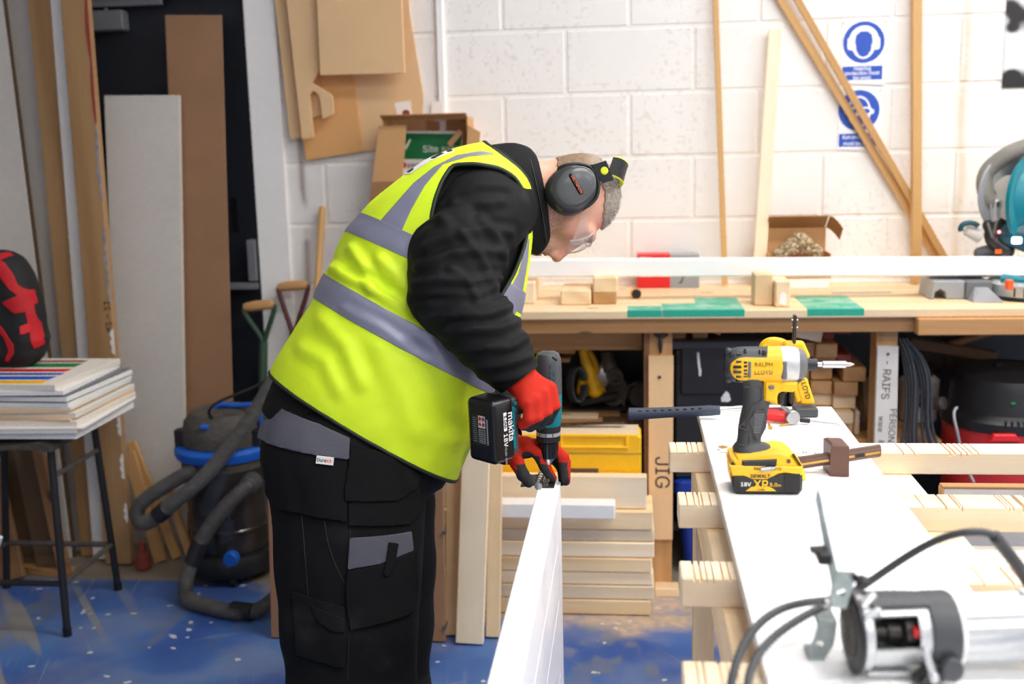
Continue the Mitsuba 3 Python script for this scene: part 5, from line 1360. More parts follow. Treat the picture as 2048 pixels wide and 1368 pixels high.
put(dv + '__bit', barrel([(10, 1438), (18, 1440), (18, 1478), (24, 1481), (26, 1486), (26, 1650), (22, 1656), (16, 1658), (15, 1684), (8, 1705), (1, 1716)], 1.0, 28), 'm_chrome', 30, label='bright bit holder and bit')
# vents in the yellow panel and slots in the top
for i, (x0, x1, y0, y1) in enumerate(((818, 876, 310, 330), (818, 876, 346, 366), (838, 876, 276, 292), (840, 876, 384, 400), (893, 918, 280, 298), (893, 918, 306, 324), (893, 918, 334, 352), (893, 918, 360, 376), (893, 918, 382, 396), (845, 880, 228, 242), (898, 918, 200, 236), (1006, 1018, 204, 240), (840, 870, 424, 434), (1014, 1028, 434, 446))):
    a, b2 = q_(x0, y1), q_(x1, y0); zc = (a[2] + b2[2]) / 2; rr = 136 * sc_; yy = YD - math.sqrt(max(rr * rr - (zc - axz) ** 2, 1e-6)) * .86
    put(dv + '__vent', bx(a[0], b2[0], yy - .0022, yy + .003, a[2], b2[2], .0006).rot('x', math.degrees(-math.asin(np.clip((zc - axz) / rr, -1, 1))) * .9, ((a[0]), yy, zc)), 'm_blackgloss')
a, b2 = q_(922, 400), q_(948, 280)
put(dv + '__grille_bar', rbox(a[0], b2[0], YD - 136 * sc_ * .86 - .0024, YD - .02, a[2], b2[2], .002), 'm_midgrey', 30)
for cx, cy in ((812, 240), (1045, 220), (1214, 474), (900, 745), (1040, 745), (815, 1015)):
    a = q_(cx, cy)
    dy = {812: .018, 1045: .021, 1214: .017, 900: .0195, 1040: .0185, 815: .034}[cx]
    put(dv + '__screw', cyl([a[0], YD - dy - .0012, a[2]], [a[0], YD - dy + .01, a[2]], .0034, n=16, b=.0006) + bx(a[0] - .0018, a[0] + .0018, YD - dy - .0016, YD - dy, a[2] - .0004, a[2] + .0004, 0), 'm_darksteel')
for t, cy in (('RALPH', 303), ('LLOYD', 360)):
    a = q_(1036, cy); zc = a[2] - axz; yy = YD - math.sqrt((136 * sc_) ** 2 - zc * zc) * .86
    put(dv + '__lettering', facing(text(t, .0066, .0006), [a[0], yy - .0016, a[2]], (1, 0, .02), (0, zc * .8, 1) if 0 else (0, .0, 1)), 'm_ink', label='handwritten name')
# handle
def loft(sec, hy, n=28, e=2.6):
    R = []
    for (xa_, xb, cy), h in zip(sec, hy):
        p, q = q_(xa_, cy), q_(xb, cy); c = (p + q) / 2; r = (q[0] - p[0]) / 2; t = np.arange(n) * 2 * np.pi / n
        sx, sy = np.sign(np.cos(t)) * np.abs(np.cos(t)) ** (2 / e), np.sign(np.sin(t)) * np.abs(np.sin(t)) ** (2 / e)
        R.append(np.stack([c[0] + r * sx, YD + h * sy, np.full(n, c[2])], 1))
    return rings(np.array(R)[::-1])
put(dv + '__handle', loft([(880, 1048, 420), (900, 1060, 470), (904, 1062, 520), (902, 1098, 590), (892, 1085, 650), (876, 1068, 720), (864, 1048, 790), (860, 1030, 860), (852, 1030, 895), (832, 1100, 918), (826, 1136, 940), (835, 1138, 985), (850, 1125, 1010)], [.021, .0195, .019, .0185, .019, .0195, .019, .018, .019, .025, .029, .031, .031]), 'm_rubber', 40)
yn = [(1044, 425), (1290, 440), (1282, 486), (1256, 512), (1175, 508), (1150, 520), (1140, 550), (1145, 618), (1128, 600), (1090, 585), (1042, 572)]
put(dv + '__trigger_guard', plate(qx(yn), YD + .0195, .039, .004), 'm_yellow', 30, label='yellow collar above the trigger')
put(dv + '__direction_switch', rbox(q_(1084, 0)[0], q_(1128, 0)[0], YD - .0235, YD - .012, q_(0, 484)[2], q_(0, 462)[2], .003), 'm_midgrey', 30)
put(dv + '__nose_lip', hull([tuple(q_(a, b2, YD + s)) for a, b2 in ((1282, 450), (1345, 400), (1340, 425), (1285, 490)) for s in (-.012, .012)]), 'm_rubber')
put(dv + '__trigger', plate(qx([(1146, 530), (1160, 515), (1232, 508), (1206, 535), (1198, 570), (1198, 605), (1180, 618), (1150, 612)]), YD + .010, .02, .004), 'm_black', 30)
yf = YD - .0205
put(dv + '__grip_pad', plate(qx([(935, 720), (975, 645), (1050, 640), (1062, 690), (1050, 770), (1010, 850), (985, 855), (950, 770)]), YD - .0175, .0032, .001), 'm_black' if 0 else 'm_rubber')
for i in range(11):
    a, b2 = q_(972 - i * .5, 668 + i * 13), q_(1046 - i * 3.2, 668 + i * 13)
    put(dv + '__grip_ridge', cyl([a[0], yf - .0005, a[2]], [b2[0], yf - .0005, b2[2]], .0011, n=8), 'm_midgrey')
for pts in ([(905, 470), (1030, 470), (1028, 565), (960, 610), (920, 700), (885, 740), (862, 760)], [(935, 720), (972, 642), (1052, 638), (1064, 690), (1052, 770), (1010, 850), (978, 860), (948, 780), (935, 720)], [(865, 765), (935, 790), (940, 870), (925, 896), (865, 888)]):
    put(dv + '__seam', tube([q_(a, b2, YD) + [0, -.0198, 0] for a, b2 in pts], .0008, 6), 'm_dusty')
# foot
foot = [(798, 968), (830, 964), (836, 950), (1128, 915), (1196, 922), (1248, 958), (1290, 1010), (1338, 1088), (1338, 1140), (800, 1140), (790, 1040), (806, 1030), (796, 1000)]
put(dv + '__foot', plate(qx(foot), YD + .034, .068, .006), 'm_yellow', 30)
put(dv + '__bit_holder', plate(qx([(878, 985), (1128, 975), (1120, 1045), (1092, 1088), (890, 1080), (876, 1040)]), YD - .030, .0075, .002), 'm_black')
a, b2 = q_(1006, 1042), q_(1116, 1030); a[1] = b2[1] = YD - .041
put(dv + '__spare_bit', tube([a, a + (b2 - a) * .7, a + (b2 - a) * .74, b2 - (b2 - a) * .06, b2], [.0042, .0042, .003, .003, .001], 6), 'm_steel', label='grey spare bit')
a = q_(1212, 990); put(dv + '__lanyard_hole', cyl([a[0], YD - .0352, a[2]], [a[0], YD, a[2]], .0035, n=14), 'm_darkwood')
put(dv + '__work_lamp', plate(qx([(1258, 985), (1276, 985), (1326, 1060), (1308, 1060)]), YD + .02, .0548, .001) if 0 else hull([tuple(q_(a_, b_, YD + s)) for a_, b_ in ((1262, 978), (1272, 975), (1328, 1062), (1318, 1066)) for s in (-.0345, .0)]), 'm_blackgloss')
# battery
YB = YD - .0375
bt = [(812, 1130), (1338, 1130), (1338, 1200), (1334, 1255), (1310, 1284), (866, 1284), (838, 1266), (824, 1230)]
bz0 = q_(1000, 1284, YB)[2]; dz = ZP + .0006 - bz0
def qb(pts): r = qx(pts, YB); r[:, 1] += dz; return r
put(dv + '__battery', plate(qb(bt), YB + .074, .074, .004), 'm_black', 30, label='black battery pack')
put(dv + '__battery__rim', plate(qb([(800, 1070), (1338, 1080), (1338, 1135), (1322, 1145), (1196, 1122), (1150, 1135), (1080, 1176), (965, 1176), (905, 1148), (820, 1148), (808, 1110)]), YB + .0755, .077, .002), 'm_yellow', label='yellow upper rim')
put(dv + '__battery__label', plate(qb([(856, 1150), (1188, 1150), (1190, 1262), (880, 1262), (862, 1245)]), YB, .0012, 0), 'm_blackgloss')
put(dv + '__battery__label_band', plate(qb([(918, 1256), (960, 1225), (985, 1222), (1085, 1222), (1112, 1234), (1142, 1256)]), YB - .0012, .0006, 0), 'm_yellow')
for i in range(12):
    a, b2 = qb([(1206 + i * 9.6, 1130)])[0], qb([(1206 + i * 9.6, 1258)])[0]
    put(dv + '__battery__rib', cyl([a[0], YB - .001, a[1]], [b2[0], YB - .001, b2[1]], .0012, n=6), 'm_black')
def dt(t, cx, cy, h, m, bold=True, key='__battery__lettering', y=-.0014):
    p = qb([(cx, cy)])[0]; put(dv + key, facing(text(t, h, .0005, bold), [p[0], YB + y, p[1]]), m)
dt('DEWALT', 1026, 1146, .0056, 'm_ink', True, y=-.0024)
dt('18V', 920, 1206, .0064, 'm_signwhite')
dt('5.0', 1122, 1210, .0060, 'm_yellow'); dt('Ah', 1164, 1214, .0032, 'm_yellow')
dt('XR', 1030, 1205, .0135, 'm_yellow', True, y=-.0022)
dt('LI-ION', 1030, 1245, .0022, 'm_ink', y=-.0021)
a = qx([(1080, 1090)], YB)[0]
put(dv + '__lettering', facing(text('RALPH LLOYD', .0048, .0004), [a[0], YB - .0022, a[1] + .001]), 'm_ink', label='handwritten name')
# ------------------------------------------------------------------ trim router lying on the panel in front
ro = thing('trim_router', 'silver and grey trim router lying on its side at the near end of the panel', 'router')
YR = float(at(1700, 1265, z=ZP + .0447)[1])
R_ = lambda a, b2, d=0.0: at(a, b2, y=YR + d)
p = R_(1700, 1265); rb = .0535 * .82
cz = ZP + rb + .0008; rx = p[0]
# axis: to the right, a little away from the viewer
ax_ = np.array([math.cos(.09), math.sin(.09), 0.02]); ax_ /= np.linalg.norm(ax_)
o = np.array([rx, YR, cz])
AX = lambda t: o + ax_ * t


def putr(key, m, *k, **kw):
    d = m.v - o; l = (d @ ax_)[:, None] * ax_
    return put(key, Me(o + l * .73 + (d - l) * .82, m.f, m.uv), *k, **kw)


putr(ro + '__base_plate', lathe([(.016, 0), (.049, 0), (.0535, .003), (.0535, .007), (.05, .0085), (.016, .0085)], 56, o, ax_), 'm_black', 30, label='black round sole plate')
putr(ro + '__sole_hub', lathe([(.0, .0012), (.03, .0012), (.032, -.0008), (.012, -.0012), (.0, .004)], 40, o, ax_), 'm_dusty', 30)
putr(ro + '__base_ring', lathe([(.046, .0088), (.049, .0095), (.049, .021), (.047, .023), (.030, .023)], 56, o, ax_), 'm_alloy', 30, label='pale cast ring')
# cast base: shell open towards the viewer
an = np.radians(np.linspace(38, 262, 40)); up_ = np.array([0, 0, 1.0]); sd_ = np.cross(up_, ax_)
arc = lambda t, r, angs: AX(t) + r * (np.cos(angs)[:, None] * up_ + np.sin(angs)[:, None] * sd_)
sh = rings([arc(t, .0455 if t < .06 else .0455 - (t - .06) * .05, an) for t in np.linspace(.02, .105, 14)], caps=False, closed=False)
putr(ro + '__cast_base', thick(sh, .005), 'm_alloy', 40, label='pale cast base')
for a0, a1 in ((-60, 60),):
    an2 = np.radians(np.linspace(-62, 46, 24))
    putr(ro + '__cast_base', thick(rings([arc(t, .047, an2) for t in np.linspace(.018, .048 if 0 else .078, 6)], caps=False, closed=False), .004), 'm_alloy', 40) if 0 else None
putr(ro + '__window_frame', thick(rings([arc(t, .0465, np.radians(np.linspace(-40, 45, 18))) for t in np.linspace(.020, .105, 12)], caps=False, closed=False), .005), 'm_alloy', 40, label='pale arch over the window')
putr(ro + '__window_pillar', thick(rings([arc(t, .0465, np.radians(np.linspace(-120, -35, 18))) for t in np.linspace(.088, .112, 5)], caps=False, closed=False), .005), 'm_alloy', 40)
putr(ro + '__collet', lathe([(.004, .0), (.004, .03), (.012, .031), (.014, .05), (.019, .052), (.019, .07), (.03, .075), (.03, .12)], 24, o, ax_), 'm_darksteel', 30)
putr(ro + '__red_lock', bx(-.004, .004, -.006, .006, -.006, .006, .001).mv(*(AX(.086) - sd_ * .03 + [0, -.0, .012])), 'm_red')
putr(ro + '__bottom_rail', beam(AX(.02) + [0, -.02, -.046], AX(.085) + [0, -.02, -.048], .02, .006), 'm_alloy')
putr(ro + '__clamp', lathe([(.040, .104), (.0505, .106), (.052, .112), (.052, .143), (.05, .148), (.038, .149)], 48, o, ax_), 'm_midgrey' if 0 else 'm_rubber', 30, label='dark grey clamp sleeve')
putr(ro + '__clamp_cover', thick(rings([arc(t, .0515 + .002 * math.sin(t * 30), np.radians(np.linspace(-28, 50, 16))) for t in np.linspace(.024, .108, 10)], caps=False, closed=False), .004), 'm_rubber', 40, label='dark grey cover strip')
putr(ro + '__clamp_knob', cyl(AX(.132) + [0, -.05, -.028], AX(.134) + [0, -.066, -.026], .0155, n=24, b=.002), 'm_rubber', 30)
putr(ro + '__clamp_foot', hullspheres([(*(AX(.112) + [0, -.045, -.034]), .012), (*(AX(.125) + [0, -.04, -.045]), .008), (*(AX(.088) + [0, -.045, -.044]), .008)]), 'm_black', 40)
putr(ro + '__lever', hullspheres([(*(AX(.098) + [0, -.048, -.006]), .0055), (*(AX(.108) + [0, -.055, -.036]), .006)]), 'm_alloy', 40)
putr(ro + '__lever_ball', sph(AX(.108) + [0, -.057, -.038], .0085), 'm_alloy', True)
putr(ro + '__adjuster', cyl(AX(.096) + [0, -.05, -.045], AX(.096) + [0, -.062, -.044], .0075, n=20, b=.001), 'm_blackgloss', 30)
pr = [(.036, .148), (.0455, .150), (.0475, .154)]
for i in range(5):
    t = .154
putr(ro + '__motor', rings([[AX(t) + (r + .0016 * (1 if (j // 3) % 2 else -1) * (r > .04) * .7) * (math.cos(a) * up_ + math.sin(a) * sd_) for j, a in enumerate(np.arange(72) * 2 * np.pi / 72)] for r, t in ((.03, .148), (.0435, .149), (.0445, .152), (.0445, .285), (.040, .292), (.03, .293))]), 'm_alloy', 25, label='bright ribbed motor sleeve')
putr(ro + '__ring_band', lathe([(.043, .148), (.0475, .149), (.0475, .155), (.044, .157)], 48, o, ax_), 'm_whitematt', 30)
putr(ro + '__end_cap', lathe([(.044, .254), (.0490, .256), (.0490, .318), (.038, .330), (.0, .332)], 48, o, ax_), 'm_whitematt', 30)
putr(ro + '__cap_collar', lathe([(.0492, .30), (.0515, .301), (.0515, .318), (.049, .32)], 48, o, ax_), 'm_teal', 30)
putr(ro + '__switch_nub', sph(AX(.262) + [0, -.02, .05], .008), 'm_whitematt', True)
putr(ro + '__switch_nub', sph(AX(.268) + [0, -.026, .046], .0035), 'm_black', True)
putr(ro + '__top_lug', hullspheres([(*(AX(.015) + [0, -.01, .047]), .006), (*(AX(.03) + [0, -.008, .053]), .006), (*(AX(.012) + [0, -.025, .046]), .004)]), 'm_alloy', 40)
putr(ro + '__top_lug', hullspheres([(*(AX(.014) + [0, -.032, .036]), .005), (*(AX(.032) + [0, -.03, .042]), .006)]), 'm_alloy', 40)
# edge guide: galvanised strip with brackets
mat('m_galv', grainy(W((150, 160, 160)), 120, .12), .42, metallic=.55)
eg = ro
def strip(pts, w, t, key, lab=None, m='m_galv'):
    """A flat strip with its broad face turned to the viewer's left."""
    P = np.array([R_(*q) for q in pts]); R = []
    for i, c in enumerate(P):
        d = P[min(i + 1, len(P) - 1)] - P[max(i - 1, 0)]; d /= np.linalg.norm(d)
        s = np.cross(d, [0, 1, 0]); s /= np.linalg.norm(s)
        f = np.array([0, 1.0, 0]) * .8 + s * .35; f /= np.linalg.norm(f); n = np.cross(d, f)
        R.append([c + f * w / 2 + n * t / 2, c - f * w / 2 + n * t / 2, c - f * w / 2 - n * t / 2, c + f * w / 2 - n * t / 2])
    return put(eg + '__' + key, rings(R), m, 20, label=lab)
put(eg + '__guide_bar', plate(xz([(1636, 980), (1643, 992), (1658, 1075), (1680, 1180), (1668, 1190), (1650, 1100), (1632, 1000)], YR + .02), YR + .026, .004, .0008) + plate(xz([(1640, 984), (1646, 1010), (1664, 1090), (1686, 1186), (1680, 1186), (1656, 1080), (1640, 1000)], YR + .02), YR + .042, .016, .0005), 'm_galv', label='long pointed galvanised bar')
a = R_(1648, 1106, .02)
put(eg + '__wing_knob', rbox(a[0] - .009, a[0] + .006, YR + .0, YR + .03, a[2] - .007, a[2] + .006, .003) + rbox(a[0] - .016, a[0] - .006, YR + .008, YR + .022, a[2] + .003, a[2] + .008, .002), 'm_black', 30)
def holed(pts, hole, y, key, t=.004):
    h = at(*hole, y=y)[[0, 2]]
    put(eg + '__' + key, plate(xz(pts, y), y + t, t, 0, holes=[ell(h[0], h[1], .0045, .0042, 20)[::-1]]), 'm_galv')
YBK = float(at(1634, 1318, z=ZP + .001)[1])
holed([(1674, 1144), (1712, 1146), (1708, 1166), (1692, 1218), (1656, 1214), (1664, 1176)], (1683, 1186), YR - .036, 'upper_bracket')
holed([(1636, 1246), (1674, 1250), (1668, 1290), (1648, 1320), (1616, 1314), (1632, 1270)], (1640, 1290), YBK, 'lower_bracket')
B_k = lambda x, y: at(x, y, y=YBK)
a, b2 = B_k(1634, 1250), B_k(1674, 1240)
put(eg + '__bracket_lip', rbox(a[0], b2[0], YBK - .002, YBK + .035, a[2] - .001, a[2] + .006, .002), 'm_galv', 30)
put(eg + '__bracket_foot', rbox(B_k(1616, 1316)[0], B_k(1650, 1316)[0], YBK - .002, YBK + .03, ZP + .0006, ZP + .0045, .001), 'm_galv', 30)
put(eg + '__bracket_screw', cyl(R_(1711, 1156, -.046), R_(1718, 1160, -.03), .004, n=12) + cyl(R_(1718, 1162, -.03), R_(1732, 1168, -.03), .0075, n=16), 'm_black')
put(eg + '__bracket_screw', sph(R_(1652, 1206, -.045), .0055), 'm_steel', True)
# cable
def cable(px, r, key, n=60, lab=None):
    P = np.array([at(a, b2, y=y) for a, b2, y in px]); put(ro + '__' + key, tube(spline(P, n), r, 12), 'm_rubber', True, label=lab)
cable([(2075, 1215, 1.30), (2048, 1150, 1.28), (2015, 1105, 1.27), (1990, 1072, 1.26)], .0075, 'cable_sleeve', 20, 'thick rubber cable sleeve')
cable([(1992, 1074, 1.26), (1975, 1066, 1.26), (1940, 1064, 1.26), (1880, 1078, 1.27), (1800, 1122, 1.28), (1735, 1166, 1.28), (1690, 1192, 1.27), (1640, 1202, 1.24), (1580, 1212, 1.20), (1525, 1242, 1.16), (1485, 1295, 1.12), (1466, 1350, 1.09), (1456, 1420, 1.06), (1470, 1500, 1.02), (1500, 1480, 1.02), (1496, 1400, 1.05), (1502, 1340, 1.08), (1530, 1292, 1.11), (1580, 1250, 1.14), (1640, 1216, 1.17), (1690, 1196, 1.20), (1740, 1190, 1.25)], .0046, 'cable', 160, 'grey rubber cable')
# ------------------------------------------------------------------ the door being worked on, with its hinge
ZD = .78
mat('m_doorwhite', grainy(W((250, 250, 250)), 60, .008, 3, .01), .32)
dk = thing('door_leaf', 'white panelled door standing on its long edge in front of the man', 'door')
dx0, dx1, dy0, dy1 = -.1835, -.1395, .22, 2.165
def groovey(x0, x1, z0, z1): return bx(x0, x1, dy0 + .001, dy1 - .001, z0, z1, .003)
zs_ = [0.004, .10, .25, .40, .55, .68, .70, ZD]
put(dk + '__core', bx(dx0, dx1 - .006, dy0, dy1, .004, ZD, .0015), 'm_doorwhite')
for a, b2 in ((.004, .10), (.103, .255), (.258, .41), (.413, .565), (.568, .682), (.685, ZD - .0004)):
    put(dk + '__face_board', bx(dx1 - .0058, dx1, dy0 + .098, dy1 - .098, a, b2, .0015), 'm_doorwhite')
put(dk + '__stile', bx(dx1 - .0058, dx1 + .0, dy1 - .095, dy1, .004, ZD - .0004, .0015), 'm_doorwhite')
put(dk + '__stile', bx(dx1 - .0058, dx1 + .0, dy0, dy0 + .095, .004, ZD - .0004, .0015), 'm_doorwhite')
put('door_clamp', bx(-.26, -.06, 1.35, 1.42, .0, .0035, .0005) if 0 else join([bx(dx0 - .055, dx0 - .002, 1.70, 1.78, 0.001, .09, .004), bx(dx1 + .002, dx1 + .055, 1.70, 1.78, .001, .09, .004), bx(dx0 - .055, dx1 + .055, 1.70, 1.78, .0005, .0035, .0004)]), 'm_pine', label='pine foot block holding the white door upright on the floor', cat='block') if 0 else None
hg = thing('hinge', 'small black and steel hinge held on the top edge of the white door', 'hinge')
h0 = at(1098, 966, z=ZD)
yh0, yh1 = h0[1] - .035, h0[1] + .035
put(hg + '__leaf', bx(-.174, -.150, yh0, yh1, ZD + .0006, ZD + .0030, .0006), 'm_darksteel', label='dark leaf on the door edge')
put(hg + '__leaf', bx(-.218, -.188, yh0, yh1, ZD + .006, ZD + .0085, .0006).rot('y', -8, (-.186, 0, ZD + .007)), 'm_darksteel', label='dark leaf over the side')
put(hg + '__knuckle', tube([(-.181, yh0 - .002, ZD + .0075), (-.181, yh1 + .002, ZD + .0075)], .0068, 18), 'm_chrome', 30)
for f in (.2, .45, .7, .95):
    put(hg + '__knuckle_ring', lathe([(.0068, 0), (.0074, .001), (.0074, .003), (.0068, .004)], 18, (-.181, yh0 + .066 * f - .004, ZD + .0075), (0, 1, 0)), 'm_darksteel')
put(hg + '__pin', tube([(-.181, yh0 - .010, ZD + .0075), (-.181, yh0 - .001, ZD + .0075)], .0078, 18), 'm_steel', 30)
for x, z in ((-.160, ZD + .0032), (-.166, ZD + .0032)):
    put(hg + '__screw_hole', lathe([(.0, 0), (.0022, .0002), (.0040, .0009), (.0042, .0)], 14, (x, yh0 + (.016 if x < -.163 else .052), z), (0, 0, 1)), 'm_chrome', 30)
for y in (yh0 + .016, yh0 + .052):
    put(hg + '__screw_hole', lathe([(.0, 0), (.0022, .0002), (.0040, .0009), (.0042, .0)], 14, (-.203, y, ZD + .0108), (-.14, 0, 1)), 'm_chrome', 30)
# ------------------------------------------------------------------ the man: worked out in his own frame
# (a along his facing direction, b up, c towards his right side, which faces the camera)
C0 = at(850, 600, y=2.30); Lc = (EYE - C0) / np.linalg.norm(EYE - C0)
Ea = np.cross([0, 0, 1.0], Lc); Ea /= np.linalg.norm(Ea); Eb = np.cross(Lc, Ea)
PM = np.eye(4); PM[:3, 0], PM[:3, 1], PM[:3, 2], PM[:3, 3] = Ea, Eb, Lc, C0


def m2(px, py, c=0.0):
    d = _f + ((px - 1024) / FPX) * _r - ((py - 684) / FPX) * _u
    p = EYE + d * (((C0 + c * Lc - EYE) @ Lc) / (d @ Lc)) - C0
    return np.array([p @ Ea, p @ Eb, c])


def ab(pts, c=.19): return np.array([m2(x, y, c)[:2] for x, y in pts])
def W_(m): return m.T(PM)
def loc(world): q = np.asarray(world) - C0; return np.array([q @ Ea, q @ Eb, q @ Lc])


pe = thing('person', 'man in a yellow high-visibility vest bending over the white door with a drill', 'person')
from scipy.interpolate import PchipInterpolator
NT, NS = 200, 260


def body_loft(sec, ns=NS, nt=NT, e=2.35):
    """Sections (back px, front px, half width) swept smoothly into a skin; returns the mesh with uv = (section, angle)."""
    Bk = np.array([m2(*s[0])[:2] for s in sec]); Fr = np.array([m2(*s[1])[:2] for s in sec]); w = np.array([s[2] for s in sec])
    t = np.arange(len(sec)); q = np.linspace(0, len(sec) - 1, ns)
    from scipy.interpolate import Akima1DInterpolator as AK
    Bk, Fr, w = AK(t, Bk)(q), AK(t, Fr)(q), PchipInterpolator(t, w)(q)
    an = np.arange(nt) * 2 * np.pi / nt
    cx, sx = np.cos(an), np.sin(an); cx, sx = np.sign(cx) * np.abs(cx) ** (2 / e), np.sign(sx) * np.abs(sx) ** (2 / e)
    ctr, ax = (Bk + Fr) / 2, (Fr - Bk) / 2
    R = np.zeros((ns, nt, 3)); R[..., :2] = ctr[:, None] + ax[:, None] * cx[None, :, None]; R[..., 2] = w[:, None] * sx[None]
    uv = np.stack(np.broadcast_arrays(q[:, None], an[None]), -1).reshape(-1, 2)
    return rings(R, caps=False, uv=uv)


VS = [((543, 741), (914, 956), .205), ((572, 688), (948, 872), .212), ((630, 593), (985, 785), .208), ((651, 547), (1000, 738), .205), ((668, 518), (1020, 690), .20), ((693, 465), (1040, 628), .20), ((722, 429), (1049, 588), .20),
      ((770, 382), (1057, 532), .20), ((832, 336), (1062, 482), .195), ((890, 307), (1066, 440), .18), ((938, 293), (1069, 402), .15), ((978, 286), (1072, 368), .10), ((1000, 290), (1074, 350), .06)]
torso = body_loft(VS)
# folds of the cloth
def folds(m, amp=1.0, seed=0):
    n = normals(m); p = m.v
    d = .006 * (meshkit.fbm(p * [7, 7, 6], 3, seed) - .5) + .0035 * (meshkit.fbm(np.stack([p[:, 0] * 5 + p[:, 1] * 9, p[:, 1] * 26 - p[:, 0] * 14, p[:, 2] * 6], 1), 3, seed + 5) - .5)
    return Me(p + n * (d * amp)[:, None], m.f, m.uv)


def crease(m, pts, dep, wid):
    L = shapely.LineString(ab(pts)); d = shapely.distance(L, shapely.points(m.v[:, :2]))
    h = np.where(m.v[:, 2] > -.02, dep * (np.exp(-(d / wid) ** 2) - .45 * np.exp(-((d - 1.9 * wid) / wid) ** 2)), 0)
    return Me(m.v + normals(m) * h[:, None], m.f, m.uv)


nrm = normals(torso)
if (nrm[np.argmax(torso.v[:, 2])] @ [0, 0, 1]) < 0:
    torso.f = torso.f[:, ::-1]
vest0 = folds(torso, 1.0)
for pts, dep, wid in (([(660, 535), (700, 552), (760, 585), (830, 615)], .006, .011), ([(690, 535), (730, 552), (790, 590), (860, 640)], -.005, .010), ([(700, 495), (725, 530), (742, 575)], .006, .011), ([(640, 640), (690, 690), (720, 760)], .005, .016), ([(760, 520), (800, 560), (850, 620)], .005, .012),
                      ([(830, 700), (870, 770), (900, 850)], -.006, .018), ([(600, 700), (650, 720), (680, 780)], .004, .014), ([(900, 600), (930, 650), (960, 700)], .005, .014), ([(760, 700), (800, 780), (830, 860)], .004, .02), ([(690, 620), (760, 655), (850, 720)], .003, .01)):
    vest0 = crease(vest0, pts, dep, wid)
near = vest0.v[:, 2]
ARM = [(905, 329), (884, 362), (870, 400), (862, 437), (868, 520), (896, 590), (955, 628), (1000, 597), (1030, 548), (1049, 502), (1058, 470), (1060, 420), (1050, 382), (1030, 352), (1000, 336), (950, 328)]
NECK = [(966, 262), (974, 292), (1000, 317), (1035, 342), (1056, 368), (1065, 396), (1120, 400), (1120, 262)]
P2 = vest0.v[:, :2]
sdA = insd(ab(ARM, .17), P2); sdA = np.where(near > .02, sdA, np.where(near < -.02, sdA, -.05))
sdN = insd(ab(NECK, .08), P2)
vest = clip(vest0, -np.maximum(sdA, sdN))
mat('m_hivis', lambda p, n, uv: C(.74, .97, .02) * (.96 + .08 * fbm(p.x * 30, p.y * 30, p.z * 30)), .62, sheen=.3)
mat('m_piping', W((34, 46, 32)), .6)
mat('m_reflect', grainy(W((150, 152, 172)), 500, .05, 12, .05), .42, metallic=.35)
put(pe + '__vest', W_(thick(vest, .0012)), 'm_hivis', True, label='bright yellow high-visibility vest')
def cloth_strip(sd, off, key, m, lab=None, src=vest0, th=.0009):
    c = clip(src, sd)
    if not len(c.f):
        print('empty', key); return
    return put(key, W_(thick(offset(c, off), th)), m, True, label=lab)
s = vest0.uv[:, 0]
for lo, hi in ((2.0, 3.0), (5.0, 6.0)):
    cloth_strip(np.minimum(np.minimum(s - lo, hi - s) * .05, -np.maximum(sdA, sdN)), .0016, pe + '__vest__reflective_tape', 'm_reflect', 'grey reflective band round the body')
BR = [(762, 446), (768, 439), (829, 370), (869, 338), (913, 315), (960, 307), (990, 312), (971, 315), (938, 318), (887, 333), (851, 376), (824, 424), (806, 464)]
BF = [(1050, 492), (1058, 474), (1056, 520), (1046, 580), (1030, 628), (990, 632), (1004, 600), (1034, 548)]
for pts, lab in ((BR, 'grey reflective brace over the shoulder'), (BF, 'grey reflective brace down the chest')):
    for sgn in (1, -1):
        sd = np.minimum(np.minimum(insd(ab(pts, .12), P2), near * sgn - .004), -np.maximum(sdA, sdN))
        cloth_strip(sd, .0014, pe + '__vest__reflective_tape', 'm_reflect', lab)
# printed patch across the upper back
PT = [(808, 350), (850, 322), (906, 304), (908, 312), (862, 330), (822, 354)]
cloth_strip(np.minimum(np.minimum(insd(ab(PT, .06), P2), near), -np.maximum(sdA, sdN)), .0014, pe + '__vest__print', 'm_paper', 'white printed patch')
for q in ([(862, 323), (882, 312), (888, 315), (868, 326)], [(892, 309), (904, 306), (905, 310), (896, 313)], [(815, 346), (826, 339), (830, 343), (820, 350)]):
    cloth_strip(np.minimum(insd(ab(q, .06), P2), near), .0024, pe + '__vest__print_mark', 'm_ink', 'black lettering')
# dark piping along the edges
from scipy.spatial import cKDTree
def edge_tubes(m, r, key, mm):
    raw = np.vstack([m.f[:, [0, 1]], m.f[:, [1, 2]], m.f[:, [2, 0]]]); e = np.sort(raw, 1)
    _, inv, cnt = np.unique(e, axis=0, return_inverse=True, return_counts=True); b = raw[cnt[inv.ravel()] == 1]
    nxt = dict(map(tuple, b)); seen = set(); out = []
    for st in list(nxt):
        if st in seen:
            continue
        loop = [st]; seen.add(st); k = nxt.get(st)
        while k is not None and k not in seen:
            loop.append(k); seen.add(k); k = nxt.get(k)
        if len(loop) < 30:
            continue
        P = m.v[loop]
        L = np.concatenate([[0], np.cumsum(np.linalg.norm(np.diff(P, axis=0), axis=1))]); n = max(24, int(L[-1] / .010))
        Q = np.stack([np.interp(np.linspace(0, L[-1], n), L, P[:, k]) for k in range(3)], 1)
        Q = (np.roll(Q, 1, 0) + 2 * Q + np.roll(Q, -1, 0)) / 4
        Q = np.vstack([Q, Q[:2]]); out.append(tube(Q, r, 8, False))
    for o_ in out:
        put(key, W_(o_), mm, True, label='dark green piping')
edge_tubes(vest, .0042, pe + '__vest__piping', 'm_piping')

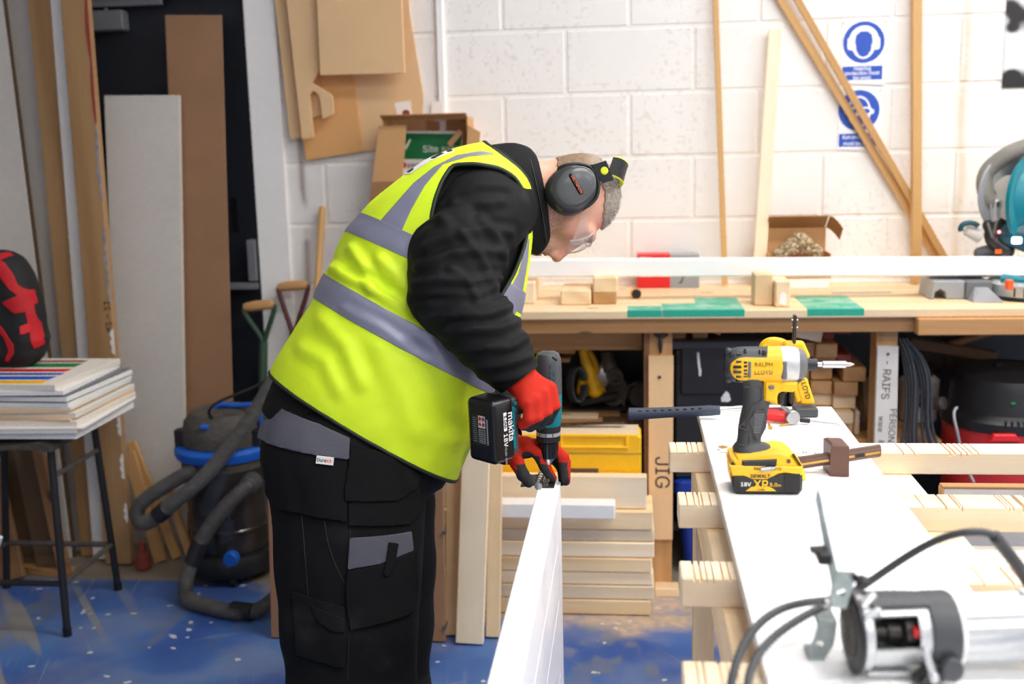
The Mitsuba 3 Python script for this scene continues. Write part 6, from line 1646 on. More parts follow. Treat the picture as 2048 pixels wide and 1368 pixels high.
# ------------------------------------------------------------------ jacket: body, sleeves, collar
mat('m_jacket', lambda p, n, uv: mix(C(.0062, .0062, .0068), C(.034, .034, .035), smoothstep(.62, .86, fbm(p.x * 14, p.y * 14, p.z * 14, 4)) * .5) * (.85 + .3 * noise(p.x * 700, p.y * 700, p.z * 700)), .75, sheen=.05, specular=.25)
JS = [((517, 812), (862, 1000), .205), ((524, 790), (880, 985), .212), ((540, 750), (905, 958), .200)] + [(a, b2, w - .006) for a, b2, w in VS[1:]]
jk = body_loft(JS, 150, 120)
if (normals(jk)[np.argmax(jk.v[:, 2])] @ [0, 0, 1]) < 0:
    jk.f = jk.f[:, ::-1]
jk = folds(offset(jk, -.012), .7)
put(pe + '__jacket', W_(thick(jk, .001)), 'm_jacket', True, label='black fleece jacket')


def sleeve(pts, seed, lo, hi, h=.0065, wr=1.0):
    """pts: (px, py, c, radius): a sleeve along the polyline, creased round the elbow."""
    P = [m2(*q[:3]) for q in pts]; r = [q[3] for q in pts]
    seg = np.concatenate([[0], np.cumsum([np.linalg.norm(b2 - a) for a, b2 in zip(P[:-1], P[1:])])])
    mid = seg[len(seg) // 2]

    def fn(p):
        d = None; T = np.zeros(len(p)); best = np.zeros(len(p))
        for i in range(len(P) - 1):
            ab_ = P[i + 1] - P[i]; hh = np.clip(((p - P[i]) @ ab_) / (ab_ @ ab_), 0, 1)
            k = np.linalg.norm(p - P[i] - hh[:, None] * ab_, axis=1); dd = k - (r[i] + (r[i + 1] - r[i]) * hh)
            w_ = np.exp(-np.clip(dd, -.09, .2) * 70); T += w_ * (seg[i] + hh * (seg[i + 1] - seg[i])); best = best + w_
            d = dd if d is None else smin(d, dd, .03)
        m = np.abs(d) < .035; q = p[m]; t = (T / best)[m]
        g = np.exp(-((t - mid) / .13) ** 2) * .9 + .35
        w = meshkit.fbm(np.stack([t * 26 + 4 * meshkit.noise(q * 8, seed + 3), q[:, 2] * 9 + q[:, 0] * 6, q[:, 1] * 6], 1), 2, seed)
        w2 = 1.12 - np.sqrt((2 * w - 1) ** 2 + .02)
        d[m] += -(.010 * (w2 - .6) * g + .006 * (meshkit.fbm(q * 12, 2, seed + 9) - .5)) * wr
        return d
    return relax(nets(fn, lo, hi, h), 3)


LO, HI = m2(790, 800, 0) - [0, 0, .05], m2(1120, 285, 0) + [0, 0, .38]
near_sl = sleeve([(1000, 420, .085, .078), (962, 430, .128, .089), (914, 515, .19, .086), (903, 585, .215, .077), (955, 650, .235, .066), (1000, 705, .248, .056), (1036, 752, .255, .044)], 3, LO, HI, .005)
for pts, dep, wid in (([(828, 570), (880, 560), (940, 566), (1000, 556)], .007, .008), ([(832, 600), (890, 600), (950, 600), (1000, 585)], -.006, .007), ([(850, 632), (910, 628), (960, 630), (1015, 612)], .006, .008), ([(880, 665), (940, 655), (985, 655), (1030, 640)], .007, .008), ([(915, 700), (965, 690), (1010, 690), (1045, 672)], .006, .007), ([(950, 730), (1000, 722), (1050, 708)], .006, .007), ([(975, 755), (1020, 748), (1062, 735)], .005, .006),
                      ([(850, 500), (905, 472), (960, 462), (1020, 466)], .007, .009), ([(835, 535), (895, 512), (950, 505), (1010, 508)], .006, .008), ([(880, 440), (935, 412), (1000, 405)], .006, .010), ([(905, 398), (950, 372), (1010, 372)], .005, .010), ([(920, 470), (960, 520), (985, 575)], .005, .008), ([(960, 440), (1000, 490), (1015, 540)], .006, .008), ([(900, 540), (930, 560), (950, 600)], .004, .007)):
    near_sl = crease(near_sl, pts, dep * .85, wid)
near_sl = relax(near_sl, 8)
# cut the cuff flat at the wrist
wr_, el_ = m2(1036, 752, .255), m2(975, 672, .245); dw = (wr_ - el_) / np.linalg.norm(wr_ - el_)
near_sl = clip(near_sl, (wr_ - near_sl.v) @ dw + .008)
put(pe + '__jacket__sleeve', W_(near_sl), 'm_jacket', True, label='black creased right sleeve')
ft = m2(1015, 905, .11)
far_sl = sleeve([(990, 400, -.12, .09), (985, 470, -.19, .08), (965, 640, -.17, .07), (955, 700, -.14, .066), (985, 800, -.02, .056), (1004, 875, .075, .044)], 8, m2(880, 940, 0) - [0, 0, .30], m2(1080, 290, 0) + [0, 0, .14], .008)
wr2, el2 = m2(1004, 875, .075), m2(970, 760, -.07); dw2 = (wr2 - el2) / np.linalg.norm(wr2 - el2)
far_sl = clip(far_sl, (wr2 - far_sl.v) @ dw2 + .006)
put(pe + '__jacket__sleeve', W_(far_sl), 'm_jacket', True, label='black left sleeve reaching to the door')
CS = [((962, 296), (1046, 500), .115), ((990, 291), (1060, 506), .098), ((1030, 289), (1077, 509), .088), ((1056, 298), (1090, 500), .084), ((1064, 306), (1096, 490), .081), ((1067, 312), (1094, 486), .076), ((1058, 318), (1084, 488), .072), ((1010, 325), (1064, 480), .07)]
cl = body_loft(CS, 60, 90, 2.1)
if (normals(cl)[np.argmax(cl.v[:, 2])] @ [0, 0, 1]) < 0:
    cl.f = cl.f[:, ::-1]
put(pe + '__jacket__collar', W_(thick(folds(cl, .7, 4), .002)), 'm_jacket', True, label='black stand-up collar')
put(pe + '__jacket__collar_seam', W_(tube(spline([m2(1052, 297, .03), m2(1066, 340, .079), m2(1079, 400, .088), m2(1090, 460, .078), m2(1094, 486, .05)], 30), .0016, 6)), 'm_black', True)

# ------------------------------------------------------------------ trousers
mat('m_trouser', lambda p, n, uv: mix(C(.006, .006, .0066), C(.032, .031, .030), smoothstep(.58, .85, fbm(p.x * 11, p.y * 11, p.z * 11, 4)) * .45) * (.8 + .4 * noise(p.x * 900, p.y * 900, p.z * 900)), .8, sheen=.05, specular=.22)
mat('m_trousergrey', grainy(W((86, 86, 96)), 700, .12, 9, .12), .75)
def floor_b(a, c): return (0 - C0[2] - a * Ea[2] - c * Lc[2]) / Eb[2]
KA = {1: [((700, 905), .10, .150), ((698, 1010), .105, .142), ((697, 1120), .108, .138), ((700, 1250), .11, .132), ((702, 1400), .112, .125)], -1: [((690, 905), -.10, .150), ((735, 1010), -.105, .138), ((748, 1120), -.108, .128), ((752, 1250), -.11, .118), ((752, 1400), -.112, .112)]}


def trf(p):
    d = None; q = p.copy()
    for s_, L in KA.items():
        pts = [m2(*k[0], k[1]) for k in L]; rr = [k[2] for k in L]
        foot = np.array([pts[-1][0] + .01, floor_b(pts[-1][0], L[-1][1]) + .075, L[-1][1] + .02 * s_]); pts.append(foot); rr.append(.085)
        for a, b2, ra, rb in zip(pts[:-1], pts[1:], rr[:-1], rr[1:]):
            k = np.array([1, 1, 1.45])
            dd = s_cone(p * k, a * k, b2 * k, ra, rb) * .8
            d = dd if d is None else smin(d, dd, .035)
    seat = s_ell(p, m2(655, 900, 0), (.135, .12, .20))
    d = smin(d, seat, .05)
    m = np.abs(d) < .03; z = p[m]
    w = meshkit.fbm(np.stack([z[:, 0] * 10 + z[:, 2] * 8, z[:, 1] * 7 + z[:, 0] * 8, z[:, 2] * 10], 1), 3, 21); w = 1 - np.abs(2 * w - 1)
    d[m] -= .010 * (w - .6)
    return d


bl = floor_b(m2(702, 1400, .11)[0], .11)
tr_m = relax(nets(trf, (m2(500, 900)[0] - .02, bl - .06, -.28), (m2(900, 900)[0], m2(600, 760)[1], .30), .009), 3)
FB = tr_m.v[:, 1] - np.array([floor_b(a, c) for a, c in tr_m.v[:, [0, 2]]])
tr_m = clip(tr_m, np.minimum(FB - .055, m2(600, 800)[1] + .02 - tr_m.v[:, 1]))
put(pe + '__trousers', W_(tr_m), 'm_trouser', True, label='black work trousers')
tf = tr_m
for _ in range(1):
    sel = tf.v[tf.f].mean(1)[:, 2] > .0
    t = trimesh.Trimesh(tf.v, tf.f[sel], process=False); t.remove_unreferenced_vertices(); t = t.subdivide(); tf = Me(t.vertices, t.faces)
tf = relax(tf, 4)
T2 = tf.v[:, :2]
def largest(m):
    g = trimesh.graph.connected_components(m.tm().face_adjacency, nodes=np.arange(len(m.f)), min_len=1)
    k = max(g, key=len); q, i = np.unique(m.f[k], return_inverse=True)
    return Me(m.v[q], i.reshape(-1, 3), m.uv[q])


def tpanel(pts, off, th, m, key, lab=None):
    sd = np.minimum(insd(ab(pts, .22), T2), tf.v[:, 2] - .02)
    c = clip(tf, sd)
    if not len(c.f):
        print('empty', key); return
    c = largest(c)
    return put(pe + '__trousers__' + key, W_(thick(offset(c, off), th)), m, True, label=lab)
tpanel([(527, 885), (695, 915), (694, 1044), (640, 1036), (546, 1024), (528, 1000)], .004, .006, 'm_trouser', 'holster_pocket', 'hanging black tool pocket')
tpanel([(518, 828), (560, 834), (640, 855), (698, 880), (697, 919), (640, 913), (510, 893)], .011, .004, 'm_trousergrey', 'pocket_flap', 'grey flap at the hip')
tpanel([(700, 898), (745, 902), (800, 930), (832, 962), (826, 985), (790, 1006), (690, 1003), (687, 985)], .010, .004, 'm_trouser', 'pocket_flap', 'black flap of the front tool pocket')
tpanel([(696, 1000), (834, 985), (838, 1035), (815, 1058), (697, 1052)], .003, .005, 'm_trouser', 'holster_pocket')
tpanel([(699, 1076), (818, 1073), (822, 1112), (760, 1130), (695, 1139)], .004, .004, 'm_trousergrey', 'pocket_trim', 'grey top of the thigh pocket')
tpanel([(694, 1141), (760, 1131), (824, 1112), (826, 1180), (822, 1240), (700, 1262), (691, 1200)], .004, .006, 'm_trouser', 'thigh_pocket', 'black thigh pocket')
tpanel([(772, 1088), (790, 1092), (784, 1130), (772, 1156), (762, 1152), (768, 1120)], .011, .003, 'm_trouser', 'pocket_strap', 'black strap on the pocket')
tpanel([(582, 1190), (690, 1215), (690, 1340), (590, 1320)], .003, .004, 'm_trouser', 'leg_pocket')
tpanel([(622, 1212), (690, 1238), (688, 1268), (660, 1262), (640, 1245)], .008, .004, 'm_trouser', 'tool_loop')
# sewn-on label at the hip
tagp = m2(650, 921, .255)
sd = np.minimum(insd(ab([(633, 911), (667, 916), (665, 930), (633, 926)], .22), T2), tf.v[:, 2] - .02); c_ = clip(tf, sd)
tz = c_.v[:, 2].max() + .017 if len(c_.v) else .2
lab = np.array([m2(x, y, tz) for x, y in ((633, 911), (667, 915), (666, 931), (633, 927))])
mm = np.eye(4); mm[:3, 0] = (lab[1] - lab[0]) / np.linalg.norm(lab[1] - lab[0]); mm[:3, 2] = [0, 0, 1]; mm[:3, 1] = np.cross(mm[:3, 2], mm[:3, 0]); mm[:3, 3] = lab.mean(0)
put(pe + '__trousers__label', W_(box(.034, .016, .0012, .0003).T(mm)), 'm_paper', label='small white sewn label')
put(pe + '__trousers__label_print', W_(text('Dura', .0062, .0003, True).mv(-.0062, 0, .0007).T(mm)), 'm_ink')
put(pe + '__trousers__label_print', W_(text('kit', .0062, .0003, True).mv(.0085, 0, .0007).T(mm)), 'm_orange')
for pts in ([(700, 1062), (698, 1200), (694, 1368)], [(600, 1035), (612, 1180), (620, 1368)], [(648, 1045), (662, 1110), (690, 1170)]):
    Q = []
    for x, y in [tuple(q) for q in spline(np.array([(x, y, 0) for x, y in pts], float), 40)[:, :2]]:
        a2 = m2(x, y, .22)[:2]; k = np.argmin(((T2 - a2) ** 2).sum(1) + (tf.v[:, 2] < .02) * 9); Q.append([a2[0], a2[1], tf.v[k, 2] + .0004])
    put(pe + '__trousers__seam', W_(tube(np.array(Q), .0016, 6)), 'm_black', True)
# boots on the floor
for s_ in (1, -1):
    px_, c_ = KA[s_][-1][0], KA[s_][-1][1] + .02 * s_
    a0 = m2(*px_, KA[s_][-1][1])[0] + .01; wv = C0 + Ea * a0 + Eb * floor_b(a0, c_) + Lc * c_
    fwd = np.array([Ea[0], Ea[1], 0]); fwd /= np.linalg.norm(fwd); side = np.cross([0, 0, 1], fwd)
    def bt_(p, wv=wv, fwd=fwd, side=side):
        q = np.stack([(p - wv) @ fwd, (p - wv) @ side, p[:, 2]], 1)
        d = s_cone(q, (-.055, 0, .05), (-.03, 0, .16), .05, .052)
        d = smin(d, s_ell(q, (.06, 0, .045), (.15, .052, .055)), .03)
        return np.maximum(d, .004 - q[:, 2])
    bm = nets(bt_, wv + [-.26, -.2, -.01 - wv[2]], wv + [.26, .22, .24 - wv[2]], .009)
    put(pe + '__boot', relax(bm, 2), 'm_black', True, label='black work boot')
# ------------------------------------------------------------------ head (face towards the floor, crown to the right), neck and the hidden body
H2 = lambda x, y, c=0.0: m2(x, y, c)
def sdf_head(p):
    d = s_ell(p, H2(1163, 388), (.0785, .0835, .075))
    d = smin(d, s_ell(p, H2(1131, 437), (.058, .062, .060)), .03)
    d = smin(d, s_cone(p, H2(1100, 425, .0), H2(1082, 474, .0), .052, .036), .03)
    d = smin(d, s_ell(p, H2(1094, 474), (.026, .034, .034)), .02)          # muzzle
    d = smin(d, s_ell(p, H2(1066, 487), (.020, .022, .028)), .02)           # chin
    for s_ in (1, -1):
        d = smin(d, s_ell(p, H2(1140, 455, .045 * s_), (.026, .024, .022)), .02)   # cheekbone
        d = smin(d, s_cone(p, H2(1103, 405, .058 * s_), H2(1076, 466, .034 * s_), .016, .016), .025)  # jaw line
        d = smin(d, s_cone(p, H2(1180, 474, .012 * s_), H2(1178, 462, .048 * s_), .013, .012), .014)   # brow
        d = np.maximum(d, -s_ell(p, H2(1161, 490, .030 * s_), (.012, .018, .017)) * 1.0) if 0 else smin_sub(d, s_ell(p, H2(1161, 488, .031 * s_), (.0125, .017, .0165)), .012)
        d = smin(d, s_ell(p, H2(1161, 474, .031 * s_), (.0125, .0145, .0145)), .004)   # eyeball under lids
        d = smin(d, s_ell(p, H2(1135, 385, .078 * s_), (.03, .018, .008)), .006)
    d = smin(d, s_cone(p, H2(1158, 478), H2(1117, 509), .0115, .0125), .012)  # nose
    d = smin(d, s_ell(p, H2(1113, 513), (.0125, .0125, .0125)), .006)
    for s_ in (1, -1):
        d = smin(d, s_ell(p, H2(1106, 506, .0125 * s_), (.0105, .011, .0085)), .005)
        d = smin_sub(d, s_ell(p, H2(1102, 517, .0065 * s_), (.0042, .008, .0042)), .003)
    d = smin(d, s_ell(p, H2(1091, 503), (.0075, .0075, .021)), .006)
    d = smin(d, s_ell(p, H2(1080, 502), (.0075, .0075, .019)), .006)
    d = smin_sub(d, s_ell(p, H2(1085.5, 508), (.0016, .008, .021)), .003)
    d = smin(d, s_cone(p, H2(1118, 380), H2(1010, 372), .060, .064), .03)
    return d


def smin_sub(a, b, k): return -smin(-a, b, k)


def closed_nets(fn, lo, hi, h):
    for i in range(8):
        m = nets(fn, np.asarray(lo) - h * .13 * i, np.asarray(hi), h * (1 + .011 * i))
        e = np.sort(np.vstack([m.f[:, [0, 1]], m.f[:, [1, 2]], m.f[:, [2, 0]]]), 1)
        if (np.unique(e, axis=0, return_counts=True)[1] == 2).all():
            break
    return m


lo, hi = H2(935, 548, 0) - [0, 0, .10], H2(1255, 293, 0) + [0, 0, .10]
head = relax(closed_nets(sdf_head, lo, hi, .0034), 3)


def sdf_core(p):
    """Trunk, arms and legs under the clothes."""
    d = s_cone(p, H2(1010, 372), H2(930, 430), .062, .10)
    d = smin(d, s_cone(p, H2(930, 430), H2(800, 650), .13, .14), .05)
    d = smin(d, s_cone(p, H2(800, 650), H2(700, 850), .14, .14), .05)
    for q, r in (([(985, 392, .12), (915, 515, .20), (904, 585, .22), (1000, 705, .245), (1030, 745, .252)], [.06, .05, .042, .034, .026]), ([(990, 400, -.12), (965, 640, -.17), (955, 700, -.14), (985, 800, -.02), (1002, 868, .07)], [.06, .05, .042, .034, .026])):
        P = [H2(*k) for k in q]
        for a, b2, ra, rb in zip(P[:-1], P[1:], r[:-1], r[1:]):
            d = smin(d, s_cone(p, a, b2, ra, rb), .02)
    for s_, L in KA.items():
        P = [H2(*k[0], k[1]) for k in L]; f = np.array([P[-1][0] + .01, floor_b(P[-1][0], L[-1][1]) + .09, L[-1][1] + .02 * s_]); P = [P[0], P[2], P[3], f]; R = [.085, .075, .055, .04]
        for a, b2, ra, rb in zip(P[:-1], P[1:], R[:-1], R[1:]):
            d = smin(d, s_cone(p, a, b2, ra, rb), .03)
    return d


core = closed_nets(sdf_core, (m2(490, 900)[0], bl - .03, -.34), (H2(1110, 400)[0], m2(600, 230)[1], .36), .014)
def man(m):
    t = weld(m, 1e-5); return m3.Manifold(m3.Mesh(np.asarray(t.v, np.float32), np.asarray(t.f, np.uint32)))
A_, B_ = man(head), man(core)
U_ = A_ + B_
ok = U_.num_tri() > len(head.f)
if ok:
    o_ = U_.to_mesh(); bodym = Me(np.array(o_.vert_properties)[:, :3], o_.tri_verts)
else:
    print('union failed', A_.status(), B_.status()); bodym = head + core
# skin colours: stubble on jaw and scalp, redder cheeks and nose
v = bodym.v; base = np.array(W((222, 168, 142))); red = np.array(W((206, 124, 104))); stub = np.array(W((142, 112, 98))); pale = np.array(W((232, 186, 160)))
def blob(c, r): return np.exp(-(((v - H2(*c)) / r) ** 2).sum(1))
nz = meshkit.fbm(v * 90, 3, 2)[:, None]
colr = np.tile(base, (len(v), 1)) * (.94 + .12 * nz)
wr1 = np.clip(blob((1112, 515), .025) + .7 * blob((1140, 460, .055), .03) + .6 * blob((1140, 460, -.055), .03) + .8 * blob((1095, 385, .07), .04) + .7 * blob((1205, 450, .03), .03), 0, 1)[:, None]
colr = colr * (1 - .65 * wr1) + red * .65 * wr1
jaw = np.clip(1.5 * blob((1088, 450, .05), .034) + 1.2 * blob((1072, 490, .02), .028) + 1.2 * blob((1072, 490, -.02), .03) + .9 * blob((1092, 500, .02), .014) + 1.5 * blob((1088, 450, -.05), .034) + .6 * blob((1105, 415, .065), .026), 0, 1)[:, None]
sp = (meshkit.noise(v * 520, 4)[:, None] > .42)
colr = colr * (1 - jaw * (.35 + .4 * sp)) + stub * (jaw * (.35 + .4 * sp))
lips = np.clip(blob((1085, 507), .011) * 1.2, 0, .6)[:, None]; colr = colr * (1 - lips) + np.array(W((176, 92, 86))) * lips
brow = np.clip(sum(blob((1184, 484, s_ * .03), (.006, .014, .022)) for s_ in (1, -1)), 0, 1)[:, None]; colr = colr * (1 - .7 * brow) + np.array(W((120, 96, 82))) * .7 * brow
scene['m_skin'] = {'type': 'twosided', 'bsdf': {'type': 'principled', 'base_color': {'type': 'mesh_attribute', 'name': 'vertex_color'}, 'roughness': .42, 'specular': .45}}
put(pe + '__body', W_(bodym), 'm_skin', True, color=colr, label='skin, short grey-brown stubble')
# hair: a close-cropped cap with short strands, greyer towards the crown
hm = head; hn = normals(hm)
HAIRP = [(1118, 318), (1112, 345), (1125, 362), (1190, 365), (1205, 385), (1203, 420), (1206, 455), (1212, 478), (1238, 480), (1275, 430), (1275, 300), (1118, 280)]
sdh = insd(ab(HAIRP, .03), hm.v[:, :2]) + .012 * (meshkit.fbm(hm.v * 180, 3, 3) - .5)
cap = clip(Me(hm.v, hm.f), sdh); capn = normals(cap)
thk = .0022 + .0022 * meshkit.noise(cap.v * 300, 8)
capm = thick(cap, thk)
def haircol(p):
    t = np.clip((p[:, 0] - H2(1165, 380)[0]) / .06, 0, 1)[:, None]; n = meshkit.noise(p * 420, 5)[:, None]
    return (np.array(W((138, 112, 88))) * (1 - t) + np.array(W((176, 168, 158))) * t) * (.6 + .7 * n)
scene['m_hair'] = {'type': 'twosided', 'bsdf': {'type': 'principled', 'base_color': {'type': 'mesh_attribute', 'name': 'vertex_color'}, 'roughness': .6}}
put(pe + '__hair', W_(capm), 'm_hair', True, color=haircol(capm.v), label='short grey hair')
rg = np.random.default_rng(8)
ar = np.linalg.norm(np.cross(cap.v[cap.f[:, 1]] - cap.v[cap.f[:, 0]], cap.v[cap.f[:, 2]] - cap.v[cap.f[:, 0]]), axis=1)
fi = rg.choice(len(cap.f), 5200, p=ar / ar.sum()); w = rg.dirichlet((1, 1, 1), len(fi))
root = (cap.v[cap.f[fi]] * w[..., None]).sum(1); nn = capn[cap.f[fi]].mean(1); nn /= np.linalg.norm(nn, axis=1, keepdims=True)
tgt = np.clip((root[:, 0] - H2(1170, 380)[0]) / .05, 0, 1)
Ln = (.005 + .011 * tgt)[:, None] * rg.uniform(.7, 1.2, (len(fi), 1))
lean_ = np.array([.25, -.75, 0]) * (.4 + .9 * tgt)[:, None] + rg.normal(0, .28, (len(fi), 3))
dirn = nn * .8 + lean_; dirn /= np.linalg.norm(dirn, axis=1, keepdims=True)
sid = np.cross(dirn, rg.normal(size=(len(fi), 3))); sid /= np.linalg.norm(sid, axis=1, keepdims=True); sid *= .00045
md = root + dirn * Ln * .55; tip = root + (dirn - nn * .35) * Ln
V_ = np.stack([root - sid, root + sid, md + sid, md - sid, tip], 1).reshape(-1, 3); k = np.arange(len(fi))[:, None] * 5
F_ = np.vstack([k + [0, 1, 2], k + [0, 2, 3], k + [3, 2, 4]])
put(pe + '__hair__strands', W_(Me(V_, F_)), 'm_hair', True, color=haircol(V_), kind='stuff')

# ------------------------------------------------------------------ ear defenders
ed = thing('ear_defenders', 'grey and black ear defenders with yellow trim on the head of the man', 'ear defenders')
mat('m_cup', grainy(W((88, 90, 92)), 200, .06, 14, .12), .24)
mat('m_cupdark', grainy(W((58, 58, 58)), 200, .06, 14, .12), .3)
mat('m_neon', W((214, 224, 20)), .4)
def cup(prof, ctr, ka=1.0, kb=1.0, tilt=38.0, n=64):
    """Rings (radius scale, c) about ctr in the man's frame, slightly oval."""
    an = np.arange(n) * 2 * np.pi / n; ca, sa = math.cos(math.radians(tilt)), math.sin(math.radians(tilt)); R = []
    for r, c in prof:
        x, y = r * ka * np.sign(np.cos(an)) * np.abs(np.cos(an)) ** .9, r * kb * np.sign(np.sin(an)) * np.abs(np.sin(an)) ** .9
        R.append(np.stack([ctr[0] + x * ca - y * sa, ctr[1] + x * sa + y * ca, np.full(n, c)], 1))
    m = rings(R); return m if normals(m)[np.argmax(m.v[:, 2])][2] > 0 else Me(m.v, m.f[:, ::-1], m.uv)


for sg in (1, -1):
    cc = H2(1143, 379, .09)
    def cu(prof, **k):
        m = cup(prof, k.pop('ctr', cc), **k); return m if sg > 0 else m.T(np.diag([1, 1, -1.0, 1]))
    put(ed + '__cushion', W_(cu([(.030, .060), (.050, .058), (.054, .066), (.052, .076), (.03, .077)], ka=1.0, kb=.9)), 'm_black', 40)
    put(ed + '__trim_ring', W_(cu([(.045, .076), (.0545, .0762), (.0545, .0785), (.045, .079)], ka=1.02, kb=.93)), 'm_neon', 40, label='thin yellow ring')
    put(ed + '__cup', W_(cu([(.04, .0785), (.0545, .0788), (.0545, .092), (.0515, .104), (.046, .112), (.040, .1165), (.025, .119), (.001, .1195)], ka=1.02, kb=.93)), 'm_cupdark', 40, label='grey ear cup')
    put(ed + '__outer_shell', W_(cu([(.03, .108), (.0412, .1125), (.0405, .1170), (.036, .1205), (.022, .1228), (.001, .1232)], ctr=cc + [.006, .005, 0], ka=1.08, kb=.86)), 'm_cup', 40)
    e1, e2 = H2(1143, 352, .12), H2(1161, 384, .12)
    sl = hullspheres([(e1[0], e1[1], .1212, .0058), (e2[0], e2[1], .1212, .0058)]); sl = sl if sg > 0 else sl.T(np.diag([1, 1, -1.0, 1]))
    put(ed + '__badge', W_(sl), 'm_blackgloss', 40)
    if sg > 0:
        u = (e2 - e1) / np.linalg.norm(e2 - e1); up2 = np.array([-u[1], u[0], 0])
        put(ed + '__lettering', W_(facing(text('DELTAPLUS', .0052, .0006, True), (e1 + e2) / 2 * [1, 1, 0] + [0, 0, .1268] + u * .002, u, up2)), 'm_orange', label='orange lettering')
        put(ed + '__print', W_(facing(text('CE', .006, .0004), H2(1112, 388, 0) * [1, 1, 0] + [0, 0, .107], (.6, .8, .0), (-.8, .6, 0))), 'm_midgrey') if 0 else None
    z = lambda q: q if sg > 0 else q * [1, 1, -1]
    P = [z(H2(*q)) for q in ((1117, 341, .098), (1124, 333, .102), (1150, 328, .105), (1172, 331, .106), (1185, 337, .106))]
    put(ed + '__yoke', W_(tube(spline(P, 24), .0035, 10)), 'm_black', True)
    P = [z(H2(*q)) for q in ((1163, 418, .100), (1176, 412, .104), (1192, 396, .106), (1197, 378, .106), (1196, 362, .106), (1190, 345, .106))]
    put(ed + '__yoke', W_(tube(spline(P, 24), .0035, 10)), 'm_black', True)
    a0, a1 = z(H2(1176, 338, .106)), z(H2(1206, 352, .106))
    arm = hull(np.vstack([[H2(x, y, c) for x, y in ((1176, 330), (1192, 328), (1207, 352), (1198, 368), (1186, 350))] for c in (.100, .108)]))
    put(ed + '__band_arm', W_(arm if sg > 0 else arm.T(np.diag([1, 1, -1.0, 1]))), 'm_black')
    bl_ = hull(np.vstack([[H2(x, y, c) for x, y in ((1183, 330), (1190, 325), (1204, 366), (1212, 362), (1206, 364))] for c in (.094, .113)]) )
    sb = hull(np.vstack([[H2(x, y, c) for x, y in ((1184, 330), (1212, 321), (1228, 360), (1204, 367))] for c in (.090, .110)]))
    put(ed + '__slider', W_(sb if sg > 0 else sb.T(np.diag([1, 1, -1.0, 1]))), 'm_blackgloss')
    bc = H2(1208, 342, .108)
    put(ed + '__button', W_((cyl(bc, bc + [0, 0, .006], .0082, n=24, b=.0015) if sg > 0 else cyl(bc * [1, 1, -1], (bc + [0, 0, .006]) * [1, 1, -1], .0082, n=24, b=.0015))), 'm_neon', 30, label='yellow button')
# band over the crown
t = np.linspace(-1, 1, 41); R = []; R2 = []
for q in t:
    th = q * math.pi / 2
    x = 1205 + 36 * max(math.cos(th), 0) ** .6; c = .101 * np.sign(q) * abs(math.sin(th)) ** .75
    k = max(math.cos(th), 0)
    o_ = H2(x, 343 + 14 * k, 0) * [1, 1, 0] + [0, 0, c]
    out = np.array([k * .9, -.3 * k, np.sign(q) * (1 - k) + 1e-3]); out /= np.linalg.norm(out)
    wv = np.array([.36, .93, 0]); wv -= out * (wv @ out); wv /= np.linalg.norm(wv)
    R.append([o_ + wv * .019 + out * .003, o_ - wv * .019 + out * .003, o_ - wv * .019 - out * .003, o_ + wv * .019 - out * .003])
    R2.append([o_ + wv * .0215 + out * .002, o_ + wv * .0188 + out * .004, o_ + wv * .0188 - out * .003])
put(ed + '__headband', W_(rings(R)), 'm_black', 40)
put(ed + '__headband_edge', W_(rings(R2)), 'm_neon', 40, label='yellow edge')
R3 = [[q[1] + (q[1] - q[0]) * .06, q[1] + (q[0] - q[1]) * .02 + (q[1] - q[2]) * .3, q[2] - (q[1] - q[2]) * .2] for q in R]
put(ed + '__headband_edge', W_(rings(R3)), 'm_neon', 40, label='yellow edge')

# ------------------------------------------------------------------ clear safety glasses
sg_ = thing('safety_glasses', 'clear plastic safety glasses on the face of the man', 'safety glasses')
scene['m_clear'] = {'type': 'thindielectric', 'int_ior': 1.5}
scene['m_cleardiff'] = {'type': 'twosided', 'bsdf': {'type': 'principled', 'base_color': {'type': 'rgb', 'value': [.85, .85, .84]}, 'roughness': .15}}
scene['m_clearplastic'] = {'type': 'blendbsdf', 'weight': .10, 'a': {'type': 'thindielectric', 'int_ior': 1.5}, 'b': {'type': 'twosided', 'bsdf': {'type': 'principled', 'base_color': {'type': 'rgb', 'value': [.9, .9, .9]}, 'roughness': .15}}}
scene['m_rimplastic'] = {'type': 'blendbsdf', 'weight': .4, 'a': {'type': 'thindielectric', 'int_ior': 1.5}, 'b': {'type': 'twosided', 'bsdf': {'type': 'principled', 'base_color': {'type': 'rgb', 'value': [.9, .9, .9]}, 'roughness': .12}}}
lens = []
for q in np.linspace(0, 1, 9):
    row = []
    for h in np.linspace(-1, 1, 26):
        ang = h * 1.25; c = .068 * math.sin(ang) / math.sin(1.25); back = (1 - math.cos(ang)) * .036
        a0 = H2(1134 + 44 * q, 512 - 14 * q - 5 * (q - .5) ** 2 * 4, 0); row.append([a0[0], a0[1] + back * (1.0), c])
    lens.append(row)
lm = rings(lens, caps=False, closed=False)
lab2 = [(1131, 523), (1138, 505), (1150, 485), (1165, 470), (1182, 466), (1182, 488), (1172, 505), (1158, 516), (1143, 524)]
put(sg_ + '__lens', W_(lm), 'm_clear', True, label='clear wrap-round lens')
for q in (lens[0], lens[-1]):
    put(sg_ + '__rim', W_(tube(np.array(q), .0018, 8)), 'm_rimplastic', True)
